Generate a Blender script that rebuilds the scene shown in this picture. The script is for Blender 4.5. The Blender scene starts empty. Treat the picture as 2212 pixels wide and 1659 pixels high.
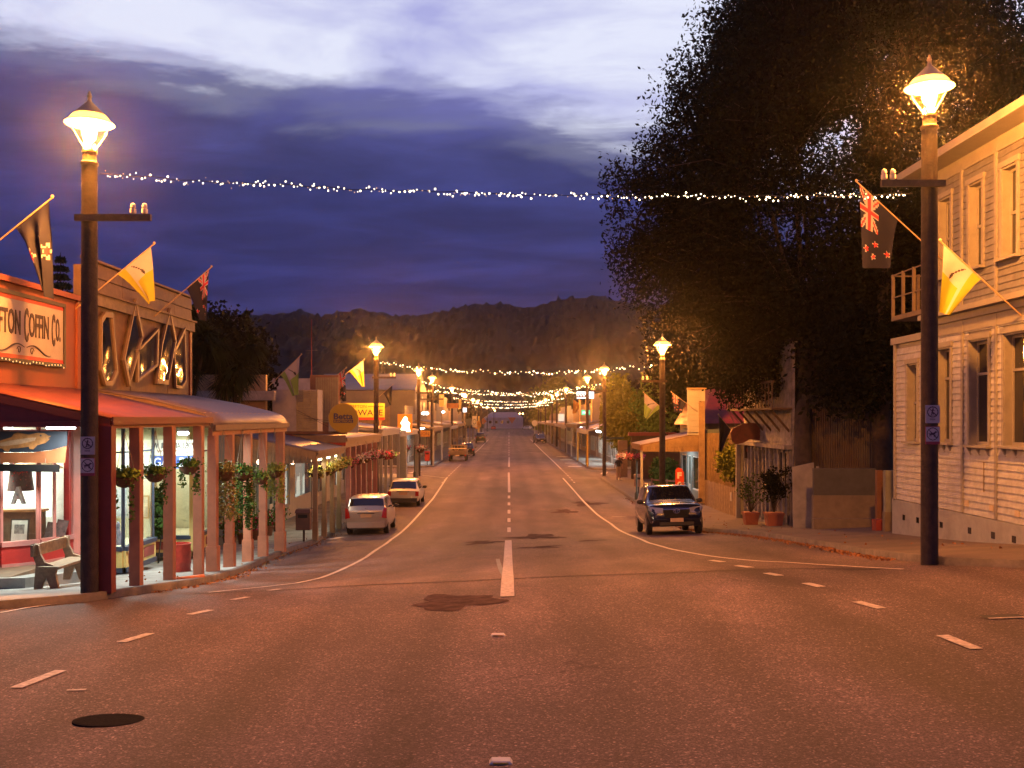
import bpy, bmesh, math, random
import numpy as np
from mathutils import Vector, Matrix, Euler
random.seed(7); rng = np.random.default_rng(7)
R = math.radians; PI = math.pi
sc = bpy.context.scene
COL = sc.collection
EYE = 4.6; F = 2212.0
# ---------------------------------------------------------------- camera
cam = bpy.data.cameras.new('camera'); camo = bpy.data.objects.new('camera', cam); COL.objects.link(camo)
cam.sensor_width = 36; cam.lens = 36.0; cam.shift_x = 0.0025; cam.shift_y = 0.0332
cam.clip_start = 0.1; cam.clip_end = 6000
camo.location = (0, 0, EYE); camo.rotation_euler = (R(90), 0, 0); sc.camera = camo
sc.view_settings.view_transform = 'Standard'; sc.view_settings.look = 'None'
sc.view_settings.exposure = 0.0; sc.view_settings.gamma = 1.0
LAMP_W = 11500.0; LAMP_C = (1.0, 0.32, 0.045)
# ---------------------------------------------------------------- node helper
def N(nt, typ, ins=None, **kw):
    n = nt.nodes.new(typ)
    for k, v in kw.items(): setattr(n, k, v)
    for k, v in (ins or {}).items():
        s = n.inputs[k]
        if isinstance(v, bpy.types.NodeSocket): nt.links.new(v, s)
        else: s.default_value = v
    return n
def ramp(nt, fac, stops, interp='LINEAR'):
    n = nt.nodes.new('ShaderNodeValToRGB'); cr = n.color_ramp; cr.interpolation = interp
    while len(cr.elements) < len(stops): cr.elements.new(0.5)
    for e, (p, c) in zip(cr.elements, stops):
        e.position = p; e.color = (c[0], c[1], c[2], 1) if not isinstance(c, (int, float)) else (c, c, c, 1)
    nt.links.new(fac, n.inputs[0]); return n.outputs[0]
def mth(nt, op, a, b=None, c=None, clamp=False):
    n = nt.nodes.new('ShaderNodeMath'); n.operation = op; n.use_clamp = clamp
    for i, v in enumerate((a, b, c)):
        if v is None: continue
        if isinstance(v, bpy.types.NodeSocket): nt.links.new(v, n.inputs[i])
        else: n.inputs[i].default_value = v
    return n.outputs[0]
def mixc(nt, f, a, b, mode='MIX'):
    n = nt.nodes.new('ShaderNodeMix'); n.data_type = 'RGBA'; n.blend_type = mode
    for i, v in ((0, f), (6, a), (7, b)):
        if isinstance(v, bpy.types.NodeSocket): nt.links.new(v, n.inputs[i])
        elif i == 0: n.inputs[0].default_value = v
        else: n.inputs[i].default_value = (v[0], v[1], v[2], 1)
    return n.outputs[2]
# ---------------------------------------------------------------- dusk sky with a broken cloud deck
w = bpy.data.worlds.new('World'); sc.world = w; w.use_nodes = True
nt = w.node_tree; nt.nodes.clear()
tc = N(nt, 'ShaderNodeTexCoord').outputs['Generated']
sp = N(nt, 'ShaderNodeSeparateXYZ', {0: tc})
dx, dy, dz = sp.outputs
dzc = mth(nt, 'ADD', mth(nt, 'MAXIMUM', dz, 0.0), 0.115)
qx = mth(nt, 'DIVIDE', dx, dzc); qy = mth(nt, 'DIVIDE', dy, dzc)
q = N(nt, 'ShaderNodeCombineXYZ', {0: mth(nt, 'MULTIPLY', qx, 0.62), 1: qy, 2: 0.0}).outputs[0]
n1 = N(nt, 'ShaderNodeTexNoise', {'Vector': q, 'Scale': 1.15, 'Detail': 9.0, 'Roughness': 0.56, 'Distortion': 0.25}).outputs[0]
q2 = N(nt, 'ShaderNodeVectorMath', {0: q, 1: (3.7, 1.9, 5.0)}, operation='ADD').outputs[0]
n2 = N(nt, 'ShaderNodeTexNoise', {'Vector': q2, 'Scale': 3.2, 'Detail': 8.0, 'Roughness': 0.55, 'Distortion': 0.5}).outputs[0]
q3 = N(nt, 'ShaderNodeVectorMath', {0: q, 1: (9.1, 4.4, 1.0)}, operation='ADD').outputs[0]
n3 = N(nt, 'ShaderNodeTexNoise', {'Vector': q3, 'Scale': 0.9, 'Detail': 6.0, 'Roughness': 0.6}).outputs[0]
# the deck begins about 17 degrees up in front and reaches higher on the left; unseen overhead cloud added to cut sky light
n4 = N(nt, 'ShaderNodeTexNoise', {'Vector': q3, 'Scale': 5.5, 'Detail': 10.0, 'Roughness': 0.62, 'Distortion': 0.35}).outputs[0]
m = mth(nt, 'MULTIPLY_ADD', n1, 1.9, -0.95)
m = mth(nt, 'ADD', m, mth(nt, 'MULTIPLY_ADD', n2, 0.9, -0.45))
m = mth(nt, 'ADD', m, mth(nt, 'MULTIPLY_ADD', n4, 0.35, -0.175))
m = mth(nt, 'ADD', m, mth(nt, 'MULTIPLY_ADD', qx, -0.75, -0.02))
lo_ = mth(nt, 'MULTIPLY_ADD', qy, 1.5, -3.62)
hi_ = mth(nt, 'MULTIPLY_ADD', qy, -1.6, 2.10)
m = mth(nt, 'ADD', m, mth(nt, 'MAXIMUM', lo_, hi_))
cov = ramp(nt, mth(nt, 'MULTIPLY_ADD', m, 0.5, 0.5, clamp=True), [(0.38, 0.0), (0.47, 0.40), (0.56, 0.86), (0.72, 1.0)], 'EASE')
clear = mixc(nt, ramp(nt, n2, [(0.38, 0.0), (0.66, 1.0)]), (0.80, 0.83, 1.0), (0.42, 0.43, 0.78))
hgt = mth(nt, 'MULTIPLY', dz, 2.6, clamp=True)
cloud = ramp(nt, hgt, [(0.0, (0.030, 0.026, 0.105)), (0.22, (0.045, 0.042, 0.155)), (0.32, (0.022, 0.025, 0.120)), (0.55, (0.034, 0.040, 0.175)), (0.8, (0.080, 0.080, 0.25)), (1.0, (0.13, 0.12, 0.32))])
zen = mth(nt, 'MULTIPLY_ADD', qy, -0.8, 1.5, clamp=True)
cloud = mixc(nt, zen, cloud, (0.075, 0.080, 0.215))
cloud = mixc(nt, 1.0, cloud, ramp(nt, n3, [(0.25, 0.7), (0.5, 0.98), (0.75, 1.6)]), 'MULTIPLY')
cloud = mixc(nt, 1.0, cloud, ramp(nt, n2, [(0.28, 0.70), (0.5, 1.0), (0.75, 1.55)]), 'MULTIPLY')
cloud = mixc(nt, 1.0, cloud, ramp(nt, n4, [(0.3, 0.86), (0.7, 1.16)]), 'MULTIPLY')
skyc = mixc(nt, cov, clear, cloud)
nsh = N(nt, 'ShaderNodeTexSky', sky_type='NISHITA', sun_disc=False, sun_elevation=R(-3), sun_rotation=R(20))
skyc2 = mixc(nt, 1.0, skyc, mixc(nt, 1.0, nsh.outputs[0], (0.012, 0.012, 0.02), 'MULTIPLY'), 'ADD')
bg = N(nt, 'ShaderNodeBackground', {'Color': skyc2, 'Strength': 1.0})
nt.links.new(bg.outputs[0], N(nt, 'ShaderNodeOutputWorld').inputs[0])
# ---------------------------------------------------------------- materials
MATS = {}
def mat(name, col, rough=0.7, metal=0.0, var=0.25, vs=3.0, bump=0.0, bs=30.0, emit=None, es=0.0, col2=None, spec=0.5, coat=0.0, tint=None):
    if name in MATS: return MATS[name]
    m = bpy.data.materials.new(name); m.use_nodes = True; nt = m.node_tree
    b = nt.nodes['Principled BSDF']
    b.inputs['Roughness'].default_value = rough; b.inputs['Metallic'].default_value = metal
    b.inputs['Specular IOR Level'].default_value = spec; b.inputs['Coat Weight'].default_value = coat
    geo = N(nt, 'ShaderNodeNewGeometry').outputs['Position']
    if var > 0 or col2:
        nz = N(nt, 'ShaderNodeTexNoise', {'Vector': geo, 'Scale': vs, 'Detail': 6.0, 'Roughness': 0.65}).outputs[0]
        c2 = col2 or tuple(c * (1 - var) for c in col)
        c1 = col if col2 else tuple(min(1, c * (1 + var * 0.5)) for c in col)
        nt.links.new(ramp(nt, nz, [(0.32, c2), (0.68, c1)]), b.inputs['Base Color'])
        nt.links.new(mth(nt, 'MULTIPLY_ADD', nz, 0.25, rough - 0.12, clamp=True), b.inputs['Roughness'])
    else: b.inputs['Base Color'].default_value = (*col, 1)
    if bump:
        nb = N(nt, 'ShaderNodeTexNoise', {'Vector': geo, 'Scale': bs, 'Detail': 4.0}).outputs[0]
        nt.links.new(N(nt, 'ShaderNodeBump', {'Height': nb, 'Strength': bump, 'Distance': 0.02}).outputs[0], b.inputs['Normal'])
    if emit:
        b.inputs['Emission Color'].default_value = (*emit, 1); b.inputs['Emission Strength'].default_value = es
    MATS[name] = m; return m
def emat(name, col, s, sample=True):
    if name in MATS: return MATS[name]
    m = bpy.data.materials.new(name); m.use_nodes = True; nt = m.node_tree; nt.nodes.clear()
    e = N(nt, 'ShaderNodeEmission', {'Color': (*col, 1), 'Strength': s})
    nt.links.new(e.outputs[0], N(nt, 'ShaderNodeOutputMaterial').inputs[0])
    if not sample: m.cycles.emission_sampling = 'NONE'
    MATS[name] = m; return m
def glass(name, tint=(0.9, 0.95, 0.95), refl=0.06, rough=0.03):
    if name in MATS: return MATS[name]
    m = bpy.data.materials.new(name); m.use_nodes = True; nt = m.node_tree; nt.nodes.clear()
    t = N(nt, 'ShaderNodeBsdfTransparent', {'Color': (*tint, 1)}); g = N(nt, 'ShaderNodeBsdfGlossy', {'Color': (1, 1, 1, 1), 'Roughness': rough})
    fc = N(nt, 'ShaderNodeLayerWeight', {'Blend': 0.5}).outputs['Facing']
    fr = mth(nt, 'MULTIPLY_ADD', mth(nt, 'POWER', fc, 4.0), 0.55, refl)
    x = N(nt, 'ShaderNodeMixShader', {0: fr, 1: t.outputs[0], 2: g.outputs[0]})
    nt.links.new(x.outputs[0], N(nt, 'ShaderNodeOutputMaterial').inputs[0]); MATS[name] = m; return m
# ---------------------------------------------------------------- mesh builder
class MB:
    def __init__(s): s.v = []; s.f = []; s.m = []
    def add(s, vs, fs, mi=0):
        o = len(s.v); s.v += [tuple(p) for p in vs]
        for f in fs: s.f.append(tuple(i + o for i in f)); s.m.append(mi)
        return s
    def box(s, x0, x1, y0, y1, z0, z1, mi=0, M=None):
        vs = [(x, y, z) for x in (min(x0, x1), max(x0, x1)) for y in (min(y0, y1), max(y0, y1)) for z in (min(z0, z1), max(z0, z1))]
        if M is not None: vs = [tuple(M @ Vector(p)) for p in vs]
        return s.add(vs, [(0, 1, 3, 2), (4, 6, 7, 5), (0, 4, 5, 1), (2, 3, 7, 6), (0, 2, 6, 4), (1, 5, 7, 3)], mi)
    def bar(s, a, b, wd, ht=None, mi=0, up=(0, 0, 1)):
        a = Vector(a); b = Vector(b); d = (b - a); L = d.length; d.normalize(); u = Vector(up)
        if abs(d.dot(u)) > 0.97: u = Vector((0, 1, 0))
        x = d.cross(u).normalized(); z = x.cross(d).normalized(); ht = ht or wd
        vs = [tuple(p + x * sx * wd / 2 + z * sz * ht / 2) for p in (a, b) for sx, sz in ((-1, -1), (1, -1), (1, 1), (-1, 1))]
        return s.add(vs, [(0, 1, 2, 3), (7, 6, 5, 4), (0, 4, 5, 1), (1, 5, 6, 2), (2, 6, 7, 3), (3, 7, 4, 0)], mi)
    def tube(s, pts, r, n=8, mi=0, cap=True):
        pts = [Vector(p) for p in pts]; rs = r if isinstance(r, (list, tuple)) else [r] * len(pts); o = len(s.v); px = None
        for i, p in enumerate(pts):
            d = (pts[min(i + 1, len(pts) - 1)] - pts[max(i - 1, 0)]).normalized()
            if px is None: px = d.orthogonal().normalized()
            px = (px - d * px.dot(d)).normalized(); py = d.cross(px)
            for k in range(n):
                a = 2 * PI * k / n; s.v.append(tuple(p + px * math.cos(a) * rs[i] + py * math.sin(a) * rs[i]))
        for i in range(len(pts) - 1):
            for k in range(n):
                s.f.append((o + i * n + k, o + i * n + (k + 1) % n, o + (i + 1) * n + (k + 1) % n, o + (i + 1) * n + k)); s.m.append(mi)
        if cap:
            s.f.append(tuple(o + k for k in range(n))[::-1]); s.m.append(mi)
            s.f.append(tuple(o + (len(pts) - 1) * n + k for k in range(n))); s.m.append(mi)
        return s
    def lathe(s, c, prof, n=16, mi=0):
        o = len(s.v); c = Vector(c)
        for r, z in prof:
            for k in range(n):
                a = 2 * PI * k / n; s.v.append((c.x + r * math.cos(a), c.y + r * math.sin(a), c.z + z))
        for i in range(len(prof) - 1):
            for k in range(n): s.f.append((o + i * n + k, o + i * n + (k + 1) % n, o + (i + 1) * n + (k + 1) % n, o + (i + 1) * n + k)); s.m.append(mi)
        s.f.append(tuple(o + k for k in range(n))[::-1]); s.m.append(mi)
        s.f.append(tuple(o + (len(prof) - 1) * n + k for k in range(n))); s.m.append(mi)
        return s
    def prism(s, poly, ext, mi=0):
        """poly: list of 3D points (planar), ext: vector"""
        n = len(poly); e = Vector(ext); vs = [tuple(p) for p in poly] + [tuple(Vector(p) + e) for p in poly]
        fs = [tuple(range(n)), tuple(range(2 * n - 1, n - 1, -1))] + [(i, (i + 1) % n, n + (i + 1) % n, n + i) for i in range(n)]
        return s.add(vs, fs, mi)
    def quad(s, a, b, c, d, mi=0): return s.add([a, b, c, d], [(0, 1, 2, 3)], mi)
    def build(s, name, mats, parent=None, smooth=False, kind=None, label=None):
        me = bpy.data.meshes.new(name); me.from_pydata(s.v, [], s.f)
        for m_ in (mats if isinstance(mats, (list, tuple)) else [mats]): me.materials.append(m_)
        if len(set(s.m)) > 1 or (s.m and s.m[0]): me.polygons.foreach_set('material_index', s.m)
        bm = bmesh.new(); bm.from_mesh(me); bmesh.ops.recalc_face_normals(bm, faces=bm.faces); bm.to_mesh(me); bm.free()
        if smooth:
            me.polygons.foreach_set('use_smooth', [True] * len(me.polygons))
            if smooth != 'all':
                try: me.set_sharp_from_angle(angle=R(smooth if smooth is not True and smooth > 1 else 40))
                except Exception: pass
        me.update(); return link(name, me, parent, kind, label)
def link(name, data, parent=None, kind=None, label=None):
    o = bpy.data.objects.new(name, data); COL.objects.link(o)
    if parent is not None: setp(o, parent)
    if kind: o['kind'] = kind
    if label: o['label'] = label
    return o
WL = {}
def setp(o, p):
    """children are written in world coordinates; the inverse brings them back to the thing's own frame"""
    o.parent = p; o.matrix_parent_inverse = Matrix.Translation(-WL.get(p.name, Vector((0, 0, 0))))
def npmesh(name, v, f, mats, parent=None, smooth=False, midx=None, kind=None, label=None):
    v = np.asarray(v, dtype=np.float32); f = np.asarray(f, dtype=np.int32); k = f.shape[1]
    me = bpy.data.meshes.new(name); me.vertices.add(len(v)); me.vertices.foreach_set('co', v.ravel())
    me.loops.add(f.size); me.loops.foreach_set('vertex_index', f.ravel()); me.polygons.add(len(f))
    me.polygons.foreach_set('loop_start', np.arange(0, f.size, k, dtype=np.int32)); me.polygons.foreach_set('loop_total', np.full(len(f), k, dtype=np.int32))
    for m_ in (mats if isinstance(mats, (list, tuple)) else [mats]): me.materials.append(m_)
    if midx is not None: me.polygons.foreach_set('material_index', np.asarray(midx, dtype=np.int32))
    if smooth: me.polygons.foreach_set('use_smooth', np.ones(len(f), dtype=bool))
    me.update(calc_edges=True); return link(name, me, parent, kind, label)
def tag(o, label, cat, group=None):
    o['label'] = label; o['category'] = cat
    if group: o['group'] = group
    return o
def thing(name, label, cat, loc=(0, 0, 0), group=None):
    o = bpy.data.objects.new(name, None); COL.objects.link(o); o.location = loc; o.empty_display_size = 0.2
    WL[o.name] = Vector(loc); return tag(o, label, cat, group)
def copy_tree(o, parent=None, loc=None, label=None, rot=None, scale=None):
    c = o.copy(); COL.objects.link(c)
    if parent is not None: c.parent = parent; WL[c.name] = Vector((0, 0, 0))
    if loc is not None: c.location = loc; WL[c.name] = Vector(loc)
    if rot is not None: c.rotation_euler = (0, 0, rot)
    if scale is not None: c.scale = (scale, scale, scale)
    if label: c['label'] = label
    for ch in [x for x in list(COL.objects) if x.parent == o]: copy_tree(ch, c)
    return c
def text(s, loc, size, rz, m, parent=None, sx=1.0, ext=0.004, name='lettering', rx=90, align='CENTER', bold=0.0):
    cu = bpy.data.curves.new(name, 'FONT'); cu.body = s; cu.size = size; cu.extrude = ext; cu.align_x = align; cu.align_y = 'CENTER'; cu.offset = bold
    cu.resolution_u = 3
    t = bpy.data.objects.new('tmp', cu); COL.objects.link(t)
    t.location = loc; t.rotation_euler = (R(rx), 0, R(rz)); t.scale = (sx, 1, 1)
    bpy.context.view_layer.update()
    me = bpy.data.meshes.new_from_object(t.evaluated_get(bpy.context.evaluated_depsgraph_get())); me.transform(t.matrix_world); me.name = name
    bpy.data.objects.remove(t); me.materials.clear(); me.materials.append(m)
    return link(name, me, parent)
def corr(name, o, eu, ev, nwave, amp, m, parent=None, kind=None, en=None):
    """corrugated sheet: origin o, eu across the ribs, ev along the ribs"""
    o, eu, ev = Vector(o), Vector(eu), Vector(ev); nn = Vector(en) if en else eu.cross(ev).normalized(); k = nwave * 6
    v = []; f = []
    for i in range(k + 1):
        d = nn * (amp * math.sin(2 * PI * i / 6)); p = o + eu * (i / k) + d; v.append(tuple(p)); v.append(tuple(p + ev))
    for i in range(k): f.append((2 * i, 2 * i + 2, 2 * i + 3, 2 * i + 1))
    return npmesh(name, v, f, m, parent, smooth=True, kind=kind)
# ---------------------------------------------------------------- the ground's height
CY = [(-60, 1.95), (12, 1.95), (17.8, 1.80), (21, 1.42), (25, 1.08), (29, .83), (32, .65), (35, .40), (38, .2), (42, .0), (48, -.1), (60, -.08), (80, .05), (110, .05), (6000, .05)]
TY = [(-60, .03), (10, .03), (17.8, .043), (28, .045), (36, .035), (42, .018), (50, .0), (6000, 0)]
def _lin(T, y):
    for (a, va), (b, vb) in zip(T, T[1:]):
        if y <= b: return va + (vb - va) * max(0, (y - a)) / (b - a)
    return T[-1][1]
_c = {}
def G(x, y):
    k = round(y * 8)
    if k not in _c:
        _c[k] = (sum(_lin(CY, k / 8 + d) for d in (-2, -1, 0, 1, 2)) / 5, sum(_lin(TY, k / 8 + d) for d in (-2, -1, 0, 1, 2)) / 5)
    if k / 8 != y:
        k2 = k + (1 if y > k / 8 else -1)
        if k2 not in _c: _c[k2] = (sum(_lin(CY, k2 / 8 + d) for d in (-2, -1, 0, 1, 2)) / 5, sum(_lin(TY, k2 / 8 + d) for d in (-2, -1, 0, 1, 2)) / 5)
        t = abs(y - k / 8) * 8; c = _c[k][0] * (1 - t) + _c[k2][0] * t; s = _c[k][1] * (1 - t) + _c[k2][1] * t
    else: c, s = _c[k]
    return c + s * max(-13, min(13, x))
def P(px, py):
    """where the sight line of a survey point meets the road"""
    best = None; y = 4.0
    while y < 600:
        x = (px - 1100.5) / F * y; z = EYE + (903 - py) / F * y
        if z <= G(x, y): break
        y += 0.02 if y < 60 else 0.1
    return (x, y)
def at(px, py, Y): return Vector(((px - 1100.5) / F * Y, Y, EYE + (903 - py) / F * Y))
# ================================================================ SETTING
def ground_mat():
    m = bpy.data.materials.new('asphalt'); m.use_nodes = True; nt = m.node_tree; b = nt.nodes['Principled BSDF']
    pos = N(nt, 'ShaderNodeNewGeometry').outputs['Position']
    st = N(nt, 'ShaderNodeMapping', {'Vector': pos, 'Scale': (1.0, 0.22, 1.0)}).outputs[0]
    a = N(nt, 'ShaderNodeTexNoise', {'Vector': pos, 'Scale': 0.45, 'Detail': 8.0, 'Roughness': 0.7}).outputs[0]
    wheel = N(nt, 'ShaderNodeTexNoise', {'Vector': st, 'Scale': 0.7, 'Detail': 4.0}).outputs[0]
    fine = N(nt, 'ShaderNodeTexNoise', {'Vector': pos, 'Scale': 70.0, 'Detail': 3.0, 'Roughness': 0.8}).outputs[0]
    grit = N(nt, 'ShaderNodeTexVoronoi', {'Vector': pos, 'Scale': 55.0}).outputs['Color']
    gsep = N(nt, 'ShaderNodeSeparateXYZ', {0: grit}).outputs[0]
    big = N(nt, 'ShaderNodeTexNoise', {'Vector': N(nt, 'ShaderNodeMapping', {'Vector': pos, 'Scale': (0.5, 0.16, 1.0)}).outputs[0], 'Scale': 0.55, 'Detail': 5.0, 'Roughness': 0.6, 'Distortion': 0.6}).outputs[0]
    c = ramp(nt, a, [(0.3, (0.084, 0.056, 0.062)), (0.7, (0.172, 0.120, 0.122))])
    c = mixc(nt, 1.0, c, ramp(nt, wheel, [(0.3, 0.72), (0.7, 1.18)]), 'MULTIPLY')
    c = mixc(nt, 1.0, c, ramp(nt, big, [(0.34, 0.58), (0.45, 0.92), (0.55, 1.0), (0.66, 1.35)]), 'MULTIPLY')
    # polished wheel tracks along both lanes and oil drip lines between them
    sx = N(nt, 'ShaderNodeSeparateXYZ', {0: pos}).outputs[0]
    wob = mth(nt, 'MULTIPLY_ADD', big, 0.8, -0.4)
    ax = mth(nt, 'ABSOLUTE', mth(nt, 'ADD', sx, wob))
    tr = mth(nt, 'SINE', mth(nt, 'MULTIPLY_ADD', ax, 3.9, -2.2))
    c = mixc(nt, 1.0, c, ramp(nt, mth(nt, 'MULTIPLY_ADD', tr, 0.5, 0.5), [(0.0, 1.10), (0.6, 1.0), (1.0, 0.80)]), 'MULTIPLY')
    crk = N(nt, 'ShaderNodeTexVoronoi', {'Vector': N(nt, 'ShaderNodeVectorMath', {0: pos, 1: N(nt, 'ShaderNodeVectorMath', {0: N(nt, 'ShaderNodeTexNoise', {'Vector': pos, 'Scale': 1.7}).outputs[1], 1: (0.7, 0.7, 0.7)}, operation='MULTIPLY').outputs[0]}, operation='ADD').outputs[0], 'Scale': 0.17}, feature='DISTANCE_TO_EDGE').outputs['Distance']
    c = mixc(nt, ramp(nt, a, [(0.50, 0.0), (0.60, 1.0)]), c, mixc(nt, 1.0, c, ramp(nt, crk, [(0.0, 0.5), (0.003, 0.75), (0.006, 1.0)]), 'MULTIPLY'))
    c = mixc(nt, 1.0, c, ramp(nt, fine, [(0.3, 0.40), (0.55, 1.0), (0.75, 1.8)]), 'MULTIPLY')
    c = mixc(nt, 1.0, c, ramp(nt, gsep, [(0.0, 0.55), (0.8, 1.05), (0.95, 1.7), (1.0, 3.0)]), 'MULTIPLY')
    nt.links.new(c, b.inputs['Base Color'])
    nt.links.new(mth(nt, 'MULTIPLY_ADD', a, 0.25, 0.62), b.inputs['Roughness']); b.inputs['Specular IOR Level'].default_value = 0.3
    bh = mth(nt, 'ADD', mth(nt, 'MULTIPLY', fine, 0.6), mth(nt, 'MULTIPLY', gsep, 0.5))
    nt.links.new(N(nt, 'ShaderNodeBump', {'Height': bh, 'Strength': 0.55, 'Distance': 0.012}).outputs[0], b.inputs['Normal'])
    return m
M_asph = ground_mat()
M_tar = mat('tar_patch', (0.022, 0.02, 0.026), 0.8, var=0.5, vs=6, bump=0.4, bs=60)
M_paint = mat('road_paint', (0.50, 0.43, 0.42), 0.6, var=0.6, vs=14, bump=0.3, bs=80)
M_conc = mat('concrete', (0.30, 0.29, 0.27), 0.8, var=0.4, vs=1.4, bump=0.3, bs=40)
M_kerb = mat('kerb_concrete', (0.13, 0.11, 0.10), 0.8, var=0.5, vs=3, bump=0.4, bs=40)
M_foot_r = mat('footpath_chip', (0.11, 0.085, 0.08), 0.8, var=0.4, vs=1.1, bump=0.4, bs=50)
M_grass = mat('dark_turf', (0.05, 0.07, 0.03), 0.9, var=0.5, vs=2, bump=0.5)
# far ground and road
def gridsheet(name, xs, ys, fz, m, kind='structure', parent=None):
    v = [(x, y, fz(x, y)) for y in ys for x in xs]; nx = len(xs)
    f = [(j * nx + i, j * nx + i + 1, (j + 1) * nx + i + 1, (j + 1) * nx + i) for j in range(len(ys) - 1) for i in range(nx - 1)]
    return npmesh(name, v, f, m, parent, smooth=True, kind=kind)
gridsheet('ground', [-600, -200, -60, 60, 200, 600], [-60, 0, 12, 17.8, 21, 25, 29, 32, 35, 38, 42, 48, 60, 80, 110, 400, 620], lambda x, y: G(x, y) - 0.35, M_grass)
ys = list(np.arange(-30, 60, 0.5)) + list(np.arange(60, 130, 2)) + [130, 200, 300, 402]
gridsheet('road', [-60, -13, -7, 0, 7, 13, 60], ys, lambda x, y: G(x, y), M_asph)
# kerb lines, running away from the crossing
KL = [(-58, 15.9), (-13, 16.15), (-9.6, 16.4), (-8.2, 16.8), (-7.2, 17.45), (-6.75, 18.6), (-6.5, 20), (-6.45, 22), (-6.55, 25), (-6.8, 28), (-6.95, 31), (-7.05, 34), (-7.1, 40), (-7.1, 50), (-7.05, 60), (-7.0, 70), (-6.9, 78), (-7.3, 80), (-8.5, 81.2), (-12, 81.6), (-58, 81.8)]
KR = [(58, 15.6), (13, 15.9), (9.8, 16.1), (8.4, 16.6), (7.5, 17.5), (7.25, 19), (7.5, 22), (7.75, 24.6), (7.6, 28.8), (7.4, 32.4), (7.05, 36), (7.0, 42), (7.0, 50), (6.95, 60), (6.85, 70), (6.75, 76), (7.2, 78.5), (8.5, 79.8), (12, 80.2), (58, 80.4)]
KL2 = [(-58, 93), (-12, 93.2), (-8.5, 93.6), (-7.3, 95), (-7.1, 98), (-7.1, 130), (-7.1, 180), (-7.1, 236), (-9, 240), (-58, 241)]
KR2 = [(58, 88.5), (12, 88.8), (8.4, 89.2), (7.2, 90.6), (7.0, 94), (7.0, 130), (7.0, 180), (7.0, 256), (9, 262), (58, 263)]
def resample(K, step):
    out = []
    for (x0, y0), (x1, y1) in zip(K, K[1:]):
        n = max(1, int(abs(y1 - y0) / step + 0.5)) if abs(x1 - x0) < 4 else max(1, int(abs(x1 - x0) / 4))
        for i in range(n): t = i / n; out.append((x0 + (x1 - x0) * t, y0 + (y1 - y0) * t))
    return out + [K[-1]]
KH = 0.13
def block(K, s, m, name):
    K = resample(K, 1.0); v = []; f = []; outer = s * 60
    for (x, y) in K:
        for t in (0, 0.12, 0.4, 1.0):
            xx = x + s * 0.15 + (outer - x - s * 0.15) * t if t else x + s * 0.15
            if t == 0.12: xx = s * max(11.5, abs(x) + 0.3)
            if t == 0.4: xx = s * max(20, abs(x) + 0.6)
            v.append((xx, y, G(xx, y) + KH))
    n = 4
    for j in range(len(K) - 1):
        for i in range(n - 1): f.append((j * n + i, j * n + i + 1, (j + 1) * n + i + 1, (j + 1) * n + i))
    npmesh(name, v, f, m, smooth=False, kind='structure')
    k = MB(); o = 0; vs = []; fs = []
    for (x, y) in K:
        z = G(x, y); vs += [(x, y, z - 0.2), (x + s * 0.02, y, z + KH + 0.003), (x + s * 0.17, y, z + KH + 0.005)]
    for j in range(len(K) - 1):
        for i in range(2): fs.append((j * 3 + i, j * 3 + i + 1, (j + 1) * 3 + i + 1, (j + 1) * 3 + i))
    npmesh('kerb', vs, fs, M_kerb, smooth=False, kind='structure')
block(KL, -1, M_conc, 'footpath'); block(KR, 1, M_foot_r, 'footpath')
block(KL2, -1, M_conc, 'footpath'); block(KR2, 1, M_conc, 'footpath')
# painted markings and repairs: thin sheets laid over the road
def ribbon(name, pts, wd, m=M_paint, lift=0.012, step=0.5, parent=None):
    if len(pts[0]) == 2 and isinstance(pts[0][0], (int, float)): pass
    q = []
    for a, b in zip(pts, pts[1:]):
        L = math.hypot(b[0] - a[0], b[1] - a[1]); n = max(1, int(L / step))
        q += [(a[0] + (b[0] - a[0]) * i / n, a[1] + (b[1] - a[1]) * i / n) for i in range(n)]
    q.append(pts[-1]); v = []; f = []
    for i, p in enumerate(q):
        a = q[max(0, i - 1)]; b = q[min(len(q) - 1, i + 1)]; d = Vector((b[0] - a[0], b[1] - a[1])).normalized(); nx, ny = -d.y * wd / 2, d.x * wd / 2
        for s in (-1, 1): X, Y = p[0] + s * nx, p[1] + s * ny; v.append((X, Y, G(X, Y) + lift))
    for i in range(len(q) - 1): f.append((2 * i, 2 * i + 1, 2 * i + 3, 2 * i + 2))
    return npmesh(name, v, f, m, parent, kind=None if parent else 'structure')
def pp(*pts): return [P(*p) for p in pts]
ribbon('painted_edge_line', pp((965, 1033), (935, 1078), (890, 1128), (845, 1166), (790, 1205), (745, 1228), (690, 1250), (640, 1261), (560, 1270), (450, 1281)), 0.11)
ribbon('painted_edge_line', pp((120, 1306), (60, 1314), (0, 1325)), 0.1)
ribbon('painted_edge_line', [P(965, 1033), P(912, 1027)], 0.1)
ribbon('painted_edge_line', pp((1216, 1033), (1240, 1060), (1262, 1085), (1288, 1110), (1320, 1132), (1355, 1154), (1400, 1173), (1450, 1187), (1520, 1200), (1640, 1213), (1760, 1220), (1860, 1226), (1950, 1231)), 0.11)
ribbon('painted_edge_line', [P(1218, 1033), P(1290, 1033)], 0.1)
ribbon('painted_edge_line', [(-5.1, 112), (-4.6, 125), (-4.4, 150), (-4.4, 215)], 0.13, step=8)
ribbon('painted_edge_line', [(4.6, 91), (4.6, 105), (4.5, 150), (4.5, 220)], 0.13, step=8)
for a, b in (((0.0, 17.6), (0.0, 25.0)),): ribbon('painted_centre_line', [(P(1096, 1290)[0], P(1096, 1290)[1]), P(1098, 1168)], 0.22)
ribbon('painted_centre_line', [P(1100, 1064), P(1099, 1021)], 0.16)
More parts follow.
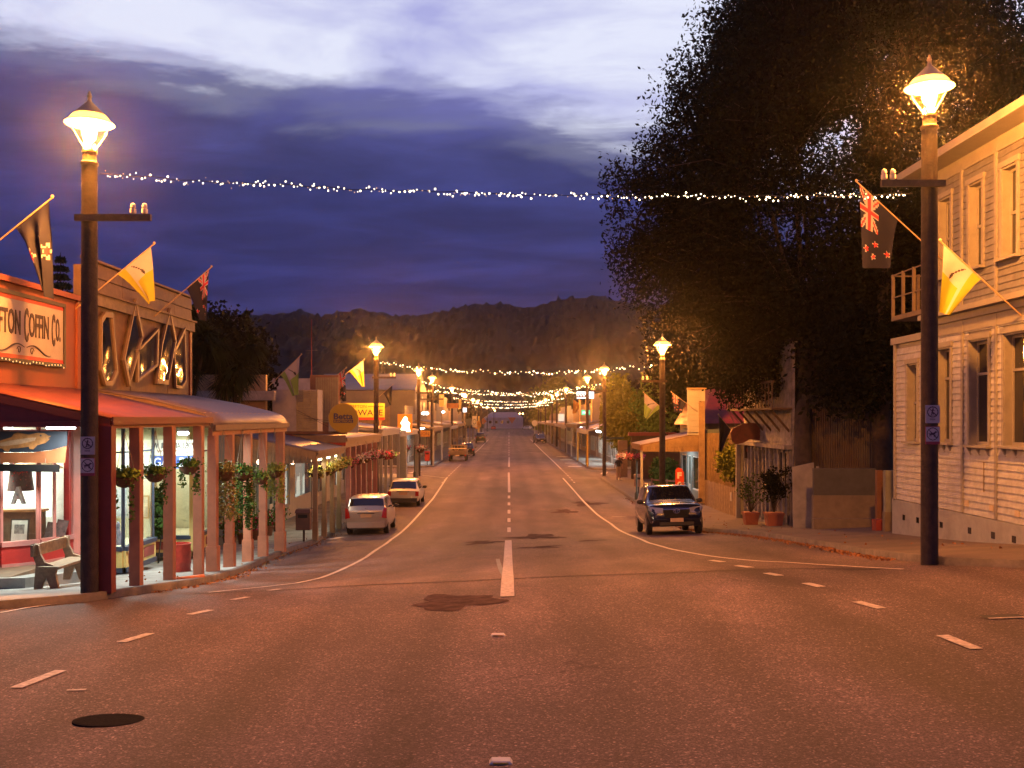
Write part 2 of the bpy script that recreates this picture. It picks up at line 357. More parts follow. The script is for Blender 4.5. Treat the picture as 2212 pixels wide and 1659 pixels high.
ribbon('painted_centre_line', [P(1099.5, 1009), P(1100, 988)], 0.16)
for ya, yb in ((1140, 1150), (1120, 1128), (1102, 1110), (1086, 1092), (1071, 1077), (982, 984), (977, 979), (972, 974), (967, 968.5), (962, 963.5), (955, 959), (948, 952), (941, 945), (934, 938)):
    ribbon('painted_centre_dash', [P(1099.5, yb), P(1099.5, ya)], 0.14)
for (x0, y0, x1, y1) in ((35, 1488, 132, 1450), (262, 1389, 325, 1370), (409, 1329, 455, 1319), (502, 1297, 535, 1291), (580, 1277, 605, 1273.5), (2035, 1374, 2110, 1404), (1850, 1301, 1905, 1316), (1740, 1261, 1775, 1269.5), (1655, 1239, 1685, 1245), (1592, 1223, 1622, 1227), (1535, 1211, 1562, 1215)):
    ribbon('painted_lane_dash', [P(x0, y0), P(x1, y1)], 0.15)
for i in range(11):
    for s in (-1, 1):
        y = 72.5 + i * 2.6; x = s * (4.6 if s > 0 else 4.75)
        ribbon('painted_lane_dash', [(x + s * 0.02, y), (x, y + 0.9)], 0.12, step=2)
for (x, y, w_) in ((7.9, 84.6, 3.5), (-7.9, 86.0, 3.0)): ribbon('painted_give_way_bar', [(x - 0.3, y - w_ / 2), (x + 0.2, y + w_ / 2)], 0.5)
for (x, y) in ((6.3, 96), (6.4, 103), (6.3, 111), (6.3, 120)): ribbon('painted_bay_mark', [(x - 0.8, y), (x + 0.5, y)], 0.9, lift=0.016)
for (a, b) in (((1500, 1096), (1405, 1092)), ((740, 1160), (700, 1164))): pass
ribbon('painted_bay_mark', pp((1352, 1117), (1322, 1116)), 0.1)
ribbon('painted_bay_mark', pp((744, 1160), (708, 1166)), 0.35)
def blob_patch(name, cx, cy, rx, ry, m, lift=0.006, rag=0.25, n=40, seed=1):
    r = random.Random(seed); ph = [r.uniform(0, 6.28) for _ in range(4)]; v = [(cx, cy, G(cx, cy) + lift)]; f = []
    for i in range(n):
        a = 2 * PI * i / n; k = 1 + rag * (math.sin(3 * a + ph[0]) * .4 + math.sin(5 * a + ph[1]) * .3 + math.sin(9 * a + ph[2]) * .2)
        X, Y = cx + rx * k * math.cos(a), cy + ry * k * math.sin(a); v.append((X, Y, G(X, Y) + lift))
    for i in range(n): f.append((0, 1 + i, 1 + (i + 1) % n))
    return npmesh(name, v, f, m, kind='structure')
a = P(985, 1300); blob_patch('tar_patch', a[0], a[1], 0.62, 0.75, mat('patched_asphalt', (0.085, 0.056, 0.060), 0.95, spec=.05, var=0.5, vs=5, bump=0.5, bs=60), 0.008, 0.5, seed=3)
for (x, y, rx, ry, s) in ((1045, 1172, .55, 1.1, 4), (1160, 1160, .8, 1.6, 5), (1170, 1182, .5, .5, 6), (1275, 1168, .35, .4, 7), (1270, 1088, .8, 1.2, 8), (1220, 1105, .5, 1.0, 9)):
    a = P(x, y); blob_patch('tar_patch', a[0], a[1], rx, ry, mat('worn_asphalt', (0.088, 0.058, 0.062), 0.95, spec=.05, var=0.6, vs=3, bump=0.5, bs=60), 0.005, 0.8, seed=s)
# long tar joint across the street
ribbon('tar_joint', pp((420, 1283), (600, 1276), (800, 1264), (1000, 1256), (1200, 1246), (1400, 1240), (1600, 1232), (1720, 1229), (1900, 1231)), 0.10, M_tar, 0.007)
ribbon('tar_joint', pp((1075, 1208), (1082, 1232), (1090, 1246)), 0.10, mat('old_grey_paint', (0.20, 0.21, 0.22), 0.7), 0.009)
for (x, y) in ((1076, 1374), (1082, 1648)):
    a = P(x, y); g = G(*a); t = thing('road_stud', 'raised reflective road stud in the nearest lane%s' % ('' if y > 1500 else ', the farther one towards the long centre line'), 'road stud', (a[0], a[1], g))
    MB().prism([(a[0] - .09, a[1] - .05, g + .002), (a[0] + .09, a[1] - .05, g + .002), (a[0] + .07, a[1] - .03, g + .02), (a[0] - .07, a[1] - .03, g + .02)], (0, .1, 0)).build('stud_body', mat('stud_plastic', (.6, .58, .5), .4), t)
    MB().box(a[0] - .06, a[0] + .06, a[1] - .052, a[1] - .045, g + .004, g + .017).build('reflector', mat('stud_yellow', (.8, .5, .08), .2), t)
a = P(236, 1558); mh = thing('manhole_cover', 'round dark manhole cover low in the left foreground of the road', 'manhole cover', (a[0], a[1], G(*a)))
b_ = MB()
b_.lathe((a[0], a[1], G(*a) - 0.02), [(0.33, 0), (0.33, 0.028), (0.30, 0.032)], 28)
b_.v = [(x_, a[1] + (y_ - a[1]) * .62, z_) for x_, y_, z_ in b_.v]
b_.build('lid', mat('cast_iron', (0.018, 0.015, 0.014), 0.95, var=.5, vs=20, bump=.6, bs=70, spec=.05), mh)
a = P(2165, 1333); ribbon('drain_cover', [(a[0] - .25, a[1]), (a[0] + .25, a[1])], 0.22, M_tar, .008)
a = P(2165, 1335); ribbon('worn_paint_mark', [(a[0] - .2, a[1] - .06), (a[0] + .24, a[1] - .06)], 0.05, M_paint, .014)
a = P(165, 1493); ribbon('worn_paint_mark', [(a[0] - .1, a[1]), (a[0] + .1, a[1])], 0.05, M_paint, .012)
# hills behind the town
def smooth_noise(r, ny, nx, gy, gx):
    g = r.standard_normal((gy + 2, gx + 2)); yy = np.linspace(0, gy, ny); xx = np.linspace(0, gx, nx); y0 = yy.astype(int); x0 = xx.astype(int); fy = (yy - y0)[:, None]; fx = (xx - x0)[None, :]; fy = fy * fy * (3 - 2 * fy); fx = fx * fx * (3 - 2 * fx)
    return (g[np.ix_(y0, x0)] * (1 - fy) * (1 - fx) + g[np.ix_(y0, x0 + 1)] * (1 - fy) * fx + g[np.ix_(y0 + 1, x0)] * fy * (1 - fx) + g[np.ix_(y0 + 1, x0 + 1)] * fy * fx)
def hills(name, pts, Yc, depth, m, seed, rough):
    """a bush covered ridge with spurs, gullies and bumpy tree tops"""
    r = np.random.default_rng(seed); n = 1100; rows = 46; xs_px = np.linspace(pts[0][0], pts[-1][0], n)
    top = np.interp(xs_px, [p[0] for p in pts], [p[1] for p in pts])
    crest = sum(smooth_noise(r, 1, n, 1, k)[0] * a_ for k, a_ in ((22, 2.2), (70, 1.6), (260, 1.3), (540, 1.6)))
    H = EYE + (903 - (top + crest * rough)) / F * Yc; t = np.linspace(0, 1, rows)[:, None]
    spur = smooth_noise(r, rows, n, 4, 40) * 16 + smooth_noise(r, rows, n, 8, 110) * 6
    Y = Yc - depth * (1 - t) + spur * np.sin(t * PI) + smooth_noise(r, rows, n, 44, 700) * 2.2 * (t < 1)
    Z = -3 + (H[None, :] + 3) * t ** .85 + smooth_noise(r, rows, n, 44, 700) * 1.6 * (t < .99) * (t > 0)
    X = np.repeat(((xs_px - 1100.5) / F * Yc)[None, :], rows, 0)
    v = np.stack([X, Y, Z], -1).reshape(-1, 3); j, i = np.meshgrid(np.arange(rows - 1), np.arange(n - 1), indexing='ij'); q = (j * n + i).ravel()
    return npmesh(name, v, np.stack([q, q + 1, q + n + 1, q + n], 1), m, smooth=False, kind='structure')
M_hill = mat('bush_hill', (0.003, 0.006, 0.011), 0.97, var=.7, vs=.12, bump=0)
hills('hills', [(-1100, 690), (-500, 660), (-100, 700), (400, 668), (520, 680), (600, 676), (650, 671), (700, 678), (780, 665), (860, 681), (920, 678), (1000, 659), (1060, 657), (1110, 666), (1150, 663), (1200, 651), (1240, 645), (1290, 642), (1330, 650), (1420, 664), (1700, 640), (2300, 650), (3300, 600)], 600, 130, M_hill, 5, 1.0)
# the damp evening air: one even volume round the camera and the whole valley
hz = bpy.data.materials.new('evening_air'); hz.use_nodes = True; nt = hz.node_tree; nt.nodes.clear()
vo = N(nt, 'ShaderNodeVolumePrincipled', {'Color': (0.9, 0.9, 0.92, 1), 'Density': 0.00026, 'Anisotropy': 0.94})
nt.links.new(vo.outputs[0], N(nt, 'ShaderNodeOutputMaterial').inputs['Volume'])
MB().box(-660, 660, -62, 640, -8, 95).build('haze', hz, None, kind='stuff')
# ================================================================ STREET LAMPS
M_pole = mat('creosoted_pole', (0.05, 0.034, 0.028), 0.8, var=.5, vs=6, bump=.6, bs=25)
M_iron = mat('lantern_metal', (0.35, 0.30, 0.22), 0.45, var=.2)
M_bulb = emat('sodium_bulb', (1.0, 0.62, 0.22), 120.0, sample=False)
M_lrim = mat('lantern_rim_glow', (.7, .6, .45), .4, emit=(1.0, .36, .04), es=2.2)
M_dome = mat('lantern_dome_glow', (.8, .7, .5), .5, emit=(1.0, .42, .07), es=4.0)
M_lglass = glass('lantern_glass', (.97, .95, .9), 0.05)
M_ins = mat('white_insulator', (.7, .65, .55), .25, var=.1)
def lamp_thing(label):
    o = thing('street_lamp', label, 'street lamp', (0, 0, 0), 'old style street lamps along both kerbs')
    MB().tube([(0, 0, -.4), (0, 0, 4), (0, 0, 7.45)], [.148, .142, .132], 14).build('pole', M_pole, o, smooth=True)
    MB().lathe((0, 0, 7.45), [(.14, 0), (.15, .02), (.15, .06), (.115, .08), (.115, .22), (.13, .23), (.13, .26)], 14).build('pole_collar', mat('pole_cap_metal', (.12, .08, .05), .5), o, smooth=True)
    zr = 8.18
    for k in range(4):
        a = PI / 4 + k * PI / 2; c, s = math.cos(a), math.sin(a)
        MB().tube([(c * r_, s * r_, z_) for r_, z_ in ((.09, 7.7), (.12, 7.78), (.22, 7.93), (.30, 8.06), (.32, zr))], .014, 6).build('lantern_strut', M_iron, o, smooth=True)
    MB().lathe((0, 0, 7.72), [(.085, 0), (.11, .07), (.20, .21), (.28, .34), (.30, .44)], 14).build('lantern_glass', M_lglass, o, smooth=True)
    MB().lathe((0, 0, zr), [(.30, -.02), (.40, -.012), (.42, 0), (.40, .02), (.36, .04)], 18).build('lantern_rim', M_lrim, o, smooth=True)
    MB().lathe((0, 0, zr + .03), [(.36, 0), (.33, .06), (.27, .13)], 18).build('lantern_dome', M_dome, o, smooth=True)
    MB().lathe((0, 0, zr + .15), [(.285, 0), (.20, .08), (.10, .18), (.04, .24), (.03, .30), (.045, .33), (.012, .42)], 18).build('lantern_roof', M_iron, o, smooth=True)
    MB().lathe((0, 0, 8.0), [(.02, -.16), (.07, -.12), (.11, -.04), (.12, .05), (.10, .12), (.05, .18)], 12).build('bulb', M_bulb, o, smooth=True)
    L = bpy.data.lights.new('sodium_light', 'POINT'); L.energy = LAMP_W; L.color = LAMP_C; L.shadow_soft_size = 0.26
    lo = bpy.data.objects.new('sodium_light', L); COL.objects.link(lo); lo.parent = o; lo.location = (0, 0, 7.97)
    return o
lampP = lamp_thing('tall wooden street lamp beside the coffin shop verandah, nearest on the left')
CROSS = {}
def crossarm(o, x0, x1, z, ins):
    """bolted to this pole only"""
    X, Y, Z = o.location
    a = MB().box(X + x0, X + x1, Y - .21, Y - .13, Z + z - .055, Z + z + .055).build('cross_arm', mat('weathered_arm', (.10, .07, .05), .8, var=.4, vs=9), o)
    for x in ins: MB().lathe((X + x, Y - .17, Z + z + .05), [(.02, 0), (.055, .03), (.055, .10), (.03, .11), (.05, .13), (.04, .18), (.01, .2)], 10).build('insulator', M_ins, o, smooth=True)
LEFT = [(-7.3, 17.8, None, 1.53), (-7.3, 56.1, 'wooden street lamp behind the yellow electrical shop sign', .31), (-7.15, 80.7, 'wooden street lamp at the corner of the first left side street', None), (-7.3, 96.7, 'wooden street lamp just past the left side street with a red bin at its foot', None), (-7.3, 130, None, None), (-7.3, 160, None, None), (-7.3, 170, None, None), (-7.3, 205, None, None), (-7.3, 232, None, None), (-7.3, 265, None, None), (-7.5, 345, None, None)]
RIGHT = [(7.3, 17.8, None, 2.16), (7.3, 48.9, 'wooden street lamp behind the dark parked SUV, at the edge of the big tree', -.1), (7.3, 78.8, 'wooden street lamp at the right side street corner next to the two walkers', None), (7.3, 96.1, 'wooden street lamp in front of the lit white motel sign', None), (7.3, 132, None, None), (7.3, 158, None, None), (7.3, 175, None, None), (7.3, 207, None, None), (7.3, 239, None, None), (7.3, 257, None, None)]
words = ['fifth', 'sixth', 'seventh', 'eighth', 'ninth', 'tenth', 'last and farthest']
LAMPS = {'L': [], 'R': []}
first = True
for side, rows in (('L', LEFT), ('R', RIGHT)):
    nfar = 0
    for i, (x, y, lab, z) in enumerate(rows):
        zz = G(x, y) + KH if z is None else z
        if side == 'R' and i == 0: lab = 'tall wooden street lamp in front of the weatherboard hotel, nearest on the right'
        if lab is None and not (side == 'L' and i == 0): lab = '%s street lamp away down the %s kerb' % (words[min(nfar, 6)], 'left' if side == 'L' else 'right'); nfar += 1
        if side == 'L' and i == 0: o = lampP; o.location = (x, y, zz); WL[o.name] = Vector((x, y, zz))
        else: o = copy_tree(lampP, None, (x, y, zz), lab)
        LAMPS[side].append(o)
bpy.context.view_layer.update()
for o in LAMPS['L'] + LAMPS['R']:
    if o.location.y > 100:      # the lamps beyond the side street are dimmed to cut far glow and haze veil
        for ch in [c for c in COL.objects if c.parent == o and c.type == 'LIGHT']:
            if 'dimmed_sodium' not in bpy.data.lights: q = ch.data.copy(); q.name = 'dimmed_sodium'; q.energy = LAMP_W * .42
            ch.data = bpy.data.lights['dimmed_sodium']
crossarm(LAMPS['L'][0], -.18, 1.13, 6.52 , (.82, 1.02))
crossarm(LAMPS['R'][0], -.9, .2, 6.48, (-.85, -.70))
crossarm(LAMPS['L'][1], -.2, 1.1, 6.5, (.83, 1.03)); crossarm(LAMPS['R'][1], -1.0, .2, 6.45, (-.95, -.75))
crossarm(LAMPS['R'][2], -1.1, .2, 6.5, (-1.0, -.85)); crossarm(LAMPS['L'][2], -.2, 1.1, 6.4, (.8, 1.0))
crossarm(LAMPS['L'][3], -1.1, 1.1, 6.2, (-.9, .9)); crossarm(LAMPS['R'][3], -1.1, .2, 6.4, (-.9,))
crossarm(LAMPS['L'][4], -.3, 1.1, 6.1, (.8, 1.0)); crossarm(LAMPS['R'][4], -1.1, .2, 6.1, (-.9,))
# the two prohibition signs on each near pole (pictogram plates)
def plate(origin, w_, h_, func, mats, parent, name, n=30, flipx=False):
    ox, oy, oz = origin; nx = n; nz = int(n * h_ / w_); v = []; f = []; mi = []
    for j in range(nz + 1):
        for i in range(nx + 1): v.append((ox - w_ / 2 + w_ * i / nx, oy, oz - h_ / 2 + h_ * j / nz))
    for j in range(nz):
        for i in range(nx): f.append((j * (nx + 1) + i, j * (nx + 1) + i + 1, (j + 1) * (nx + 1) + i + 1, (j + 1) * (nx + 1) + i)); mi.append(func((i + .5) / nx, (j + .5) / nz))
    npmesh(name, v, f, mats, parent, midx=mi)
def seg(px, pz, ax, az, bx, bz, r):
    dx_, dz_ = bx - ax, bz - az; t = max(0, min(1, ((px - ax) * dx_ + (pz - az) * dz_) / (dx_ * dx_ + dz_ * dz_))); return math.hypot(px - ax - t * dx_, pz - az - t * dz_) < r
def skate(u, v):
    X = u; Z = v * 1.05 - .02; d = math.hypot(X - .5, Z - .58)
    if .33 < d < .40 or (d < .36 and seg(X, Z, .26, .82, .74, .34, .03)): return 1
    if seg(X, Z, .52, .80, .53, .81, .05) or seg(X, Z, .50, .72, .46, .55, .055) or seg(X, Z, .46, .55, .56, .42, .04) or seg(X, Z, .46, .55, .42, .38, .04) or seg(X, Z, .5, .7, .64, .66, .025) or seg(X, Z, .36, .33, .64, .33, .018): return 1
    if v < .13 and .3 < u < .7 and int(u * 30) % 2: return 1
    return 0
def dog(u, v):
    X = u; Z = v; d = math.hypot(X - .5, Z - .52)
    if .38 < d < .44 or (d < .4 and seg(X, Z, .22, .80, .78, .24, .03)): return 1
    if seg(X, Z, .33, .50, .62, .56, .065) or seg(X, Z, .62, .58, .72, .66, .05) or seg(X, Z, .72, .66, .80, .63, .03) or seg(X, Z, .33, .50, .28, .36, .028) or seg(X, Z, .38, .48, .38, .34, .025) or seg(X, Z, .58, .52, .60, .36, .028) or seg(X, Z, .62, .54, .68, .38, .025) or seg(X, Z, .31, .52, .20, .58, .02): return 1
    return 0
M_plate = mat('sign_white', (.55, .50, .50), .5, var=.2); M_pict = mat('sign_ink', (.06, .03, .05), .6); M_redband = mat('sign_red_band', (.35, .05, .08), .6)
for side, px, ya, yb in (('L', 189, 962, 1008), ('R', 2015, 894, 940)):
    o = LAMPS[side][0]; X = o.location.x; Y = 17.8 - .16
    for (py, fn, nm, lb) in ((ya, skate, 'skateboard_ban_sign', 'no skateboarding'), (yb, dog, 'dog_ban_sign', 'no dogs')):
        p = at(px, py, Y); t = thing(nm, 'small square %s plate on the %s' % (lb, 'left lamp pole beside the red post' if side == 'L' else 'right lamp pole in front of the hotel'), 'sign', (p.x, Y, p.z))
        MB().box(p.x - .125, p.x + .125, Y + .003, Y + .012, p.z - .16, p.z + .15).build('backing_plate', M_redband if fn is dog else M_plate, t)
        plate((p.x, Y, p.z + .015), .24, .25, fn, [M_plate, M_pict], t, 'pictogram')
# ================================================================ FESTOON LIGHTS
M_wire = mat('black_wire', (.02, .02, .02), .6, var=0)
M_fairy = emat('fairy_bulb', (1.0, .80, .50), 9.0, sample=False)
M_fairy2 = emat('fairy_bulb_dim', (1.0, .55, .2), 2.2, sample=False)
ico = [(0, 0, 1), (.9, 0, 0), (0, .9, 0), (-.9, 0, 0), (0, -.9, 0), (0, 0, -1)]; icf = [(0, 1, 2), (0, 2, 3), (0, 3, 4), (0, 4, 1), (5, 2, 1), (5, 3, 2), (5, 4, 3), (5, 1, 4)]
def festoon(a, b, sag, n, label, rr=.021, spread=.06, seed=1):
    r = random.Random(seed); a = Vector(a); b = Vector(b); t_ = thing('string_lights', label, 'string lights', tuple(a), 'festoon strings slung across the street')
    def pt(t): p = a.lerp(b, t); p.z -= sag * 4 * t * (1 - t); return p
    ps = []
    for i in range(91): p = pt(i / 90); p.z += .012 * math.sin(i * 1.3) + .01 * math.sin(i * .37); ps.append(p)
    MB().tube(ps, .007, 4).build('wire', M_wire, t_)
    v = []; f = []; mi = []; t = 0.008; 
    while t < .992:
        p = pt(t); p.z += r.gauss(0, spread * .6) - .01 + spread * .35 * math.sin(t * 37); p.y += r.uniform(-.03, .03); q_ = rr * r.choice((.5, .6, .8, .95, 1.2)); o = len(v)
        v += [(p.x + c[0] * q_, p.y + c[1] * q_, p.z + c[2] * q_) for c in ico]; f += [tuple(i + o for i in g) for g in icf]; d = 1 if q_ < rr * .65 and r.random() < .5 else 0; mi += [d] * 8
        t += (1.0 / n) * r.choice((.25, .5, .9, 1.0, 1.2, 2.1))
    npmesh('bulbs', v, f, [M_fairy, M_fairy2], t_, midx=mi, kind='stuff')
def lampz(o, z): return (o.location.x, o.location.y, z)
def strand(Lo, Ro, za, zb, sag, n, label, **k):
    a = Vector((Lo.location.x + .15, Lo.location.y - .05, za)); b = Vector((Ro.location.x - .15, Ro.location.y - .05, zb)); festoon(a, b, sag, n, label, **k)
LL, RR = LAMPS['L'], LAMPS['R']
a0 = at(215, 376, 17.75); b0 = at(1972, 419, 17.75)
festoon(a0, b0, .17, 300, 'nearest string of fairy lights strung high across the whole street', seed=2, rr=.0165, spread=.045)
strand(LL[1], RR[1], 7.62, 7.12, .44, 120, 'second string of fairy lights, across the street at the dark parked SUV', rr=.036, spread=.09, seed=3)
strand(LL[2], RR[2], 7.45, 7.27, .85, 110, 'third string of fairy lights, low slung at the first side street', rr=.042, spread=.09, seed=4)
strand(LL[3], RR[3], 7.1, 7.05, .3, 110, 'fourth string of fairy lights, tied just past the first side street', rr=.046, spread=.09, seed=5)
strand(LL[4], RR[4], 7.15, 7.1, .45, 80, 'fifth string of fairy lights down the street', rr=.055, seed=6)
strand(LL[5], RR[5], 7.1, 7.1, .45, 80, 'sixth string of fairy lights down the street', rr=.06, seed=7)
strand(LL[7], RR[6], 6.9, 6.9, .4, 70, 'last and farthest string of fairy lights down the street', rr=.07, seed=8)
# ================================================================ VEGETATION
def leafmat(name, c, var=.5, rough=.6):
    m = mat(name, c, rough + .2, var=var, vs=2.5, spec=.04); return m
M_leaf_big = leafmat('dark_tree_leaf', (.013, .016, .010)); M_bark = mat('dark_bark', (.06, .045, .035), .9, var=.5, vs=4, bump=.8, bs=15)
M_leaf_g = leafmat('garden_leaf', (.07, .13, .03)); M_leaf_y = leafmat('yellow_green_leaf', (.16, .18, .03)); M_leaf_c = leafmat('conifer_needle', (.025, .04, .02))
def leaves(name, cen, size, mats, parent, asp=1.6, midx=None, label=None, droop=None, kind='stuff', rs=None):
    """one small folded leaf-sized face per centre"""
    cen = np.asarray(cen, dtype=np.float32); n = len(cen); r = rs or rng
    d = r.standard_normal((n, 3)); d /= np.linalg.norm(d, axis=1)[:, None]
    if droop is not None: d[:, 2] = d[:, 2] * .4 + droop; d /= np.linalg.norm(d, axis=1)[:, None]
    e = r.standard_normal((n, 3)); e -= d * (e * d).sum(1)[:, None]; e /= np.linalg.norm(e, axis=1)[:, None]
    s = (size * r.uniform(.6, 1.35, n))[:, None]
    a = cen - d * s * asp / 2; b = cen + e * s * .5; c = cen + d * s * asp / 2; q = cen - e * s * .5
    v = np.stack([a, b, c, q], 1).reshape(-1, 3); f = np.arange(4 * n).reshape(-1, 4)
    return npmesh(name, v, f, mats, parent, midx=midx, kind=kind, label=label)
def clumps(centres, rad, per, r=None, flat=1.0):
    r = r or rng; c = np.asarray(centres); n = len(c); o = np.clip(r.standard_normal((n, per, 3)), -1.7, 1.7) * .5
    o[..., 2] *= flat; rr_ = np.broadcast_to(np.asarray(rad, dtype=float).reshape(-1, 1, 1), (n, 1, 1)); return (c[:, None, :] + o * rr_).reshape(-1, 3)
# --- the great dark tree behind the hotel: envelope in world metres, feathery upright clumps on real limbs
t_big = thing('large_tree', 'huge dark spreading tree towering over the right side behind the weatherboard hotel', 'tree', (10.5, 36.4, .9))
r9 = np.random.default_rng(11)
ENV = [(5.2, 4.0), (6.2, 5.4), (7.4, 6.6), (8.6, 8.0), (10.2, 9.2), (11.7, 9.7), (13.4, 9.8), (15.8, 8.9), (17.6, 7.5), (19.5, 5.9), (21.3, 4.7), (24, 3.2), (27, 1.4)]
def env(z): return np.interp(z, [a for a, _ in ENV], [b for _, b in ENV])
CXT, CYT = 13.3, 41.5
def tip():
    while True:
        z = r9.uniform(5.4, 26.5); a = r9.uniform(0, 2 * PI); k = r9.uniform(.25, 1) ** .55; R_ = env(z) * k * (1.35 if math.cos(a) > 0 else 1)
        x = CXT + R_ * math.cos(a); y = CYT + R_ * .80 * math.sin(a)
        if x > 26 or (x < 8.5 and z < 8.2 and y > 42): continue
        if y < 33.2: continue
        if x > 12.6 and z < 7.5 and y < 38: continue
        return Vector((x, y, z))
wood = MB()
wood.tube([(10.45, 36.3, .3), (10.5, 36.6, 2.5), (10.7, 37.4, 5), (11.4, 38.6, 7.2)], [.42, .32, .30, .28], 10)
forks = []
for k in range(12):
    a = 2 * PI * k / 12 + r9.uniform(-.2, .2); z1 = r9.uniform(8.5, 12); rr1 = r9.uniform(2.2, 4.2)
    p0 = Vector((11.3, 38.5, 6.6 + r9.uniform(-1.2, .6))); p1 = Vector((CXT + rr1 * math.cos(a), CYT + rr1 * .8 * math.sin(a), z1)); p2 = p1 + Vector((math.cos(a) * 1.3, math.sin(a) * 1.3, r9.uniform(3.5, 7.5)))
    wood.tube([p0, p0.lerp(p1, .5) + Vector((0, 0, .6)), p1, p1.lerp(p2, .5), p2], [.20, .15, .12, .08, .05], 6); forks += [p0.lerp(p1, .6), p1, p1.lerp(p2, .5), p2, p1.lerp(p2, .75)]
tips = [tip() for _ in range(1020)]; FK = np.array([tuple(f) for f in forks]); cc = []; twig = MB()
for t in tips:
    ta = np.array(t); dd = np.linalg.norm(FK - ta + np.array([0, 0, 1.2]), axis=1); b = Vector(FK[dd.argmin()]); mid = b.lerp(t, .55) + Vector((r9.normal() * .3, r9.normal() * .3, .5))
    twig.tube([b, mid, t], [.045, .028, .012], 4, cap=False)
    for s in (.45, .62, .78, .92, 1.0): cc.append(tuple((b.lerp(mid, s / .55) if s < .55 else mid.lerp(t, (s - .55) / .45)) + Vector((r9.normal() * .35, r9.normal() * .35, r9.normal() * .3))))
    cc.append((t.x + r9.normal() * .25, t.y + r9.normal() * .25, t.z + .55))
cc = np.array(cc); keep = ~((cc[:, 1] < 35.0) & (cc[:, 0] < 9)); cc = cc[keep]
wood.build('trunk', M_bark, t_big, smooth='all'); twig.build('branches', M_bark, t_big, smooth='all', kind='stuff')
pts = clumps(cc, r9.uniform(.5, .95, len(cc)), 95, r9, 1.3)
inside = (pts[:, 2] > 4.9) & ~((pts[:, 0] < 7.9) & (pts[:, 2] < 8.3))
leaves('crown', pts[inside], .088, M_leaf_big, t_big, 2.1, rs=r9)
t2 = thing('dark_trunked_tree', 'second dark tree trunk rising behind the low concrete wall beside the hotel', 'tree', (13.0, 35.4, 1.0))
MB().tube([(13.0, 35.4, .8), (12.9, 35.5, 4), (13.2, 36.2, 8), (13.8, 37, 12)], [.38, .33, .27, .15], 10).build('trunk', M_bark, t2, smooth='all')
c2 = np.array([(r9.uniform(11, 16.5), r9.uniform(35, 39.5), r9.uniform(6.5, 12.5)) for _ in range(240)] + [(r9.uniform(10.9, 14.2), r9.uniform(34.6, 36.8), r9.uniform(5.3, 8.2)) for _ in range(110)])
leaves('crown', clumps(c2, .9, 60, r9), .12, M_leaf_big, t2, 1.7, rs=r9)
# --- conifers and cabbage trees on the left
def conifer(name, label, x, y, z0, z1, rad, group=None, n=5000, seed=1):
    r = np.random.default_rng(seed); t = thing(name, label, 'tree', (x, y, z0), group)
    MB().tube([(x, y, z0), (x, y, z1)], [.18, .02], 6).build('trunk', M_bark, t)
    k = r.integers(0, 26, n); zf = (k + r.uniform(0, .35, n)) / 26; a = (k * 2.4 + np.round(r.uniform(0, 9, n)) * .7) + r.normal(0, .10, n); rr_ = rad * (1 - zf) ** .85 * r.uniform(0.1, 1, n) ** .6 * (1 + .25 * np.sin(k * 5.1))
    p = np.stack([x + rr_ * np.cos(a), y + rr_ * np.sin(a), z0 + .5 + (z1 - z0 - .5) * zf - rr_ * .18], 1)
    leaves('crown', p, .15, M_leaf_c, t, 2.2, rs=r)
conifer('spruce_tree', 'lone pointed spruce showing above the red shop roof on the left', -26.3, 60, 1, 14.3, 3.6, n=9000, seed=3)
conifer('conifer_tree', 'left one of the two dark conifer tops behind the drooping ensign', -16.7, 60, 0, 10.6, 1.9, seed=4)
conifer('conifer_tree', 'right one of the two dark conifer tops behind the drooping ensign', -15.9, 62, 0, 11.3, 1.7, seed=5)
def spiky_head(c, R_, n, r):
    d = r.standard_normal((n, 3)); d /= np.linalg.norm(d, axis=1)[:, None]; d[:, 2] = d[:, 2] * .8 + .05; L = R_ * r.uniform(.75, 1.1, n)
    sd = np.cross(d, [0, 0, 1.0]); sd /= (np.linalg.norm(sd, axis=1)[:, None] + 1e-6); c = np.asarray(c, dtype=float)
    a = c + d * .08; m_ = c + d * L[:, None] * .55 + [0, 0, .03]; e = c + d * L[:, None]; e[:, 2] -= L * .30 * r.uniform(.3, 1.4, n)
    w_ = .03
    v = np.stack([a - sd * w_ * .6, a + sd * w_ * .6, m_ + sd * w_, m_ - sd * w_, e], 1).reshape(-1, 3)
    f = []; 
    q = np.arange(n) * 5
    f4 = np.stack([q, q + 1, q + 2, q + 3], 1); f3 = np.stack([q + 3, q + 2, q + 4, q + 4], 1)
    return v, np.concatenate([f4, f3])
def cabbage(label, x, y, z0, heads, seed):
    r = np.random.default_rng(seed); t = thing('cabbage_tree', label, 'tree', (x, y, z0), 'cabbage trees behind the bullnose verandah'); V = []; Fs = []; o = 0; tb = MB(); fork = Vector((x, y, z0 + (min(h[2] for h in heads) - z0) * .6))
    tb.tube([(x, y, z0), fork], [.16, .12], 7)
    for h in heads:
        tb.tube([fork, fork.lerp(Vector(h[:3]), .6) + Vector((0, 0, -.1)), h[:3]], [.10, .08, .07], 6)
        v, f = spiky_head(h[:3], h[3], 520, r); V.append(v); Fs.append(f + o); o += len(v)
    tb.build('trunk', M_bark, t, smooth='all')
    f = np.concatenate(Fs); tri = f[:, 2] == f[:, 3] if False else (f[:, 2] == f[:, 3])
    me_f = [tuple(q[:4]) if q[2] != q[3] else tuple(q[:3]) for q in f.tolist()]
    me = bpy.data.meshes.new('crown'); me.from_pydata(np.concatenate(V).tolist(), [], me_f); me.materials.append(M_leaf_c); link('crown', me, t, 'stuff')
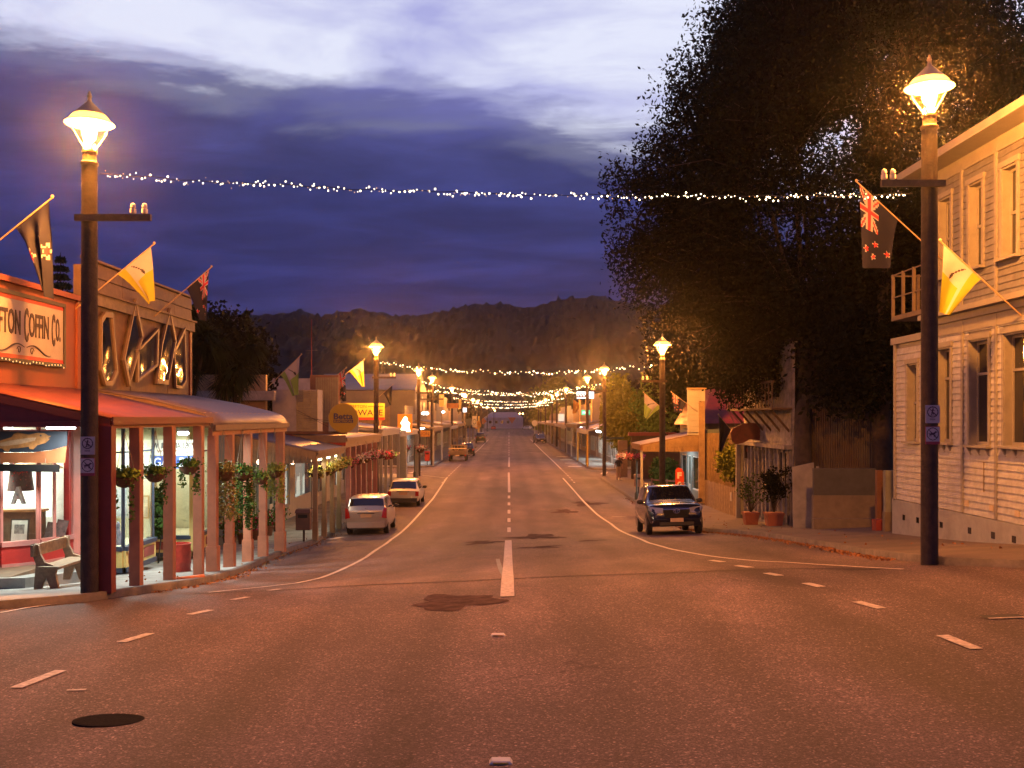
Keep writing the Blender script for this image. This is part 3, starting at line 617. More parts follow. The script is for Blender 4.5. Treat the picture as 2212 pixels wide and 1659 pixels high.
cabbage('spiky cabbage tree directly behind the far end of the bullnose verandah roof', -10.9, 39.5, 0, [(-10.4, 39.5, 6.4, 1.15), (-11.2, 39.3, 7.2, 1.2), (-10.0, 39.8, 7.3, .9), (-10.9, 39.6, 5.9, 1.1)], 5)
cabbage('taller spiky cabbage tree left of its neighbour, under the drooping ensign', -12.2, 38.5, 0, [(-12.0, 38.4, 8.3, 1.2), (-12.6, 38.2, 7.2, 1.2), (-11.5, 38.6, 7.5, 1.1), (-12.2, 38.3, 6.3, 1.2)], 6)
def bush(name, label, cat, c, rad, n, sz, m, seed=1, trunk=True, nc=60, par=None, group=None):
    r = np.random.default_rng(seed); z0 = G(c[0], c[1]); t = thing(name, label, cat, (c[0], c[1], z0), group)
    d = r.standard_normal((nc, 3)); d /= np.linalg.norm(d, axis=1)[:, None]; cs = np.array(c) + d * np.array(rad) * r.uniform(.45, 1, (nc, 1))
    if trunk: MB().tube([(c[0], c[1], z0), (c[0] + .1, c[1], z0 + (c[2] - z0) * .6), (c[0], c[1], c[2])], [.16 * rad[0] / 2, .12 * rad[0] / 2, .05], 7).build('trunk', M_bark, t, smooth='all')
    leaves('crown', clumps(cs, .42 * min(rad), n // nc, r), sz, m, t, 1.5, rs=r); return t
bush('street_tree', 'bushy yellow-green tree behind the two walkers on the right', 'tree', (10.2, 92, 5.0), (2.0, 2.0, 3.1), 9000, .22, M_leaf_y, 21)
bush('street_tree', 'darker tree standing beside the bushy yellow-green one, over the corrugated verandah', 'tree', (13.2, 88, 5.4), (2.4, 2.4, 3.0), 8000, .22, M_leaf_g, 22)
bush('street_tree', 'near tree of the lamplit pair at the far right end of the street', 'tree', (12.3, 275, 6.5), (5, 5, 5.5), 6000, .6, M_leaf_y, 23)
bush('street_tree', 'far tree of the lamplit pair at the far right end of the street', 'tree', (13.5, 330, 8.5), (7, 7, 8.5), 5000, .8, M_leaf_y, 24)
for i, (x, y, z, rr_, lab) in enumerate(((-30, 420, 6, 11, 'dark tree left of the pale shed at the end of the street'), (30, 430, 6, 12, 'dark tree right of the pale shed at the end of the street'), (-16, 300, 6, 6, 'dark tree behind the last shops on the left'), (-46, 380, 9, 12, 'tall dark tree behind the left rooftops far down the street'), (18, 120, 4, 5, 'dark tree behind the motel sign'), (24, 200, 6, 8, 'dark tree behind the right side shops'), (-22, 110, 3.5, 4, 'dark tree behind the left rooftops past the side street'))):
    bush('background_tree', lab, 'tree', (x, y, z), (rr_, rr_, rr_ * .8), 3500, rr_ * .09, M_leaf_big, 40 + i)
bush('background_tree', 'rounded dark tree mass filling in behind the spiky cabbage trees', 'tree', (-13.2, 46.5, 6.4), (2.6, 1.8, 3.0), 16000, .16, M_leaf_big, 62, nc=110)
# --- hanging baskets
M_coir = mat('coir_basket', (.12, .055, .025), .9, var=.5, vs=30, bump=.6); M_trail = leafmat('trailing_leaf', (.13, .20, .04)); M_pink = leafmat('pink_petal', (.65, .18, .25), .3); M_white = leafmat('white_petal', (.75, .70, .66), .2); M_mag = leafmat('magenta_petal', (.5, .04, .13), .3); M_chain = mat('basket_chain', (.25, .2, .15), .5, .6)
def basket(label, p, rad=.25, top=None, trail=(), seed=1, leaf=None, flowers=None, nleaf=380, group=None, lz=.055, trad=1.0):
    r = np.random.default_rng(seed); x, y, z = p; t = thing('hanging_basket', label, 'hanging basket', p, group or 'hanging baskets along the verandahs')
    MB().lathe((x, y, z), [(rad * f_, rad * g_) for f_, g_ in ((.15, -.85), (.55, -.72), (.85, -.4), (1, 0), (1.04, .03), (.9, .05))], 14).build('bowl', M_coir, t, smooth=True)
    if top:
        for k in range(3): MB().tube([(x + rad * math.cos(k * 2.1), y + rad * math.sin(k * 2.1), z), (x, y, top)], .006, 4).build('chain', M_chain, t)
    q = r.standard_normal((nleaf, 3)) * [rad * .55, rad * .55, rad * .30] + [x, y, z + rad * .30]
    mi = np.zeros(nleaf, int); ms = [leaf or M_trail]
    if flowers: ms += flowers; mi = r.integers(0, len(ms) * 2, nleaf); mi = np.where(mi >= len(ms), 1 + mi % (len(ms) - 1) if len(ms) > 1 else 0, mi)
    leaves('foliage', q, lz, ms, t, 1.2, midx=mi, rs=r)
    if trail:
        P_ = []
        for (L, a, w_) in trail:
            k = int(L * 400 * trad); s = r.uniform(0, 1, k) ** .8; P_.append(np.stack([x + rad * .8 * math.cos(a) + w_ * r.normal(0, 1, k) * (.6 + .2 * s), y + rad * .8 * math.sin(a) + w_ * r.normal(0, 1, k) * .6, z - L * s + .04 * r.normal(0, 1, k)], 1))
        leaves('trailing_stems', np.concatenate(P_), lz * .85, ms[0], t, 1.3, droop=-.5, rs=r)
    return t
# ================================================================ FLAGS
M_fb = mat('flag_navy', (.006, .006, .03), .8, var=.2); M_fr = mat('flag_red', (.50, .03, .05), .8, var=.15); M_fw = mat('flag_white', (.36, .34, .38), .8, var=.1); M_fy = mat('flag_yellow', (.30, .29, .02), .8, var=.1); M_fk = mat('flag_black', (.03, .02, .03), .8); M_fg = mat('flag_green', (.20, .32, .08), .8, var=.1)
M_rod = mat('flag_pole_timber', (.42, .30, .18), .6, var=.3)
def star(u, v, cx, cy, r_):
    X, Y = (u - cx) * 2, v - cy; d = math.hypot(X, Y); a = (math.atan2(X, -Y)) % (2 * PI / 5); a = min(a, 2 * PI / 5 - a); k = r_ * .38 / max(.05, math.cos(a - PI / 5) * .38 + .0 + math.sin(a) * .9) if False else r_ * (1 - .62 * a / (PI / 5)); return d < k
def d_nz(u, v):
    for cx, cy, r_ in ((.75, .17, .075), (.75, .84, .09), (.66, .45, .075), (.84, .40, .065)):
        if star(u, v, cx, cy, r_ * 1.0): return 1
        if star(u, v, cx, cy, r_ * 1.45): return 2
    if u < .5 and v < .5:
        a, b = u / .5, v / .5
        if abs(a - .5) < .06 or abs(b - .5) < .11: return 1
        if abs(a - .5) < .10 or abs(b - .5) < .18: return 2
        d = min(abs(a - b), abs(a + b - 1))
        if d < .045: return 1
        if d < .12: return 2
    return 0
def d_coast(u, v):
    if seg(u * 1.4, v, .10, .62, .42, .38, .016) and u < .4: return 3
    if seg(u * 1.4, v, .42, .38, .52, .32, .04): return 3
    if v > .80: return 1
    if v > .72: return 2
    return 2 if u < .40 + .05 * v else 1
def flag(label, base, tip, des, hoist=.55, fly=1.5, mats=None, cl=.72, fold=.09, nf=2.5, seed=1, sway=0.0, cat='flag', wide=None):
    base, tip = Vector(base), Vector(tip); t = thing('flag', label, cat, tuple(base))
    MB().tube([base, tip], .016, 6).build('flag_pole', M_rod, t); MB().lathe(tuple(tip), [(.01, -.02), (.035, .01), (.03, .04), (.008, .06)], 8).build('finial', M_rod, t, smooth=True)
    a = tip.lerp(base, .04); b = tip.lerp(base, .04 + hoist); nu, nv = 54, 34; v_ = []; f = []; mi = []; side = Vector((b - a)); side.z = 0; L = side.length; side.normalize(); pr = Vector((-side.y, side.x, 0)); ph = seed * 1.7
    for i in range(nu + 1):
        u = i / nu
        for j in range(nv + 1):
            v = j / nv; k = v * (1 - cl * u ** .8); z = a.z + (b.z - a.z) * v * (1 - .35 * u) - fly * u * (1 - .28 * v * (1 if sway == 0 else sway)); p = a + side * (L * k + .10 * u * L * math.sin(ph)); am = fold * min(1, u * 3) * math.sin(v * PI * nf + ph + u * 1.3); p = p + pr * am + side * (.03 * u * math.sin(v * PI * nf * 1.5 + ph)); v_.append((p.x, p.y, z))
    for i in range(nu):
        for j in range(nv): q = i * (nv + 1) + j; f.append((q, q + 1, q + nv + 2, q + nv + 1)); mi.append(des((i + .5) / nu, (j + .5) / nv))
    npmesh('cloth', v_, f, mats or [M_fb, M_fr, M_fw], t, smooth=True, midx=mi); return t
CO = [M_fb, M_fy, M_fw, M_fk]; CG = [M_fb, M_fg, M_fw, M_fk]
flag('limp navy ensign bunched on its pole over the coffin company sign', at(-60, 566, 19.9), at(113, 427, 19.6), lambda u, v: d_nz(.5 + u * .5, v), .42, 1.9, cl=.80, fold=.10, nf=4, seed=2)
flag('white and yellow flag with a black lamp emblem, left of the mirror covered facade', at(160, 670, 23.6), at(333, 527, 23.6), d_coast, .42, 1.25, CO, cl=.8, fold=.05, nf=1.5, seed=3)
flag('navy ensign hanging from the right end of the mirror covered facade', at(321, 694, 28.4), at(457, 577, 28.4), d_nz, .36, 1.45, cl=.62, fold=.07, nf=2, seed=4)
flag('green and white flag in shade behind the cabbage trees', at(580, 835, 42.5), at(651, 766, 42.5), d_coast, .6, 1.6, CG, cl=.7, seed=5)
flag('dark furled ensign in front of the tall ribbed yellow panel', at(655, 864, 48.5), at(748, 795, 48.5), d_nz, .45, 1.5, cl=.85, fold=.05, nf=4, seed=6)
flag('white and yellow flag flying left of the lamp by the hardware sign', at(731, 820, 59), at(787, 777, 59), d_coast, .55, 1.5, CO, cl=.8, seed=7)
flag('small dark flag beside the hardware sign', at(815, 860, 76), at(849, 831, 76), lambda u, v: 0, .6, 1.5, cl=.8, seed=8)
flag('large navy ensign with cross and four stars hung out from the hotel', at(2034, 560, 24.4), at(1850, 392, 24.4), d_nz, .45, 2.0, cl=.22, fold=.06, nf=1.5, seed=9)
flag('bright yellow and white flag hanging from the front of the hotel on the right', at(2213, 688, 20.5), at(2031, 521, 20.5), d_coast, .45, 1.35, CO, cl=.78, fold=.05, nf=2, seed=10)
flag('pale green and white flag left of the pole behind the SUV', at(1440, 890, 57), at(1390, 848, 57), d_coast, .75, 1.3, CG, cl=.8, seed=11)
flag('ensign in front of the white gabled shopfront behind the SUV', at(1507, 889, 54), at(1450, 847, 54), d_nz, .5, 1.0, cl=.4, seed=12)
flag('dark limp flag in front of the red roof on the right', at(1583, 933, 45), at(1552, 896, 45), lambda u, v: 0, .85, 1.6, cl=.8, seed=13)
flag('small orange lit flag far down the right side', at(1262, 880, 130), at(1238, 862, 130), lambda u, v: 0, .7, 1.8, [mat('flag_orange', (.6, .3, .05), .8)], cl=.6, seed=14)

# dry leaves and grit swept into the gutters
lt = []
for (K_, s_) in ((KR, 1), (KL, -1)):
    Kq = [p for p in resample(K_, .25) if 19 < p[1] < 60]
    for (kx, ky) in Kq:
        dens = (26 if s_ > 0 else 9) * (1.4 if ky < 38 else .6)
        for _ in range(rng.poisson(dens * .25 * 1.6)):
            xx = kx - s_ * abs(rng.normal(0, .16)) - s_ * .02; yy = ky + rng.uniform(-.15, .15); lt.append((xx, yy, G(xx, yy) + .012))
        if rng.random() < .5: xx = kx + s_ * rng.uniform(.2, 2.2); lt.append((xx, ky, G(xx, ky) + KH + .012))
M_litter = mat('dry_leaf', (.30, .13, .05), .85, var=.5, vs=8)
lv = leaves('leaf_litter', np.array(lt), .05, M_litter, None, 1.5)
lv['kind'] = 'stuff'; lv['label'] = 'dry leaves and grit swept into the gutters'
# ================================================================ BUILDINGS: helpers
def tfit(s, c, w_, h_, rz, m, parent, ext=.006, name='lettering', bold=0.0):
    """lettering fitted to a width and height, centred on c"""
    cu = bpy.data.curves.new(name, 'FONT'); cu.body = s; cu.size = 1; cu.extrude = ext; cu.offset = bold; cu.resolution_u = 3
    t = bpy.data.objects.new('tmp', cu); COL.objects.link(t); bpy.context.view_layer.update()
    me = bpy.data.meshes.new_from_object(t.evaluated_get(bpy.context.evaluated_depsgraph_get())); bpy.data.objects.remove(t)
    co = np.zeros(len(me.vertices) * 3, dtype=np.float32); me.vertices.foreach_get('co', co); co = co.reshape(-1, 3); mn, mx = co.min(0), co.max(0)
    co[:, 0] = (co[:, 0] - (mn[0] + mx[0]) / 2) * w_ / (mx[0] - mn[0]); co[:, 1] = (co[:, 1] - (mn[1] + mx[1]) / 2) * h_ / (mx[1] - mn[1])
    me.vertices.foreach_set('co', co.ravel()); me.transform(Matrix.Translation(Vector(c)) @ Euler((R(90), 0, R(rz))).to_matrix().to_4x4()); me.name = name
    me.materials.clear(); me.materials.append(m); return link(name, me, parent)
def weatherboards(name, X, s, y0, y1, z0, z1, pitch, m, parent, holes=(), th=.022):
    n = int(round((z1 - z0) / pitch)); pitch = (z1 - z0) / n; k = 0
    for i in range(n):
        za = z0 + i * pitch; zb = za + pitch + .008; cuts = sorted([(h[0], h[1]) for h in holes if h[2] < zb - .04 and h[3] > za + .04]); y = y0; segs = []
        for a, b in cuts:
            if a - y > .05: segs.append((y, a))
            y = max(y, b)
        if y1 - y > .05: segs.append((y, y1))
        for a, b in segs:
            pr = [(X, a, za), (X - s * th * 1.5, a, za), (X - s * th * .45, a, zb), (X, a, zb)]
            MB().prism(pr, (0, b - a, 0)).build(name, m, parent); k += 1
    return k
def sash(parent, X, s, ya, yb, za, zb, M_fr_, M_gl, depth=.16, facing=.09, M_face=None, mid=.5, sill=True, brackets=0, blind=None):
    """deep set timber window: reveals and facings are the window part, then panes and sill"""
    y0, y1 = min(ya, yb), max(ya, yb); b = MB(); Xi = X + s * depth; o = -s
    for (a, c) in ((y0 - .02, y0 + .02), (y1 - .02, y1 + .02)): b.box(X + o * .03, Xi, a, c, za, zb)
    b.box(X + o * .03, Xi, y0, y1, zb - .02, zb + .02)
    for (a, c) in ((y0 - facing, y0), (y1, y1 + facing)): b.box(X + s * .01, X + o * .055, a, c, za - .02, zb + .02)
    b.box(X + s * .01, X + o * .075, y0 - facing - .03, y1 + facing + .03, zb + .02, zb + .14)
    zm = za + (zb - za) * mid
    for (a, c) in ((y0 + .02, y0 + .065), (y1 - .065, y1 - .02)): b.box(Xi - s * .045, Xi, a, c, za, zb - .02)
    for (a, c) in ((za, za + .07), (zm - .03, zm + .03), (zb - .08, zb - .02)): b.box(Xi - s * .05, Xi + s * .005, y0 + .06, y1 - .06, a, c)
    wn = b.build('window', M_face or M_fr_, parent)
    MB().quad((Xi - s * .02, y0, za), (Xi - s * .02, y1, za), (Xi - s * .02, y1, zm), (Xi - s * .02, y0, zm)).build('pane', M_gl, wn)
    MB().quad((Xi - s * .012, y0, zm), (Xi - s * .012, y1, zm), (Xi - s * .012, y1, zb), (Xi - s * .012, y0, zb)).build('pane', M_gl, wn)
    if blind: MB().box(Xi + s * .05, Xi + s * .06, y0, y1, zb - (zb - za) * blind[1], zb).build('blind', blind[0], wn)
    if sill:
        sb = MB(); sb.box(X + o * .15, X + s * .06, y0 - facing - .04, y1 + facing + .04, za - .06, za - .005)
        for q in np.linspace(y0 + .02, y1 - .02, brackets) if brackets else []: sb.prism([(X - s * .01, q - .03, za - .06), (X + o * .11, q - .03, za - .06), (X - s * .01, q - .03, za - .24)], (0, .06, 0))
        sb.build('sill', M_face or M_fr_, wn)
    return wn
def verandah(parent, s, y0, y1, xw, zw, xe, ze, Mr, Mf, Mp, posts, pw=.18, fh=.2, bull=False, endfill=None, base=None, beam=None, ribs=0, sag=0):
    """roof from the wall down to the kerb line, fascia, beam and posts"""
    W_, E_ = s * xw, s * xe
    prof = [(W_, zw), (E_, ze)] if not bull else [(W_, zw), (W_ + (E_ - W_) * .5, zw + (ze + .38 - zw) * .52), (E_ + s * .45, ze + .36), (E_ + s * .20, ze + .27), (E_ + s * .06, ze + .14), (E_, ze)]
    v = []; f = []
    if ribs:
        k = ribs * 6
        for i in range(k + 1):
            for p in prof: v.append((p[0], y0 + (y1 - y0) * i / k, p[1] + .012 * math.sin(2 * PI * i / 6)))
    else:
        k = 6
        for i in range(k + 1):
            for p in prof: v.append((p[0], y0 + (y1 - y0) * i / k, p[1] + (random.uniform(-sag, sag) if sag else 0)))
    n = len(prof)
    for i in range(k):
        for j in range(n - 1): f.append((i * n + j, (i + 1) * n + j, (i + 1) * n + j + 1, i * n + j + 1))
    ro = npmesh('verandah_roof', v, f, Mr, parent, smooth=True)
    md = ro.modifiers.new('t', 'SOLIDIFY'); md.thickness = .03; md.offset = 0
    b = MB(); b.box(E_ - s * .03, E_ - s * .06, y0, y1, ze - .12, ze + .02); b.build('gutter', Mf, parent)
    MB().box(E_ + s * .02, E_ + s * .12, y0 + .02, y1 - .02, ze - fh - .1, ze - .05).build('verandah_beam', beam or Mf, parent)
    for ye in (y0, y1):
        e = MB(); d = .05 if ye == y0 else -.05
        pr = [(p[0], ye, p[1] - .02) for p in prof] + ([(E_ + s * .02, ye, ze - fh), (W_, ye, ze - fh)] if endfill else [(p[0], ye, p[1] - .16) for p in reversed(prof)])
        e.prism(pr, (0, d, 0)).build('end_panel' if endfill else 'barge_board', endfill or Mf, parent)
    for q in posts:
        yy, ww = q if isinstance(q, tuple) else (q, pw); X = E_ + s * .07; z0 = G(X, yy) + .1
        p = MB(); p.box(X - ww / 2, X + ww / 2, yy - ww / 2, yy + ww / 2, z0, ze - fh - .1)
        if base: p.box(X - ww * .64, X + ww * .64, yy - ww * .64, yy + ww * .64, z0, z0 + base)
        p.build('verandah_post', Mp, parent)
def interior_mat(name, c, s, c2=None, sc=1.6):
    if name in MATS: return MATS[name]
    m = bpy.data.materials.new(name); m.use_nodes = True; nt = m.node_tree; nt.nodes.clear()
    pos = N(nt, 'ShaderNodeNewGeometry').outputs['Position']
    vz = N(nt, 'ShaderNodeTexVoronoi', {'Vector': N(nt, 'ShaderNodeMapping', {'Vector': pos, 'Scale': (sc, sc, sc * .7)}).outputs[0], 'Scale': 1.0}, distance='CHEBYCHEV').outputs['Color']
    v = N(nt, 'ShaderNodeSeparateXYZ', {0: vz}).outputs[0]
    col = mixc(nt, ramp(nt, v, [(0.35, 0.0), (0.55, 1.0)]), c, c2 or tuple(k * .35 for k in c))
    e = N(nt, 'ShaderNodeEmission', {'Color': col, 'Strength': s}); nt.links.new(e.outputs[0], N(nt, 'ShaderNodeOutputMaterial').inputs[0]); m.cycles.emission_sampling = 'NONE'
    MATS[name] = m; return m
M_in_warm = interior_mat('lit_room_warm', (1.0, .62, .25), .55); M_in_white = interior_mat('lit_room_white', (.95, .93, .75), .8); M_in_dim = interior_mat('dim_room', (.10, .07, .045), .35); M_in_green = interior_mat('lit_room_green', (.45, .8, .15), .8)
M_gl = glass('window_glass'); M_gl_dark = mat('dark_window_glass', (.02, .02, .025), .06, var=0, spec=.8)
def front(parent, s, X, y0, y1, z0, zt, Mw, Mf, bays, Min, sill=.6, head=2.5):
    """wall with shop windows; bays: list of (ya, yb, kind) kind w window, d door"""
    X = s * X; o = -s; segs = MB(); y = y0
    for (a, b, k) in sorted(bays):
        if a > y: segs.box(X, X + s * .12, y, a, z0, zt)
        segs.box(X, X + s * .12, a, b, z0 + head, zt)
        if k == 'w': segs.box(X, X + s * .12, a, b, z0, z0 + sill)
        y = b
    if y < y1: segs.box(X, X + s * .12, y, y1, z0, zt)
    segs.build('front_wall', Mw, parent)
    for (a, b, k) in bays:
        za = z0 + (sill if k == 'w' else .02); zb = z0 + head; fr = MB(); Xf = X + s * .04
        for q in (a, b - .06): fr.box(Xf, Xf + s * .06, q, q + .06, za, zb)
        fr.box(Xf, Xf + s * .06, a, b, zb - .06, zb); fr.box(Xf, Xf + s * .06, a, b, za, za + .06)
        if k == 'w' and b - a > 1.6:
            for q in np.linspace(a, b, int((b - a) / 1.1) + 1)[1:-1]: fr.box(Xf, Xf + s * .05, q - .025, q + .025, za, zb)
        if k == 'd': fr.box(Xf + s * .01, Xf + s * .05, a, b, za, za + .8)
        wn = fr.build('window' if k == 'w' else 'door', Mf, parent)
        MB().quad((Xf + s * .03, a, za), (Xf + s * .03, b, za), (Xf + s * .03, b, zb), (Xf + s * .03, a, zb)).build('pane', M_gl, wn)
        MB().box(X + s * .9, X + s * .95, a - .3, b + .3, z0, zb + .1).build('room_backdrop', Min, wn)
def shell(parent, s, X, y0, y1, z0, zt, depth, Mw, name='wall', roofm=None, roof_name='roof'):
    X = s * X; b = MB(); b.box(X + s * .13, X + s * .2, y0, y1, zt - .02, zt - .02) if False else None
    b.box(X, X + s * depth, y0, y0 + .12, z0, zt); b.box(X, X + s * depth, y1 - .12, y1, z0, zt); b.box(X + s * (depth - .12), X + s * depth, y0, y1, z0, zt)
    b.build(name, Mw, parent)
    MB().box(X + s * .02, X + s * depth, y0 + .02, y1 - .02, zt - .25, zt - .15).build(roof_name, roofm or mat('flat_roof', (.12, .11, .11), .8), parent)
def alight(p, size, energy, col, parent, rot=(0, 0, 0), sy=None):
    L = bpy.data.lights.new('ceiling_glow', 'AREA'); L.energy = energy; L.color = col; L.shape = 'RECTANGLE'; L.size = size; L.size_y = sy or size
    o = bpy.data.objects.new('tube_light', L); COL.objects.link(o); o.location = p; o.rotation_euler = rot
    if parent is not None: o.parent = parent; o.matrix_parent_inverse = Matrix.Translation(-WL[parent.name])
    return o
M_tube = emat('fluorescent_tube', (.93, .95, 1.0), 14, sample=False); M_tubew = emat('warm_tube', (1.0, .85, .5), 7, sample=False)
def tube_light(label, a, b, energy=45, col=(.85, .95, .9), r=.05, warm=False, group='fluorescent tubes under the verandahs', down=True):
    a, b = Vector(a), Vector(b); t = thing('fluorescent_light', label, 'light fitting', tuple(a), group)
    MB().tube([a, b], r, 8).build('tube', M_tubew if warm else M_tube, t, smooth=True)
    MB().bar(a + Vector((0, 0, r + .03)), b + Vector((0, 0, r + .03)), .1, .05).build('housing', mat('tube_housing', (.7, .7, .68), .5), t)
    d = (b - a); ang = math.atan2(d.y, d.x); alight(tuple((a + b) / 2 - Vector((0, 0, r + .03))), d.length, energy, col, t, (0, 0, ang), .12)
    return t
# ================================================================ LEFT SIDE, nearest first
M_red = mat('red_orange_paint', (.22, .058, .03), .6, var=.2, vs=1.2, bump=.1); M_redroof = mat('red_verandah_roof', (.19, .045, .022), .55, var=.35, vs=2.2, bump=.2, bs=60); M_dred = mat('dark_red_paint', (.22, .035, .03), .55, var=.2); M_post = mat('red_post_paint', (.40, .15, .08), .6, var=.22, vs=3)
M_pink = M_pink; M_pinkp = mat('pink_paint', (.55, .22, .19), .6, var=.15); M_redp = mat('bright_red_paint', (.45, .03, .025), .5, var=.2)
M_wood = mat('varnished_cladding', (.17, .105, .06), .65, var=.35, vs=4, bump=.3, bs=30); M_woodd = mat('dark_cladding', (.09, .055, .035), .7, var=.4, vs=5)
M_signw = mat('sign_cream', (.40, .37, .36), .6, var=.15); M_ink = mat('dark_lettering', (.03, .02, .03), .6, var=0)
M_bull0 = mat('dark_roof_iron', (.05, .05, .06), .6, var=.3, vs=1)
A = thing('coffin_company_building', 'orange red corner shop with a coffin company sign over its red verandah', 'building', (-10, 21, 1.2))
b = MB(); b.box(-10.2, -10, 17.95, 23.85, 5.0, 7.34); b.build('upper_wall', M_red, A); MB().box(-22, -10.2, 18, 23.85, 5.0, 6.3).build('roof_block', M_bull0, A)
MB().box(-10.01, -9.90, 17.9, 23.9, 7.3, 7.42).build('parapet_cap', M_red, A)
MB().box(-10.0, -9.95, 23.6, 23.85, 5.2, 7.3).build('corner_board', M_red, A)
MB().box(-22, -10.0, 17.95, 24, 4.86, 4.98).build('ceiling', M_signw, A)
verandah(A, -1, 17.95, 24.0, 10, 5.27, 7.0, 4.60, M_redroof, M_red, M_post, [19.4, 21.3, 23.3], .2, .08, base=None, beam=M_red)
MB().box(-7.22, -6.96, 17.9, 18.12, G(-7, 18) + .1, 4.46).build('corner_post', M_dred, A)
MB().box(-9.98, -7.0, 17.97, 18.07, 4.44, 4.54).build('end_beam', M_dred, A)
MB().prism([(-10, 17.99, 5.15), (-7.05, 17.99, 4.55), (-10, 17.99, 4.53)], (0, .05, 0)).build('end_panel', M_dred, A)
# sign board
SG = thing('coffin_company_sign', 'cream signboard in a dark frame with long condensed black lettering on the orange red wall', 'sign', (-9.98, 21, 6.4))
MB().box(-9.985, -9.93, 19.1, 22.78, 5.80, 7.06).build('board', M_signw, SG)
fr = MB()
for (a, c, d, e) in ((19.0, 22.86, 7.06, 7.14), (19.0, 22.86, 5.72, 5.80), (22.78, 22.86, 5.8, 7.06), (19.0, 19.1, 5.8, 7.06)): fr.box(-9.985, -9.90, a, c, d, e)
fr.build('frame', mat('black_frame', (.03, .02, .02), .5), SG)
MB().box(-9.93, -9.925, 19.1, 22.78, 6.98, 7.06).build('red_strip', M_redp, SG); MB().box(-9.93, -9.925, 19.1, 22.78, 5.80, 5.88).build('red_strip', M_redp, SG)
for (wd, y0, y1, z0, z1) in (('R', 19.34, 19.52, 6.16, 6.86), ('EEFTON', 19.56, 20.78, 6.28, 6.78), ('C', 20.95, 21.12, 6.16, 6.86), ('OFFIN', 21.15, 22.05, 6.28, 6.78), ('C', 22.2, 22.36, 6.16, 6.86), ('O.', 22.40, 22.62, 6.28, 6.78)):
    tfit(wd, (-9.92, (y0 + y1) / 2, (z0 + z1) / 2), y1 - y0, z1 - z0, 90, M_ink, SG, bold=.012)
fl = MB()
for s_ in (-1, 1):
    pts = [(-9.92, 21.0 + s_ * (.05 + t * 1.1), 6.05 + .07 * math.sin(t * 5.5) - .06 * t) for t in np.linspace(0, 1, 24)]; fl.tube(pts, [.006 + .012 * math.sin(PI * i / 23) for i in range(24)], 4)
    pts = [(-9.92, 21.0 + s_ * (.28 + .09 * math.cos(a) * (1 - a / 9)), 5.99 + .06 * math.sin(a)) for a in np.linspace(0, 6.5, 20)]; fl.tube(pts, .007, 4)
fl.build('scroll_ornament', M_ink, SG)
r_ = random.Random(4); bb = MB()
for i in range(26): bb.lathe((-9.89, 19.1 + i * .145, 5.74 + r_.uniform(-.03, .03)), [(.001, -.02), (.013, 0), (.001, .02)], 5)
bb.build('fairy_bulbs', M_fairy2, SG, kind='stuff')
# canted shop window under the verandah
def glazed(parent, plan, zb, zs, zg, zt, Mpl, Mfr, Mtop=None, mull=.05, panel=True, Mpan=None, splits=None):
    """plan: polyline of the glass line; plinth zb..zs, glass zs..zg, transom zg..zt"""
    for i, (a, b_) in enumerate(zip(plan, plan[1:])):
        a3, b3 = Vector((*a, 0)), Vector((*b_, 0)); d = (b3 - a3).normalized(); nrm = Vector((d.y, -d.x, 0))
        if nrm.y > 0 and abs(nrm.y) > abs(nrm.x): nrm = -nrm
        if nrm.x < 0 and abs(nrm.x) >= abs(nrm.y): nrm = -nrm
        L = (b3 - a3).length
        def bx(name, t0, t1, z0, z1, th, m, off=0.0, par=parent):
            p, q = a3 + d * t0 + nrm * off, a3 + d * t1 + nrm * off
            return MB().prism([(p.x, p.y, z0), (q.x, q.y, z0), (q.x, q.y, z1), (p.x, p.y, z1)], tuple(nrm * th)).build(name, m, par)
        bx('plinth', 0, L, zb, zs - .1, .12, Mpl, -.06)
        bx('plinth_rail', 0, L, zs - .1, zs, .18, Mfr, -.08); bx('plinth_base', 0, L, zb, zb + .12, .16, Mfr, -.07)
        if Mpan and L > .5:
            k = max(1, int(L / .75)); 
            for j in range(k): bx('plinth_panel', L * (j + .15) / k, L * (j + .85) / k, zb + .2, zs - .17, .01, Mpan, .062)
        ns = (splits[i] if splits else max(1, int(L / .8)))
        wn = bx('window', 0, mull, zs, zt, mull, Mfr, -.02)
        for j in range(1, ns + 1): bx('mullion', L * j / ns - mull, L * j / ns, zs, zt, mull, Mfr, -.02, wn)
        if zt > zg: bx('transom', 0, L, zg, zg + mull, mull, Mfr, -.02, wn)
        bx('pane', 0, L, zs, zt, .004, M_gl, 0, wn)
glazed(A, [(-12.8, 21.0), (-10.84, 21.8), (-10.28, 22.35), (-10.0, 23.35)], 1.36, 1.95, 4.3, 4.5, M_redp, M_pinkp, splits=[3, 1, 2])
MB().box(-10.06, -9.94, 23.35, 23.85, 1.0, 5.0).build('pilaster', M_pinkp, A); MB().box(-10.1, -9.98, 23.2, 23.34, 1.2, 4.9).build('pilaster', M_redp, A)
MB().box(-14, -9.98, 20.9, 23.9, 4.5, 4.86).build('lintel', M_red, A)
MB().box(-15, -14.9, 20, 23.8, 1, 4.9).build('room_wall', mat('room_cream', (.62, .58, .45), .8), A); MB().box(-15, -10.06, 23.78, 23.84, 1, 4.5).build('room_wall', mat('room_white', (.85, .85, .80), .8), A); MB().box(-15, -10.0, 20.5, 23.8, 1.3, 1.42).build('room_floor', M_wood, A)
# entrance ramp slab
MB().prism([(-12.6, 19.9, 1.15), (-9.6, 20.3, 1.15), (-9.2, 22.3, 1.0), (-9.8, 23.4, 1.0), (-12.6, 23.4, 1.1)], (0, 0, .28)).build('entrance_step', M_conc, A)
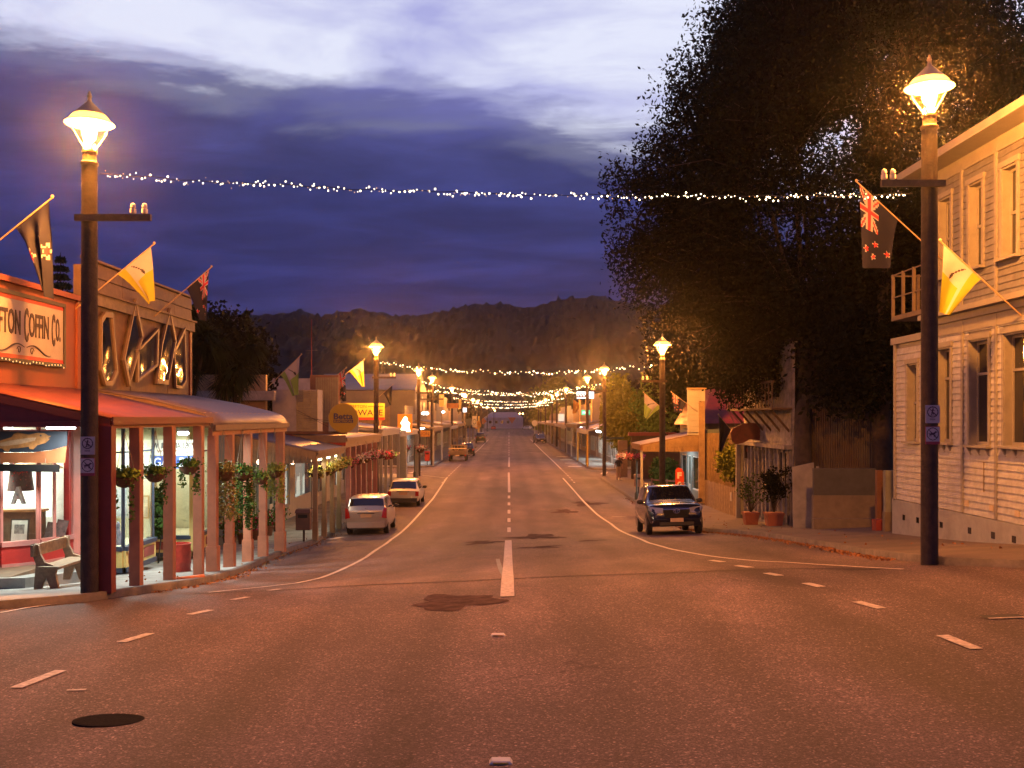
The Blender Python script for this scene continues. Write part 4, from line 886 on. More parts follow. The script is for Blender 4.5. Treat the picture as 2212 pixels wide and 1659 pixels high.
# fish board
FB = thing('fish_board', 'dark blue board with a large painted orange trout above the lit shop window', 'sign', tuple(at(60, 950, 21.6)))
def D2(px, py, Y): return tuple(at(px, py, Y))
yb_ = 21.62
MB().prism([D2(-60, 931.5, yb_), D2(145, 931.5, yb_), D2(144, 963, yb_), D2(110, 972, yb_), D2(70, 977, yb_), D2(-60, 977, yb_)], (0, .03, 0)).build('board', mat('board_navy', (.012, .016, .026), .6), FB)
MB().prism([D2(-60, 977.5, yb_), D2(70, 977.5, yb_), D2(110, 972.6, yb_), D2(144, 963.6, yb_), D2(140, 1000, yb_), D2(-60, 1000, yb_)], (0, .04, 0)).build('valance_board', mat('valance_orange', (.25, .07, .02), .6, var=.3), FB)
fish = [(-40, 968), (-12, 955), (0, 952), (25, 944), (30, 937), (38, 934.5), (52, 937), (62, 939), (80, 935), (95, 935.5), (104, 941), (110, 942), (103, 947), (108, 948), (98, 957), (80, 962), (72, 971), (64, 970), (62, 965), (40, 968), (22, 969), (18, 976), (10, 974), (5, 969), (-12, 968)]
MB().prism([D2(x, y, yb_ - .012) for x, y in fish], (0, .008, 0)).build('painted_fish', mat('trout_orange', (.28, .11, .03), .6, var=.45, vs=9), FB)
MB().prism([D2(x, y, yb_ - .016) for x, y in ((-12, 960), (20, 952), (60, 946), (78, 945), (75, 952), (40, 960), (5, 964))], (0, .003, 0)).build('painted_belly', mat('trout_belly', (.36, .2, .11), .6, var=.3, vs=9), FB)
MB().lathe((0, 0, 0), [(.02, 0), (.02, .004)], 8).build('painted_eye', M_ink, FB).matrix_parent_inverse = Matrix.Translation(-WL[FB.name]) @ Matrix.Translation(at(88, 941, yb_ - .02)) @ Matrix.Rotation(R(90), 4, 'X')
tfit('FISHERMAN', D2(40, 985, yb_ - .012), 1.5, .1, 0, mat('valance_dark', (.22, .05, .02), .6), FB) if False else None
sb = thing('hanging_name_bar', 'long black name bar hung across the lit window below the fish', 'sign', D2(60, 1011, 21.4)); MB().bar(at(-70, 1009, 21.4), at(128, 1012, 21.4), .03, .15).build('bar', mat('black_bar', (.01, .008, .008), .9, spec=.1), sb)
for q in (0, 98): MB().tube([at(q, 1004, 21.4), at(q, 990, 21.4)], .006, 4).build('hanger', M_chain, sb)
tube_light('nearest fluorescent tube, long bright one left of the first lamp pole', at(100, 922, 20.8), at(163, 922, 21.1), 200, r=.045)
tube_light('short fluorescent tube between the third and fourth red posts', at(386, 936, 25.6), at(406, 936, 25.9), 220, r=.045)
alight((-12.2, 22.9, 4.4), 2.0, 380, (1.0, .93, .72), A, sy=1.2)
wl = thing('window_lamp_panel', 'glaring white display panel lit from within at the right of the shop window', 'light fitting', (-10.9, 23.4, 2.6)); MB().box(-11.35, -10.45, 23.30, 23.36, 2.35, 3.65).build('panel', emat('display_panel', (1, .95, .8), 2.6), wl)
# display behind the glass
cnt = thing('display_counter', 'orange brown timber counter inside the lit corner window', 'counter', (-11.3, 22.9, 1.4)); MB().box(-12.2, -10.5, 22.9, 23.2, 1.42, 2.5).build('body', M_wood, cnt); MB().box(-12.25, -10.45, 22.85, 23.25, 2.5, 2.55).build('top', mat('counter_top', (.55, .3, .12), .5), cnt)
la = thing('letter_a_ornament', 'big grey letter A standing on the counter behind the glass', 'ornament', tuple(at(38, 1080, 22.95))); tfit('A', tuple(at(40, 1070, 22.6)), .30, .38, 0, mat('grey_letter', (.45, .47, .5), .6), la, ext=.05, name='letter', bold=.03)
pf = thing('framed_print', 'white framed grey print propped low in the corner window', 'framed picture', tuple(at(42, 1152, 22.5))); q0 = at(42, 1147, 22.35)
Mt = Matrix.Translation(q0) @ Matrix.Rotation(R(-8), 4, 'X'); MB().box(-.2, .2, 0, .03, -.28, .26, 0, Mt).build('frame', mat('dark_frame', (.05, .04, .03), .5), pf); MB().box(-.17, .17, -.008, .0, -.25, .23, 0, Mt).build('mount', mat('mount_white', (.8, .8, .72), .7), pf); MB().box(-.11, .11, -.012, -.008, -.06, .14, 0, Mt).build('print', mat('print_grey', (.3, .3, .28), .7, var=.7, vs=14), pf)
for i, (px, py, w_, h_) in enumerate(((112, 1150, .3, .45), (132, 1142, .25, .4))):
    q0 = at(px, py, 22.9); fp = thing('framed_picture', ('larger' if i == 0 else 'smaller') + ' dark picture leaning on the sill right of the framed grey print', 'framed picture', tuple(q0)); Mt = Matrix.Translation(q0) @ Matrix.Rotation(R(-15), 4, 'X') @ Matrix.Rotation(R(8), 4, 'Y'); MB().box(-w_ / 2, w_ / 2, 0, .03, -h_ / 2, h_ / 2, 0, Mt).build('canvas', mat('dark_canvas', (.12, .06, .05), .7, var=.6, vs=12), fp)
dr = thing('beaded_dress', 'dark sheer dress with red beads hanging behind the corner window', 'dress', tuple(at(48, 1020, 23))); MB().lathe(tuple(at(45, 1050, 23.0)), [(.28, -.1), (.24, .2), (.22, .45), (.26, .62), (.20, .68), (.05, .7)], 14).build('cloth', mat('dress_cloth', (.10, .06, .06), .8, var=.5, vs=12), dr, smooth=True)
qb = at(45, 1015, 22.72); leaves('beads', rng.standard_normal((90, 3)) * [.13, .02, .11] + list(qb), .03, mat('red_bead', (.7, .05, .04), .3), dr, 1)
um = thing('paper_parasol', 'cream paper parasol spread above the dress in the corner window', 'parasol', tuple(at(80, 990, 23))); MB().lathe(tuple(at(75, 1012, 23)), [(.62, .0), (.4, .12), (.15, .2), (.02, .22)], 16).build('canopy', mat('parasol_paper', (.7, .55, .35), .7, var=.25, vs=8), um, smooth=True)
# bench
M_bench = mat('bench_timber', (.30, .20, .12), .7, var=.4, vs=8)
bn = thing('park_bench', 'old wooden slab bench with curved ends beside the lamp pole', 'bench', (-8.9, 20.1, G(-8.9, 20.1) + KH)); zb_ = G(-8.9, 20.1) + KH
def bench_end(y):
    x0 = -9.15
    pr = [(0, 0), (.13, 0), (.22, .30), (.32, 0), (.46, 0), (.40, .34), (.42, .44), (.36, .52), (.20, .58), (.12, .75), (.09, .93), (.02, .98), (-.06, .95), (-.05, .82), (.04, .55), (.02, .30)]
    return pr
for y in (19.75, 21.05):
    MB().prism([(-8.62 - 0.0 + (px - .2) * 1.05 - .35, y, zb_ + pz * .92) for px, pz in bench_end(y)], (0, .07, 0)).build('bench_end', M_bench, bn)
MB().box(-9.05, -8.62, 19.6, 21.25, zb_ + .42, zb_ + .47).build('seat', M_bench, bn); MB().box(-9.17, -9.12, 19.6, 21.25, zb_ + .66, zb_ + .88).build('backrest', M_bench, bn)
# ---- shop B: mirrored cladding facade, bullnose verandah
B = thing('mirrored_facade_shop', 'timber clad shopfront with five coffin shaped mirrors above a grey bullnose verandah', 'building', (-10, 28, .8))
MB().box(-10.2, -10, 23.95, 32.0, 4.9, 8.2).build('upper_wall', M_wood, B); MB().box(-22, -10.2, 23.95, 32.0, 4.9, 6.4).build('roof_block', M_bull0, B)
for i, (za, zb, ov) in enumerate(((7.62, 7.98, .05), (7.98, 8.34, .05))):
    for y0, y1 in ((23.92, 26.3), (26.3, 28.1), (28.1, 30.4), (30.4, 32.04)):
        dz = .035 * (y0 - 24) / 1.5; MB().prism([(-10, y0 + .01, za), (-10 + ov + .02, y0 + .01, za), (-10 + ov, y0 + .01, zb - .02), (-10, y0 + .01, zb - .02)], (0, y1 - y0 - .02, 0)).build('plank', M_wood, B)
MB().box(-10.02, -9.88, 23.9, 32.06, 8.34, 8.40).build('parapet_cap', M_wood, B); MB().box(-10.0, -9.86, 23.9, 32.1, 7.30, 7.62).build('cornice_board', mat('weathered_grey_board', (.22, .17, .12), .7, var=.4), B); MB().box(-10.0, -9.8, 23.9, 32.15, 7.58, 7.63).build('cornice_lip', M_wood, B)
MB().box(-10.0, -9.93, 31.85, 32.05, 5.3, 7.3).build('corner_board', M_red, B)
for i, y0 in enumerate(np.arange(24.0, 31.7, .98)):
    MB().box(-10, -9.965 - .004 * (i % 3), y0, y0 + .965, 5.3, 7.3).build('wall_panel', M_wood if i % 2 else mat('varnished_cladding_dark', (.20, .11, .055), .65, var=.4, vs=3), B)
M_mir = bpy.data.materials.new('mirror_glass'); M_mir.use_nodes = True; nt = M_mir.node_tree; bs_ = nt.nodes['Principled BSDF']
bs_.inputs['Metallic'].default_value = 1; bs_.inputs['Roughness'].default_value = .06; bs_.inputs['Base Color'].default_value = (.42, .43, .47, 1)
nz_ = N(nt, 'ShaderNodeTexNoise', {'Vector': N(nt, 'ShaderNodeNewGeometry').outputs['Position'], 'Scale': 1.3, 'Detail': 1.0}).outputs[0]; nt.links.new(N(nt, 'ShaderNodeBump', {'Height': nz_, 'Strength': .3, 'Distance': .12}).outputs[0], bs_.inputs['Normal'])
mirs = [('tall hexagonal mirror nearest the lamp pole', [(253, 697), (278, 699), (292, 818), (278, 833), (262, 833), (247, 700 + 20)], None),]
MIR = [('leftmost tall mirror of the timber facade, next to the lamp pole', [(224, 673), (240, 675), (251, 806), (239, 833), (224, 833), (214, 800), (215, 688)]),
       ('tall slender lozenge mirror under the tail of the yellow flag', [(291, 645), (306, 726), (276, 836), (264, 778)]),
       ('slanted parallelogram mirror between the two lozenges', [(340, 708), (338, 790), (293, 826), (294, 756)]),
       ('second lozenge mirror with its foot cut off square', [(365, 665), (378, 735), (360, 831), (335, 829), (347, 740)]),
       ('rightmost mirror of the timber facade, cut off by the corner board', [(397, 706), (399, 825), (391, 840), (377, 838), (372, 760)])]
def wallpt(px, py, X): Y = X * F / (px - 1100.5); return Vector((X, Y, EYE + (903 - py) / F * Y))
for lab, pl in MIR:
    q = [wallpt(x, y, -9.90) for x, y in pl]; c = sum(q, Vector()) / len(q); t = thing('wall_mirror', lab, 'mirror', tuple(c), 'coffin shaped mirrors on the timber facade'); X0 = -9.90
    outer = [c + (p - c) * 1.0 for p in q]; inner = [c + (p - c) * .86 for p in q]; m_ = MB(); n = len(q)
    for i in range(n):
        j = (i + 1) % n; m_.prism([outer[i], outer[j], inner[j], inner[i]], (.06, 0, 0))
    m_.build('frame', mat('mirror_frame', (.17, .12, .10), .5, var=.2), t); MB().prism([p + Vector((-.05, 0, 0)) for p in outer], (.05, 0, 0)).build('backing', M_woodd, t)
    MB().add([tuple(p + Vector((.015, 0, 0))) for p in inner], [tuple(range(n))]).build('glass', M_mir, t)
M_bull = mat('bullnose_iron', (.15, .115, .14), .5, var=.25, vs=1.5)
verandah(B, -1, 24.12, 32.2, 10, 5.3, 6.98, 4.42, M_bull, mat('gutter_brown', (.20, .12, .08), .6), M_post, [(24.35, .21), (25.8, .2), (27.6, .2), (29.3, .2), (31.5, .24)], .2, .14, bull=True, base=.62, beam=M_post, ribs=0)
fz = MB(); vv = []
fz.tube([(-6.99 - .25, 24.2 + i * .16, 4.72 + .012 * math.sin(i * 2.1)) for i in range(51)], .009, 4); fz.build('rope_light', mat('lit_rope', (.5, .3, .15), .6), B)
MB().box(-10.0, -9.86, 24, 32.2, 4.75, 5.28).build('lintel', M_wood, B); MB().box(-22, -9.9, 24, 32.0, 4.80, 4.88).build('ceiling', mat('soffit_cream', (.5, .42, .30), .7), B)
M_cream = mat('cream_wall', (.62, .58, .42), .7, var=.12); M_navy = mat('navy_frame', (.03, .045, .08), .5); M_yel = mat('ochre_yellow_paint', (.55, .45, .16), .6, var=.15); M_mar = mat('maroon_panel', (.25, .05, .04), .55)
gz = G(-9.3, 25) + .2
glazed(B, [(-10.4, 24.7), (-9.28, 24.62), (-9.28, 26.7), (-10.1, 27.3)], gz, gz + .62, 3.75, 4.35, M_yel, M_navy, Mpan=M_mar, splits=[1, 1, 1], mull=.045)
glazed(B, [(-10.35, 29.35), (-9.12, 29.4), (-9.12, 31.4)], gz - .25, gz + .35, 3.6, 4.3, M_yel, M_navy, Mpan=M_mar, splits=[1, 1], mull=.045)
MB().box(-9.16, -9.02, 29.30, 29.42, .8, 4.4).build('yellow_post', M_yel, B); MB().box(-10.3, -9.0, 24.6, 31.5, 4.35, 4.78).build('window_head', M_cream, B)
MB().box(-11.6, -11.5, 24, 32, .6, 4.8).build('room_wall', M_cream, B); MB().box(-11.6, -9.35, 26.72, 26.78, .9, 4.3).build('room_wall', M_cream, B); MB().box(-11.6, -9.2, 31.5, 31.56, .6, 4.3).build('room_wall', M_cream, B); MB().box(-11.5, -9.35, 24.7, 26.7, gz + .55, gz + .6).build('display_floor', M_cream, B); MB().box(-11.5, -9.2, 29.4, 31.4, gz + .3, gz + .34).build('display_floor', M_cream, B)
alight((-10.2, 25.7, 4.2), 1.2, 110, (1, .93, .72), B); alight((-10.2, 30.4, 4.1), 1.2, 100, (1, .93, .70), B)
for k, (px, py, Y, w_, h_, c, lab) in enumerate(((256, 1085, 26.6, .55, .8, (.45, .5, .55), 'pale blue painting hung in the first bay window of the gallery shop'), (315, 1095, 26.6, .2, .6, (.6, .5, .35), 'narrow gilt framed picture at the right edge of the first gallery bay'), (328, 1043, 30.9, .3, .22, (.5, .45, .35), 'small dark framed picture behind the second hanging basket'))):
    q0 = at(px, py, Y); t = thing('gallery_painting', lab, 'painting', tuple(q0)); MB().box(q0.x - w_ / 2, q0.x + w_ / 2, Y - .03, Y, q0.z - h_ / 2, q0.z + h_ / 2).build('frame', mat('gilt_frame%d' % k, (.35, .22, .08) if k else (.5, .5, .45), .5), t); MB().box(q0.x - w_ / 2 + .04, q0.x + w_ / 2 - .04, Y - .035, Y - .03, q0.z - h_ / 2 + .04, q0.z + h_ / 2 - .04).build('canvas', mat('gallery_canvas%d' % k, c, .7, var=.6, vs=5), t)
for px, lab, c in ((241, 'left brown figurine on the gallery bay sill', (.28, .12, .05)), (255, 'right grey blue figurine on the gallery bay sill', (.25, .28, .38))):
    q0 = at(px, 1168, 25.2); t = thing('figurine', lab, 'figurine', (q0.x, q0.y, gz + .6)); MB().lathe((q0.x, q0.y, gz + .6), [(.10, 0), (.085, .1), (.10, .22), (.06, .34), (.045, .42), (.06, .48), (.035, .55), (.005, .58)], 10).build('figure', mat('figurine_%s' % lab[:4].strip(), c, .35, var=.5, vs=15), t, smooth=True)
# hanging gallery sign
gs = thing('gallery_sign', 'hanging sign, white upper board lettered in black and blue lower board reading GALLERY', 'sign', tuple(at(380, 980, 27)))
Yg = 27.0; a_, b_, c_, d_ = at(328, 950, Yg), at(432, 983, Yg), at(326, 985, Yg), at(434, 1012, Yg)
MB().box(a_.x, b_.x, Yg, Yg + .05, b_.z, a_.z).build('upper_board', mat('lit_sign_white', (.85, .85, .72), .6, var=0), gs); MB().box(c_.x, d_.x, Yg - .005, Yg + .055, d_.z, c_.z).build('lower_board', mat('gallery_blue', (.06, .12, .40), .5, var=.1), gs)
tfit('W. & R. SMALLBONE', ((a_.x + b_.x) / 2, Yg - .008, a_.z * .62 + b_.z * .38), 1.2, .155, 0, M_ink, gs); tfit('Wine   Antiques', ((a_.x + b_.x) / 2, Yg - .008, a_.z * .22 + b_.z * .78), 1.0, .11, 0, mat('script_brown', (.3, .15, .08), .6), gs)
tfit('GALLERY', ((c_.x + d_.x) / 2, Yg - .012, (c_.z + d_.z) / 2), 1.16, .24, 0, mat('gallery_white', (.85, .87, .9), .6, var=0), gs, bold=.015)
for x_ in (a_.x + .1, b_.x - .1): MB().tube([(x_, Yg + .02, a_.z), (x_, Yg + .02, 4.75)], .01, 4).build('hanger', M_chain, gs)
# red drum, terracotta pipe, planter on the left footpath
dz_ = G(-8.05, 24.8) + KH; dm = thing('oil_drum', 'red steel drum standing behind the third red verandah post', 'drum', (-8.02, 24.8, dz_)); pr = []
for i in range(13): z = i * .057; pr.append((.29 + (.012 if i in (0, 4, 8, 12) else 0), z))
MB().lathe((-8.02, 24.8, dz_), pr + [(.27, .685), (.26, .60), (.01, .6)], 24).build('drum_body', mat('drum_red', (.45, .05, .03), .45, var=.3, vs=6), dm, smooth=True)
pz = G(-6.9, 21.9) + KH; pi = thing('clay_pipe', 'short orange pipe lying on the footpath by the red posts', 'pipe', (-6.95, 21.6, pz)); MB().tube([(-7.0, 21.42, pz + .045), (-6.5, 21.8, pz + .05)], .045, 10).build('pipe_body', mat('terracotta', (.50, .16, .07), .7), pi, smooth=True)
# hanging baskets of the two near verandahs
def bk(px, py, Y, lab, rad=.26, **k): p = at(px, py, Y); return basket(lab, tuple(p), rad, top=4.35, **k)
bk(269, 1033, 18.6, 'hanging basket with short ivy in the gap between the first and second red posts', .21, trail=[(.6, -2.6, .04), (.75, -.4, .04)], seed=1, leaf=M_trail, nleaf=520, trad=.35)
bk(335, 1024, 20.2, 'hanging basket in the gap between the second and third red posts', .2, trail=[(.6, .3, .04)], seed=2, leaf=M_leaf_g, nleaf=460, trad=.4)
bk(408, 1009, 22.2, 'round hanging basket of dark leaves between the third and fourth red posts', .2, trail=[(.6, .2, .05), (.4, 3, .05)], seed=3, leaf=M_leaf_g, nleaf=520, trad=.6)
bk(483, 1020, 24.9, 'biggest trailing basket, its foliage hanging far down past the bullnose posts', .27, trail=[(1.15, 0, .11), (1.05, 1.5, .13), (.9, 3.1, .10), (1.2, 4.5, .13)], seed=4, leaf=mat('rusty_trailing_leaf', (.17, .17, .04), .7, var=.6, vs=3), nleaf=800)
bk(524, 1022, 26.7, 'second trailing basket, longest thin tail nearly reaching the footpath', .25, trail=[(1.1, 0, .10), (1.15, 2, .11), (1.45, 1.0, .05), (.9, 4, .10)], seed=5, leaf=M_leaf_g, nleaf=700)
bk(563, 1033, 28.6, 'small brown basket with hardly any trailing stems between the last two red posts', .21, trail=[(.3, 1, .06)], seed=6, leaf=M_trail, nleaf=420)
bk(594, 1018, 30.5, 'yellow green trailing basket at the last red post of the bullnose verandah', .24, trail=[(.9, 0, .09), (.7, 2, .09), (.8, 3.6, .1)], seed=7, leaf=mat('yellow_trailing_leaf', (.30, .34, .06), .7, var=.4, vs=3), nleaf=700)
# dark foliage in the doorway
bush('doorway_plant', 'dark leafy shrub filling the gap between the two gallery windows', 'shrub', (-9.75, 28.4, 2.0), (.3, .4, .8), 1500, .09, M_leaf_g, 31, trunk=True)
# ================================================================ LEFT SIDE, further shops
M_tealg = mat('slate_teal_wall', (.10, .14, .15), .7, var=.2); M_beige = mat('beige_board', (.27, .19, .11), .7, var=.3, vs=3); M_tan = mat('tan_post', (.28, .19, .10), .65, var=.2); M_greyroof = mat('grey_iron_roof', (.16, .15, .17), .5, var=.3, vs=1); M_whitep = mat('white_paint', (.38, .38, .36), .6, var=.15); M_pinkpost = mat('dusky_pink_post', (.42, .17, .14), .6, var=.2); M_brown = mat('brown_board', (.16, .07, .04), .7, var=.3); M_creamroof = mat('cream_verandah_roof', (.30, .26, .17), .6, var=.2)
C_ = thing('low_shop', 'low shop with a brown timber gable ended verandah and potted flowers, beyond the bullnose shop', 'building', (-10, 38, .2))
z0 = .15
front(C_, -1, 10, 33.5, 43.7, z0, 4.1, M_tealg, M_whitep, [(37.0, 40.6, 'w'), (46.9 - 4.2, 43.6, 'd')], M_in_warm, head=2.3)
shell(C_, -1, 10.12, 33.5, 43.7, -.2, 4.1, 9, M_tealg); verandah(C_, -1, 37.3, 43.65, 10, 3.98, 7.02, 3.38, M_greyroof, M_beige, M_tan, [37.4, 39.2, 41.0, 42.6], .15, .18, endfill=M_beige, base=.7, beam=M_beige)
for i in range(22):
    y = 37.32; x0 = -9.98 + i * .132; z1 = 3.96 - (x0 + 9.98) * .2; MB().box(x0, x0 + .118, 37.27, 37.31, 2.95, z1 - .03).build('gable_board', M_beige, C_)
tube_light('long warm strip light inside the timber verandah fascia', (-7.28, 37.8, 3.02), (-7.28, 43.2, 3.02), 90, (1, .85, .6), r=.05, warm=True)
M_globe = emat('globe_bulb', (1.0, .6, .35), 7.0, sample=False)
for px, py, Y, lab in ((559, 998, 36.5, 'left small round pink globe light under the bullnose verandah end'), (632, 999, 42, 'right small round pink globe light beside the white shop doors')):
    p = at(px, py, Y); t = thing('globe_light', lab, 'light fitting', tuple(p)); MB().lathe(tuple(p), [(.01, -.09), (.065, -.06), (.09, 0), (.065, .06), (.01, .09)], 12).build('globe', M_globe, t, smooth=True); MB().tube([tuple(p + Vector((0, 0, .09))), tuple(p + Vector((0, 0, .6)))], .012, 5).build('stem', M_chain, t)
    L = bpy.data.lights.new('globe_glow', 'POINT'); L.energy = 14; L.color = (1, .7, .45); L.shadow_soft_size = .09; lo = bpy.data.objects.new('globe_glow', L); COL.objects.link(lo); lo.location = p - Vector((0, 0, .15)); lo.parent = t; lo.matrix_parent_inverse = Matrix.Translation(-WL[t.name])
# neighbour behind: yellow lit box building behind the palms, long pale fascia
K = thing('background_shop', 'small orange lit flat roofed building glimpsed behind the cabbage trees', 'building', (-11.5, 44, 0))
MB().box(-16, -10.4, 43.7, 44.0, 4.1, 6.45).build('wall', mat('amber_wall', (.50, .30, .12), .7, var=.25), K); MB().box(-16, -9.95, 43.3, 43.68, 5.35, 5.75).build('canopy', mat('pale_canopy', (.55, .45, .3), .7), K)
K2 = thing('background_shop', 'dark building with a long pale fascia behind the green and white flag', 'building', (-13, 55, 0)); MB().box(-24, -10.5, 54.5, 62, 0, 6.1).build('wall', mat('dark_blue_wall', (.04, .045, .07), .8), K2); MB().box(-24, -10.45, 54.2, 62.1, 6.1, 6.7).build('fascia', mat('pale_fascia', (.42, .42, .44), .6), K2)
# D: electrical shop with pink posts
Dv = thing('electrical_shop', 'shop with a flat roofed verandah on dusky pink posts under the round yellow sign', 'building', (-10, 50, 0))
front(Dv, -1, 10, 43.8, 56, z0 - .1, 4.3, M_whitep, M_whitep, [(44.6, 46.6, 'w'), (47.8, 51.9, 'd'), (52.6, 55.6, 'w')], M_in_white, head=2.5)
shell(Dv, -1, 10.12, 43.8, 56, -.3, 4.6, 9, M_brown)
verandah(Dv, -1, 43.85, 56.0, 10, 3.95, 7.0, 3.72, M_greyroof, M_tan, M_pinkpost, [44.9, 46.5, 48.1, 49.8, 51.8, 53.9], .2, .3, endfill=M_redp, beam=M_tan)
MB().box(-10, -7.0, 43.75, 43.84, 3.55, 3.86).build('end_fascia', M_beige, Dv); MB().box(-10, -6.95, 43.70, 43.9, 3.90, 4.03).build('end_capping', M_brown, Dv)
M_ribbed = mat('cream_slat_panel', (.42, .35, .18), .6, var=.2, vs=4)
bx_ = MB(); bx_.box(-10.2, -8.25, 44.06, 45.2, 3.9, 5.82); bx_.build('parapet_box', mat('pale_parapet', (.42, .38, .34), .7, var=.2), Dv)
n = 26
for i in range(n): zz = 3.93 + i * 1.87 / n; MB().prism([(-9.13, 44.055, zz), (-9.13, 44.02, zz + .01), (-9.13, 44.045, zz + 1.87 / n - .012)], (.88, 0, 0)).build('slat', M_ribbed, Dv)
for x in (-9.14, -8.88, -8.56, -8.26): MB().box(x - .012, x + .012, 43.99, 44.06, 3.9, 5.83).build('slat_trim', M_ribbed, Dv)
pan = MB(); pan.box(-9.35, -8.02, 48.02, 48.5, 3.9, 6.62); pan.build('parapet_box', mat('brown_parapet', (.30, .14, .07), .7, var=.2), Dv)
for i in range(10): x = -9.08 + i * .108; MB().box(x, x + .085, 47.97, 48.02, 4.4, 6.5).build('vertical_board', M_ribbed, Dv)
for k in range(3): MB().tube([at(640 + k * 8, 885 + k * 9, 43.9), at(742, 940 - k * 14, 43.95)], .008, 4).build('stay_wire', M_wire, Dv)
bs = thing('electrical_shop_sign', 'round yellow sign on a white square reading Betta Electrical, above the verandah edge', 'sign', tuple(at(742, 935, 43.75)))
c0 = at(742, 903, 43.7); hw = .635
MB().box(c0.x - hw, c0.x + hw, 43.70, 43.80, c0.z - .63, c0.z + .05).build('board', M_whitep, bs)
dsk = MB(); k = 40; dsk.prism([(c0.x + .63 * math.cos(2 * PI * i / k), 43.66, c0.z + .63 * math.sin(2 * PI * i / k)) for i in range(k)], (0, .036, 0)); dsk.build('disc', mat('sign_yellow', (.45, .30, .02), .5, var=.08), bs)
tfit('Betta', (c0.x, 43.655, c0.z + .07), .82, .26, 0, mat('navy_lettering', (.03, .02, .09), .5, var=0), bs, bold=.03)
MB().box(c0.x - .42, c0.x + .42, 43.648, 43.659, c0.z - .21, c0.z - .075).build('name_band', mat('navy_lettering', (.03, .02, .09)), bs); tfit('ELECTRICAL', (c0.x, 43.645, c0.z - .142), .78, .085, 0, mat('sign_yellow', (.62, .42, .03)), bs, ext=.002, bold=.02)
hs = thing('hardware_sign', 'yellow board lettered REEFTON HARDWARE, partly hidden by the second left lamp pole', 'sign', tuple(at(793, 901, 58)))
a_, b_ = at(716, 871, 58), at(831, 901.5, 58); MB().box(a_.x, b_.x, 58, 58.08, b_.z, a_.z).build('board', mat('hardware_yellow', (.50, .42, .06), .5, var=.08), hs)
MB().box(a_.x, b_.x, 58, 58.1, b_.z - .14, b_.z - .01).build('lower_rail', M_redp, hs)
cx = (a_.x + b_.x) / 2; tfit('REEFTON', (cx - .05, 57.99, a_.z - .18), 1.05, .16, 0, M_ink, hs); tfit('HARDWARE', (cx + .02, 57.99, b_.z + .27), 2.75, .33, 0, M_ink, hs, bold=.01)
for x_ in (a_.x + .3, b_.x - .25): MB().box(x_ - .05, x_ + .05, 58.02, 58.08, b_.z - 1.2, b_.z - .14).build('support_leg', M_beige, hs)
for x0, x1 in ((a_.x + .08, a_.x + .95), (b_.x - .95, b_.x - .08)): MB().box(x0, x1, 57.985, 57.998, a_.z - .2, a_.z - .17).build('rule', M_ink, hs)
# E: white posts
E_ = thing('white_post_shop', 'narrow shop with slim white verandah posts, just past the pink posts', 'building', (-10, 60, 0))
front(E_, -1, 10, 56.1, 65.5, z0 - .1, 4.6, M_whitep, M_whitep, [(57, 60, 'w'), (61, 62.2, 'd'), (62.8, 65, 'w')], M_in_white); shell(E_, -1, 10.12, 56.1, 65.5, -.3, 4.7, 8, M_whitep)
verandah(E_, -1, 56.2, 65.4, 10, 4.35, 7.0, 3.95, M_greyroof, M_whitep, M_whitep, [56.4, 58.6, 61.2, 65.0], .16, .25, base=.5)
# F: orange glow sign
Fv = thing('barn_fronted_shop', 'shop with a tall sloping gable of vertical boards behind the glowing orange sign', 'building', (-10, 72, 0))
front(Fv, -1, 10, 65.6, 78.5, z0 - .1, 4.3, M_whitep, M_whitep, [(66.2, 70, 'w'), (71, 72.2, 'd'), (73, 77.8, 'w')], M_in_green); shell(Fv, -1, 10.12, 65.6, 78.5, -.3, 4.4, 9, M_brown)
verandah(Fv, -1, 65.7, 78.3, 10, 4.0, 7.0, 3.75, M_brown, M_whitep, M_whitep, [(68, .5), (78, .25)], .3, .25)
for i in range(20):
    x = -10.3 + i * .11; zt = 5.0 + (i / 19) * .2; MB().box(x - .001, x + .10, 69.4, 69.46, 3.9, 4.55 + i * .045).build('gable_board', M_beige, Fv)
gsn = thing('glowing_sign', 'square orange illuminated sign with a blazing white shape, on the verandah edge', 'sign', tuple(at(874, 935, 69))); a_, b_ = at(859, 894.6, 69), at(890, 935, 69)
MB().box(a_.x, b_.x, 69, 69.2, b_.z, a_.z).build('light_box', emat('orange_light_box', (1.0, .17, .012), 1.3), gsn)
shp = [(872, 902), (876, 899), (880, 903), (881, 910), (886, 914), (884, 922), (887, 933), (864, 933), (866, 926), (869, 920), (865, 914), (869, 908)]
MB().prism([tuple(at(x, y, 68.98)) for x, y in shp], (0, .015, 0)).build('white_shape', emat('white_light_box', (1, .85, .5), 5), gsn)
# post box, bins, flower stands
def bin_(name, label, p, m, w_=.5, h_=.62, leg=.42, cat='litter bin'):
    x, y, z = p; t = thing(name, label, cat, p); MB().tube([(x, y, z), (x, y, z + leg)], .04, 8).build('leg', mat('bin_leg', (.06, .05, .05), .6), t)
    b = MB(); b.box(x - w_ / 2, x + w_ / 2, y - .2, y + .2, z + leg, z + leg + h_); b.build('bin_box', m, t); MB().prism([(x - w_ / 2 - .03, y - .24, z + leg + h_), (x + w_ / 2 + .03, y - .24, z + leg + h_), (x + w_ / 2, y - .16, z + leg + h_ + .12), (x - w_ / 2, y - .16, z + leg + h_ + .12)], (0, .4, 0)).build('lid', m, t)
    MB().box(x - w_ / 2 + .08, x + w_ / 2 - .08, y - .215, y - .2, z + leg + h_ - .18, z + leg + h_ - .06).build('slot', mat('bin_slot', (.01, .01, .01), .8), t); return t
M_binb = mat('bin_brown', (.12, .05, .03), .6, var=.3)
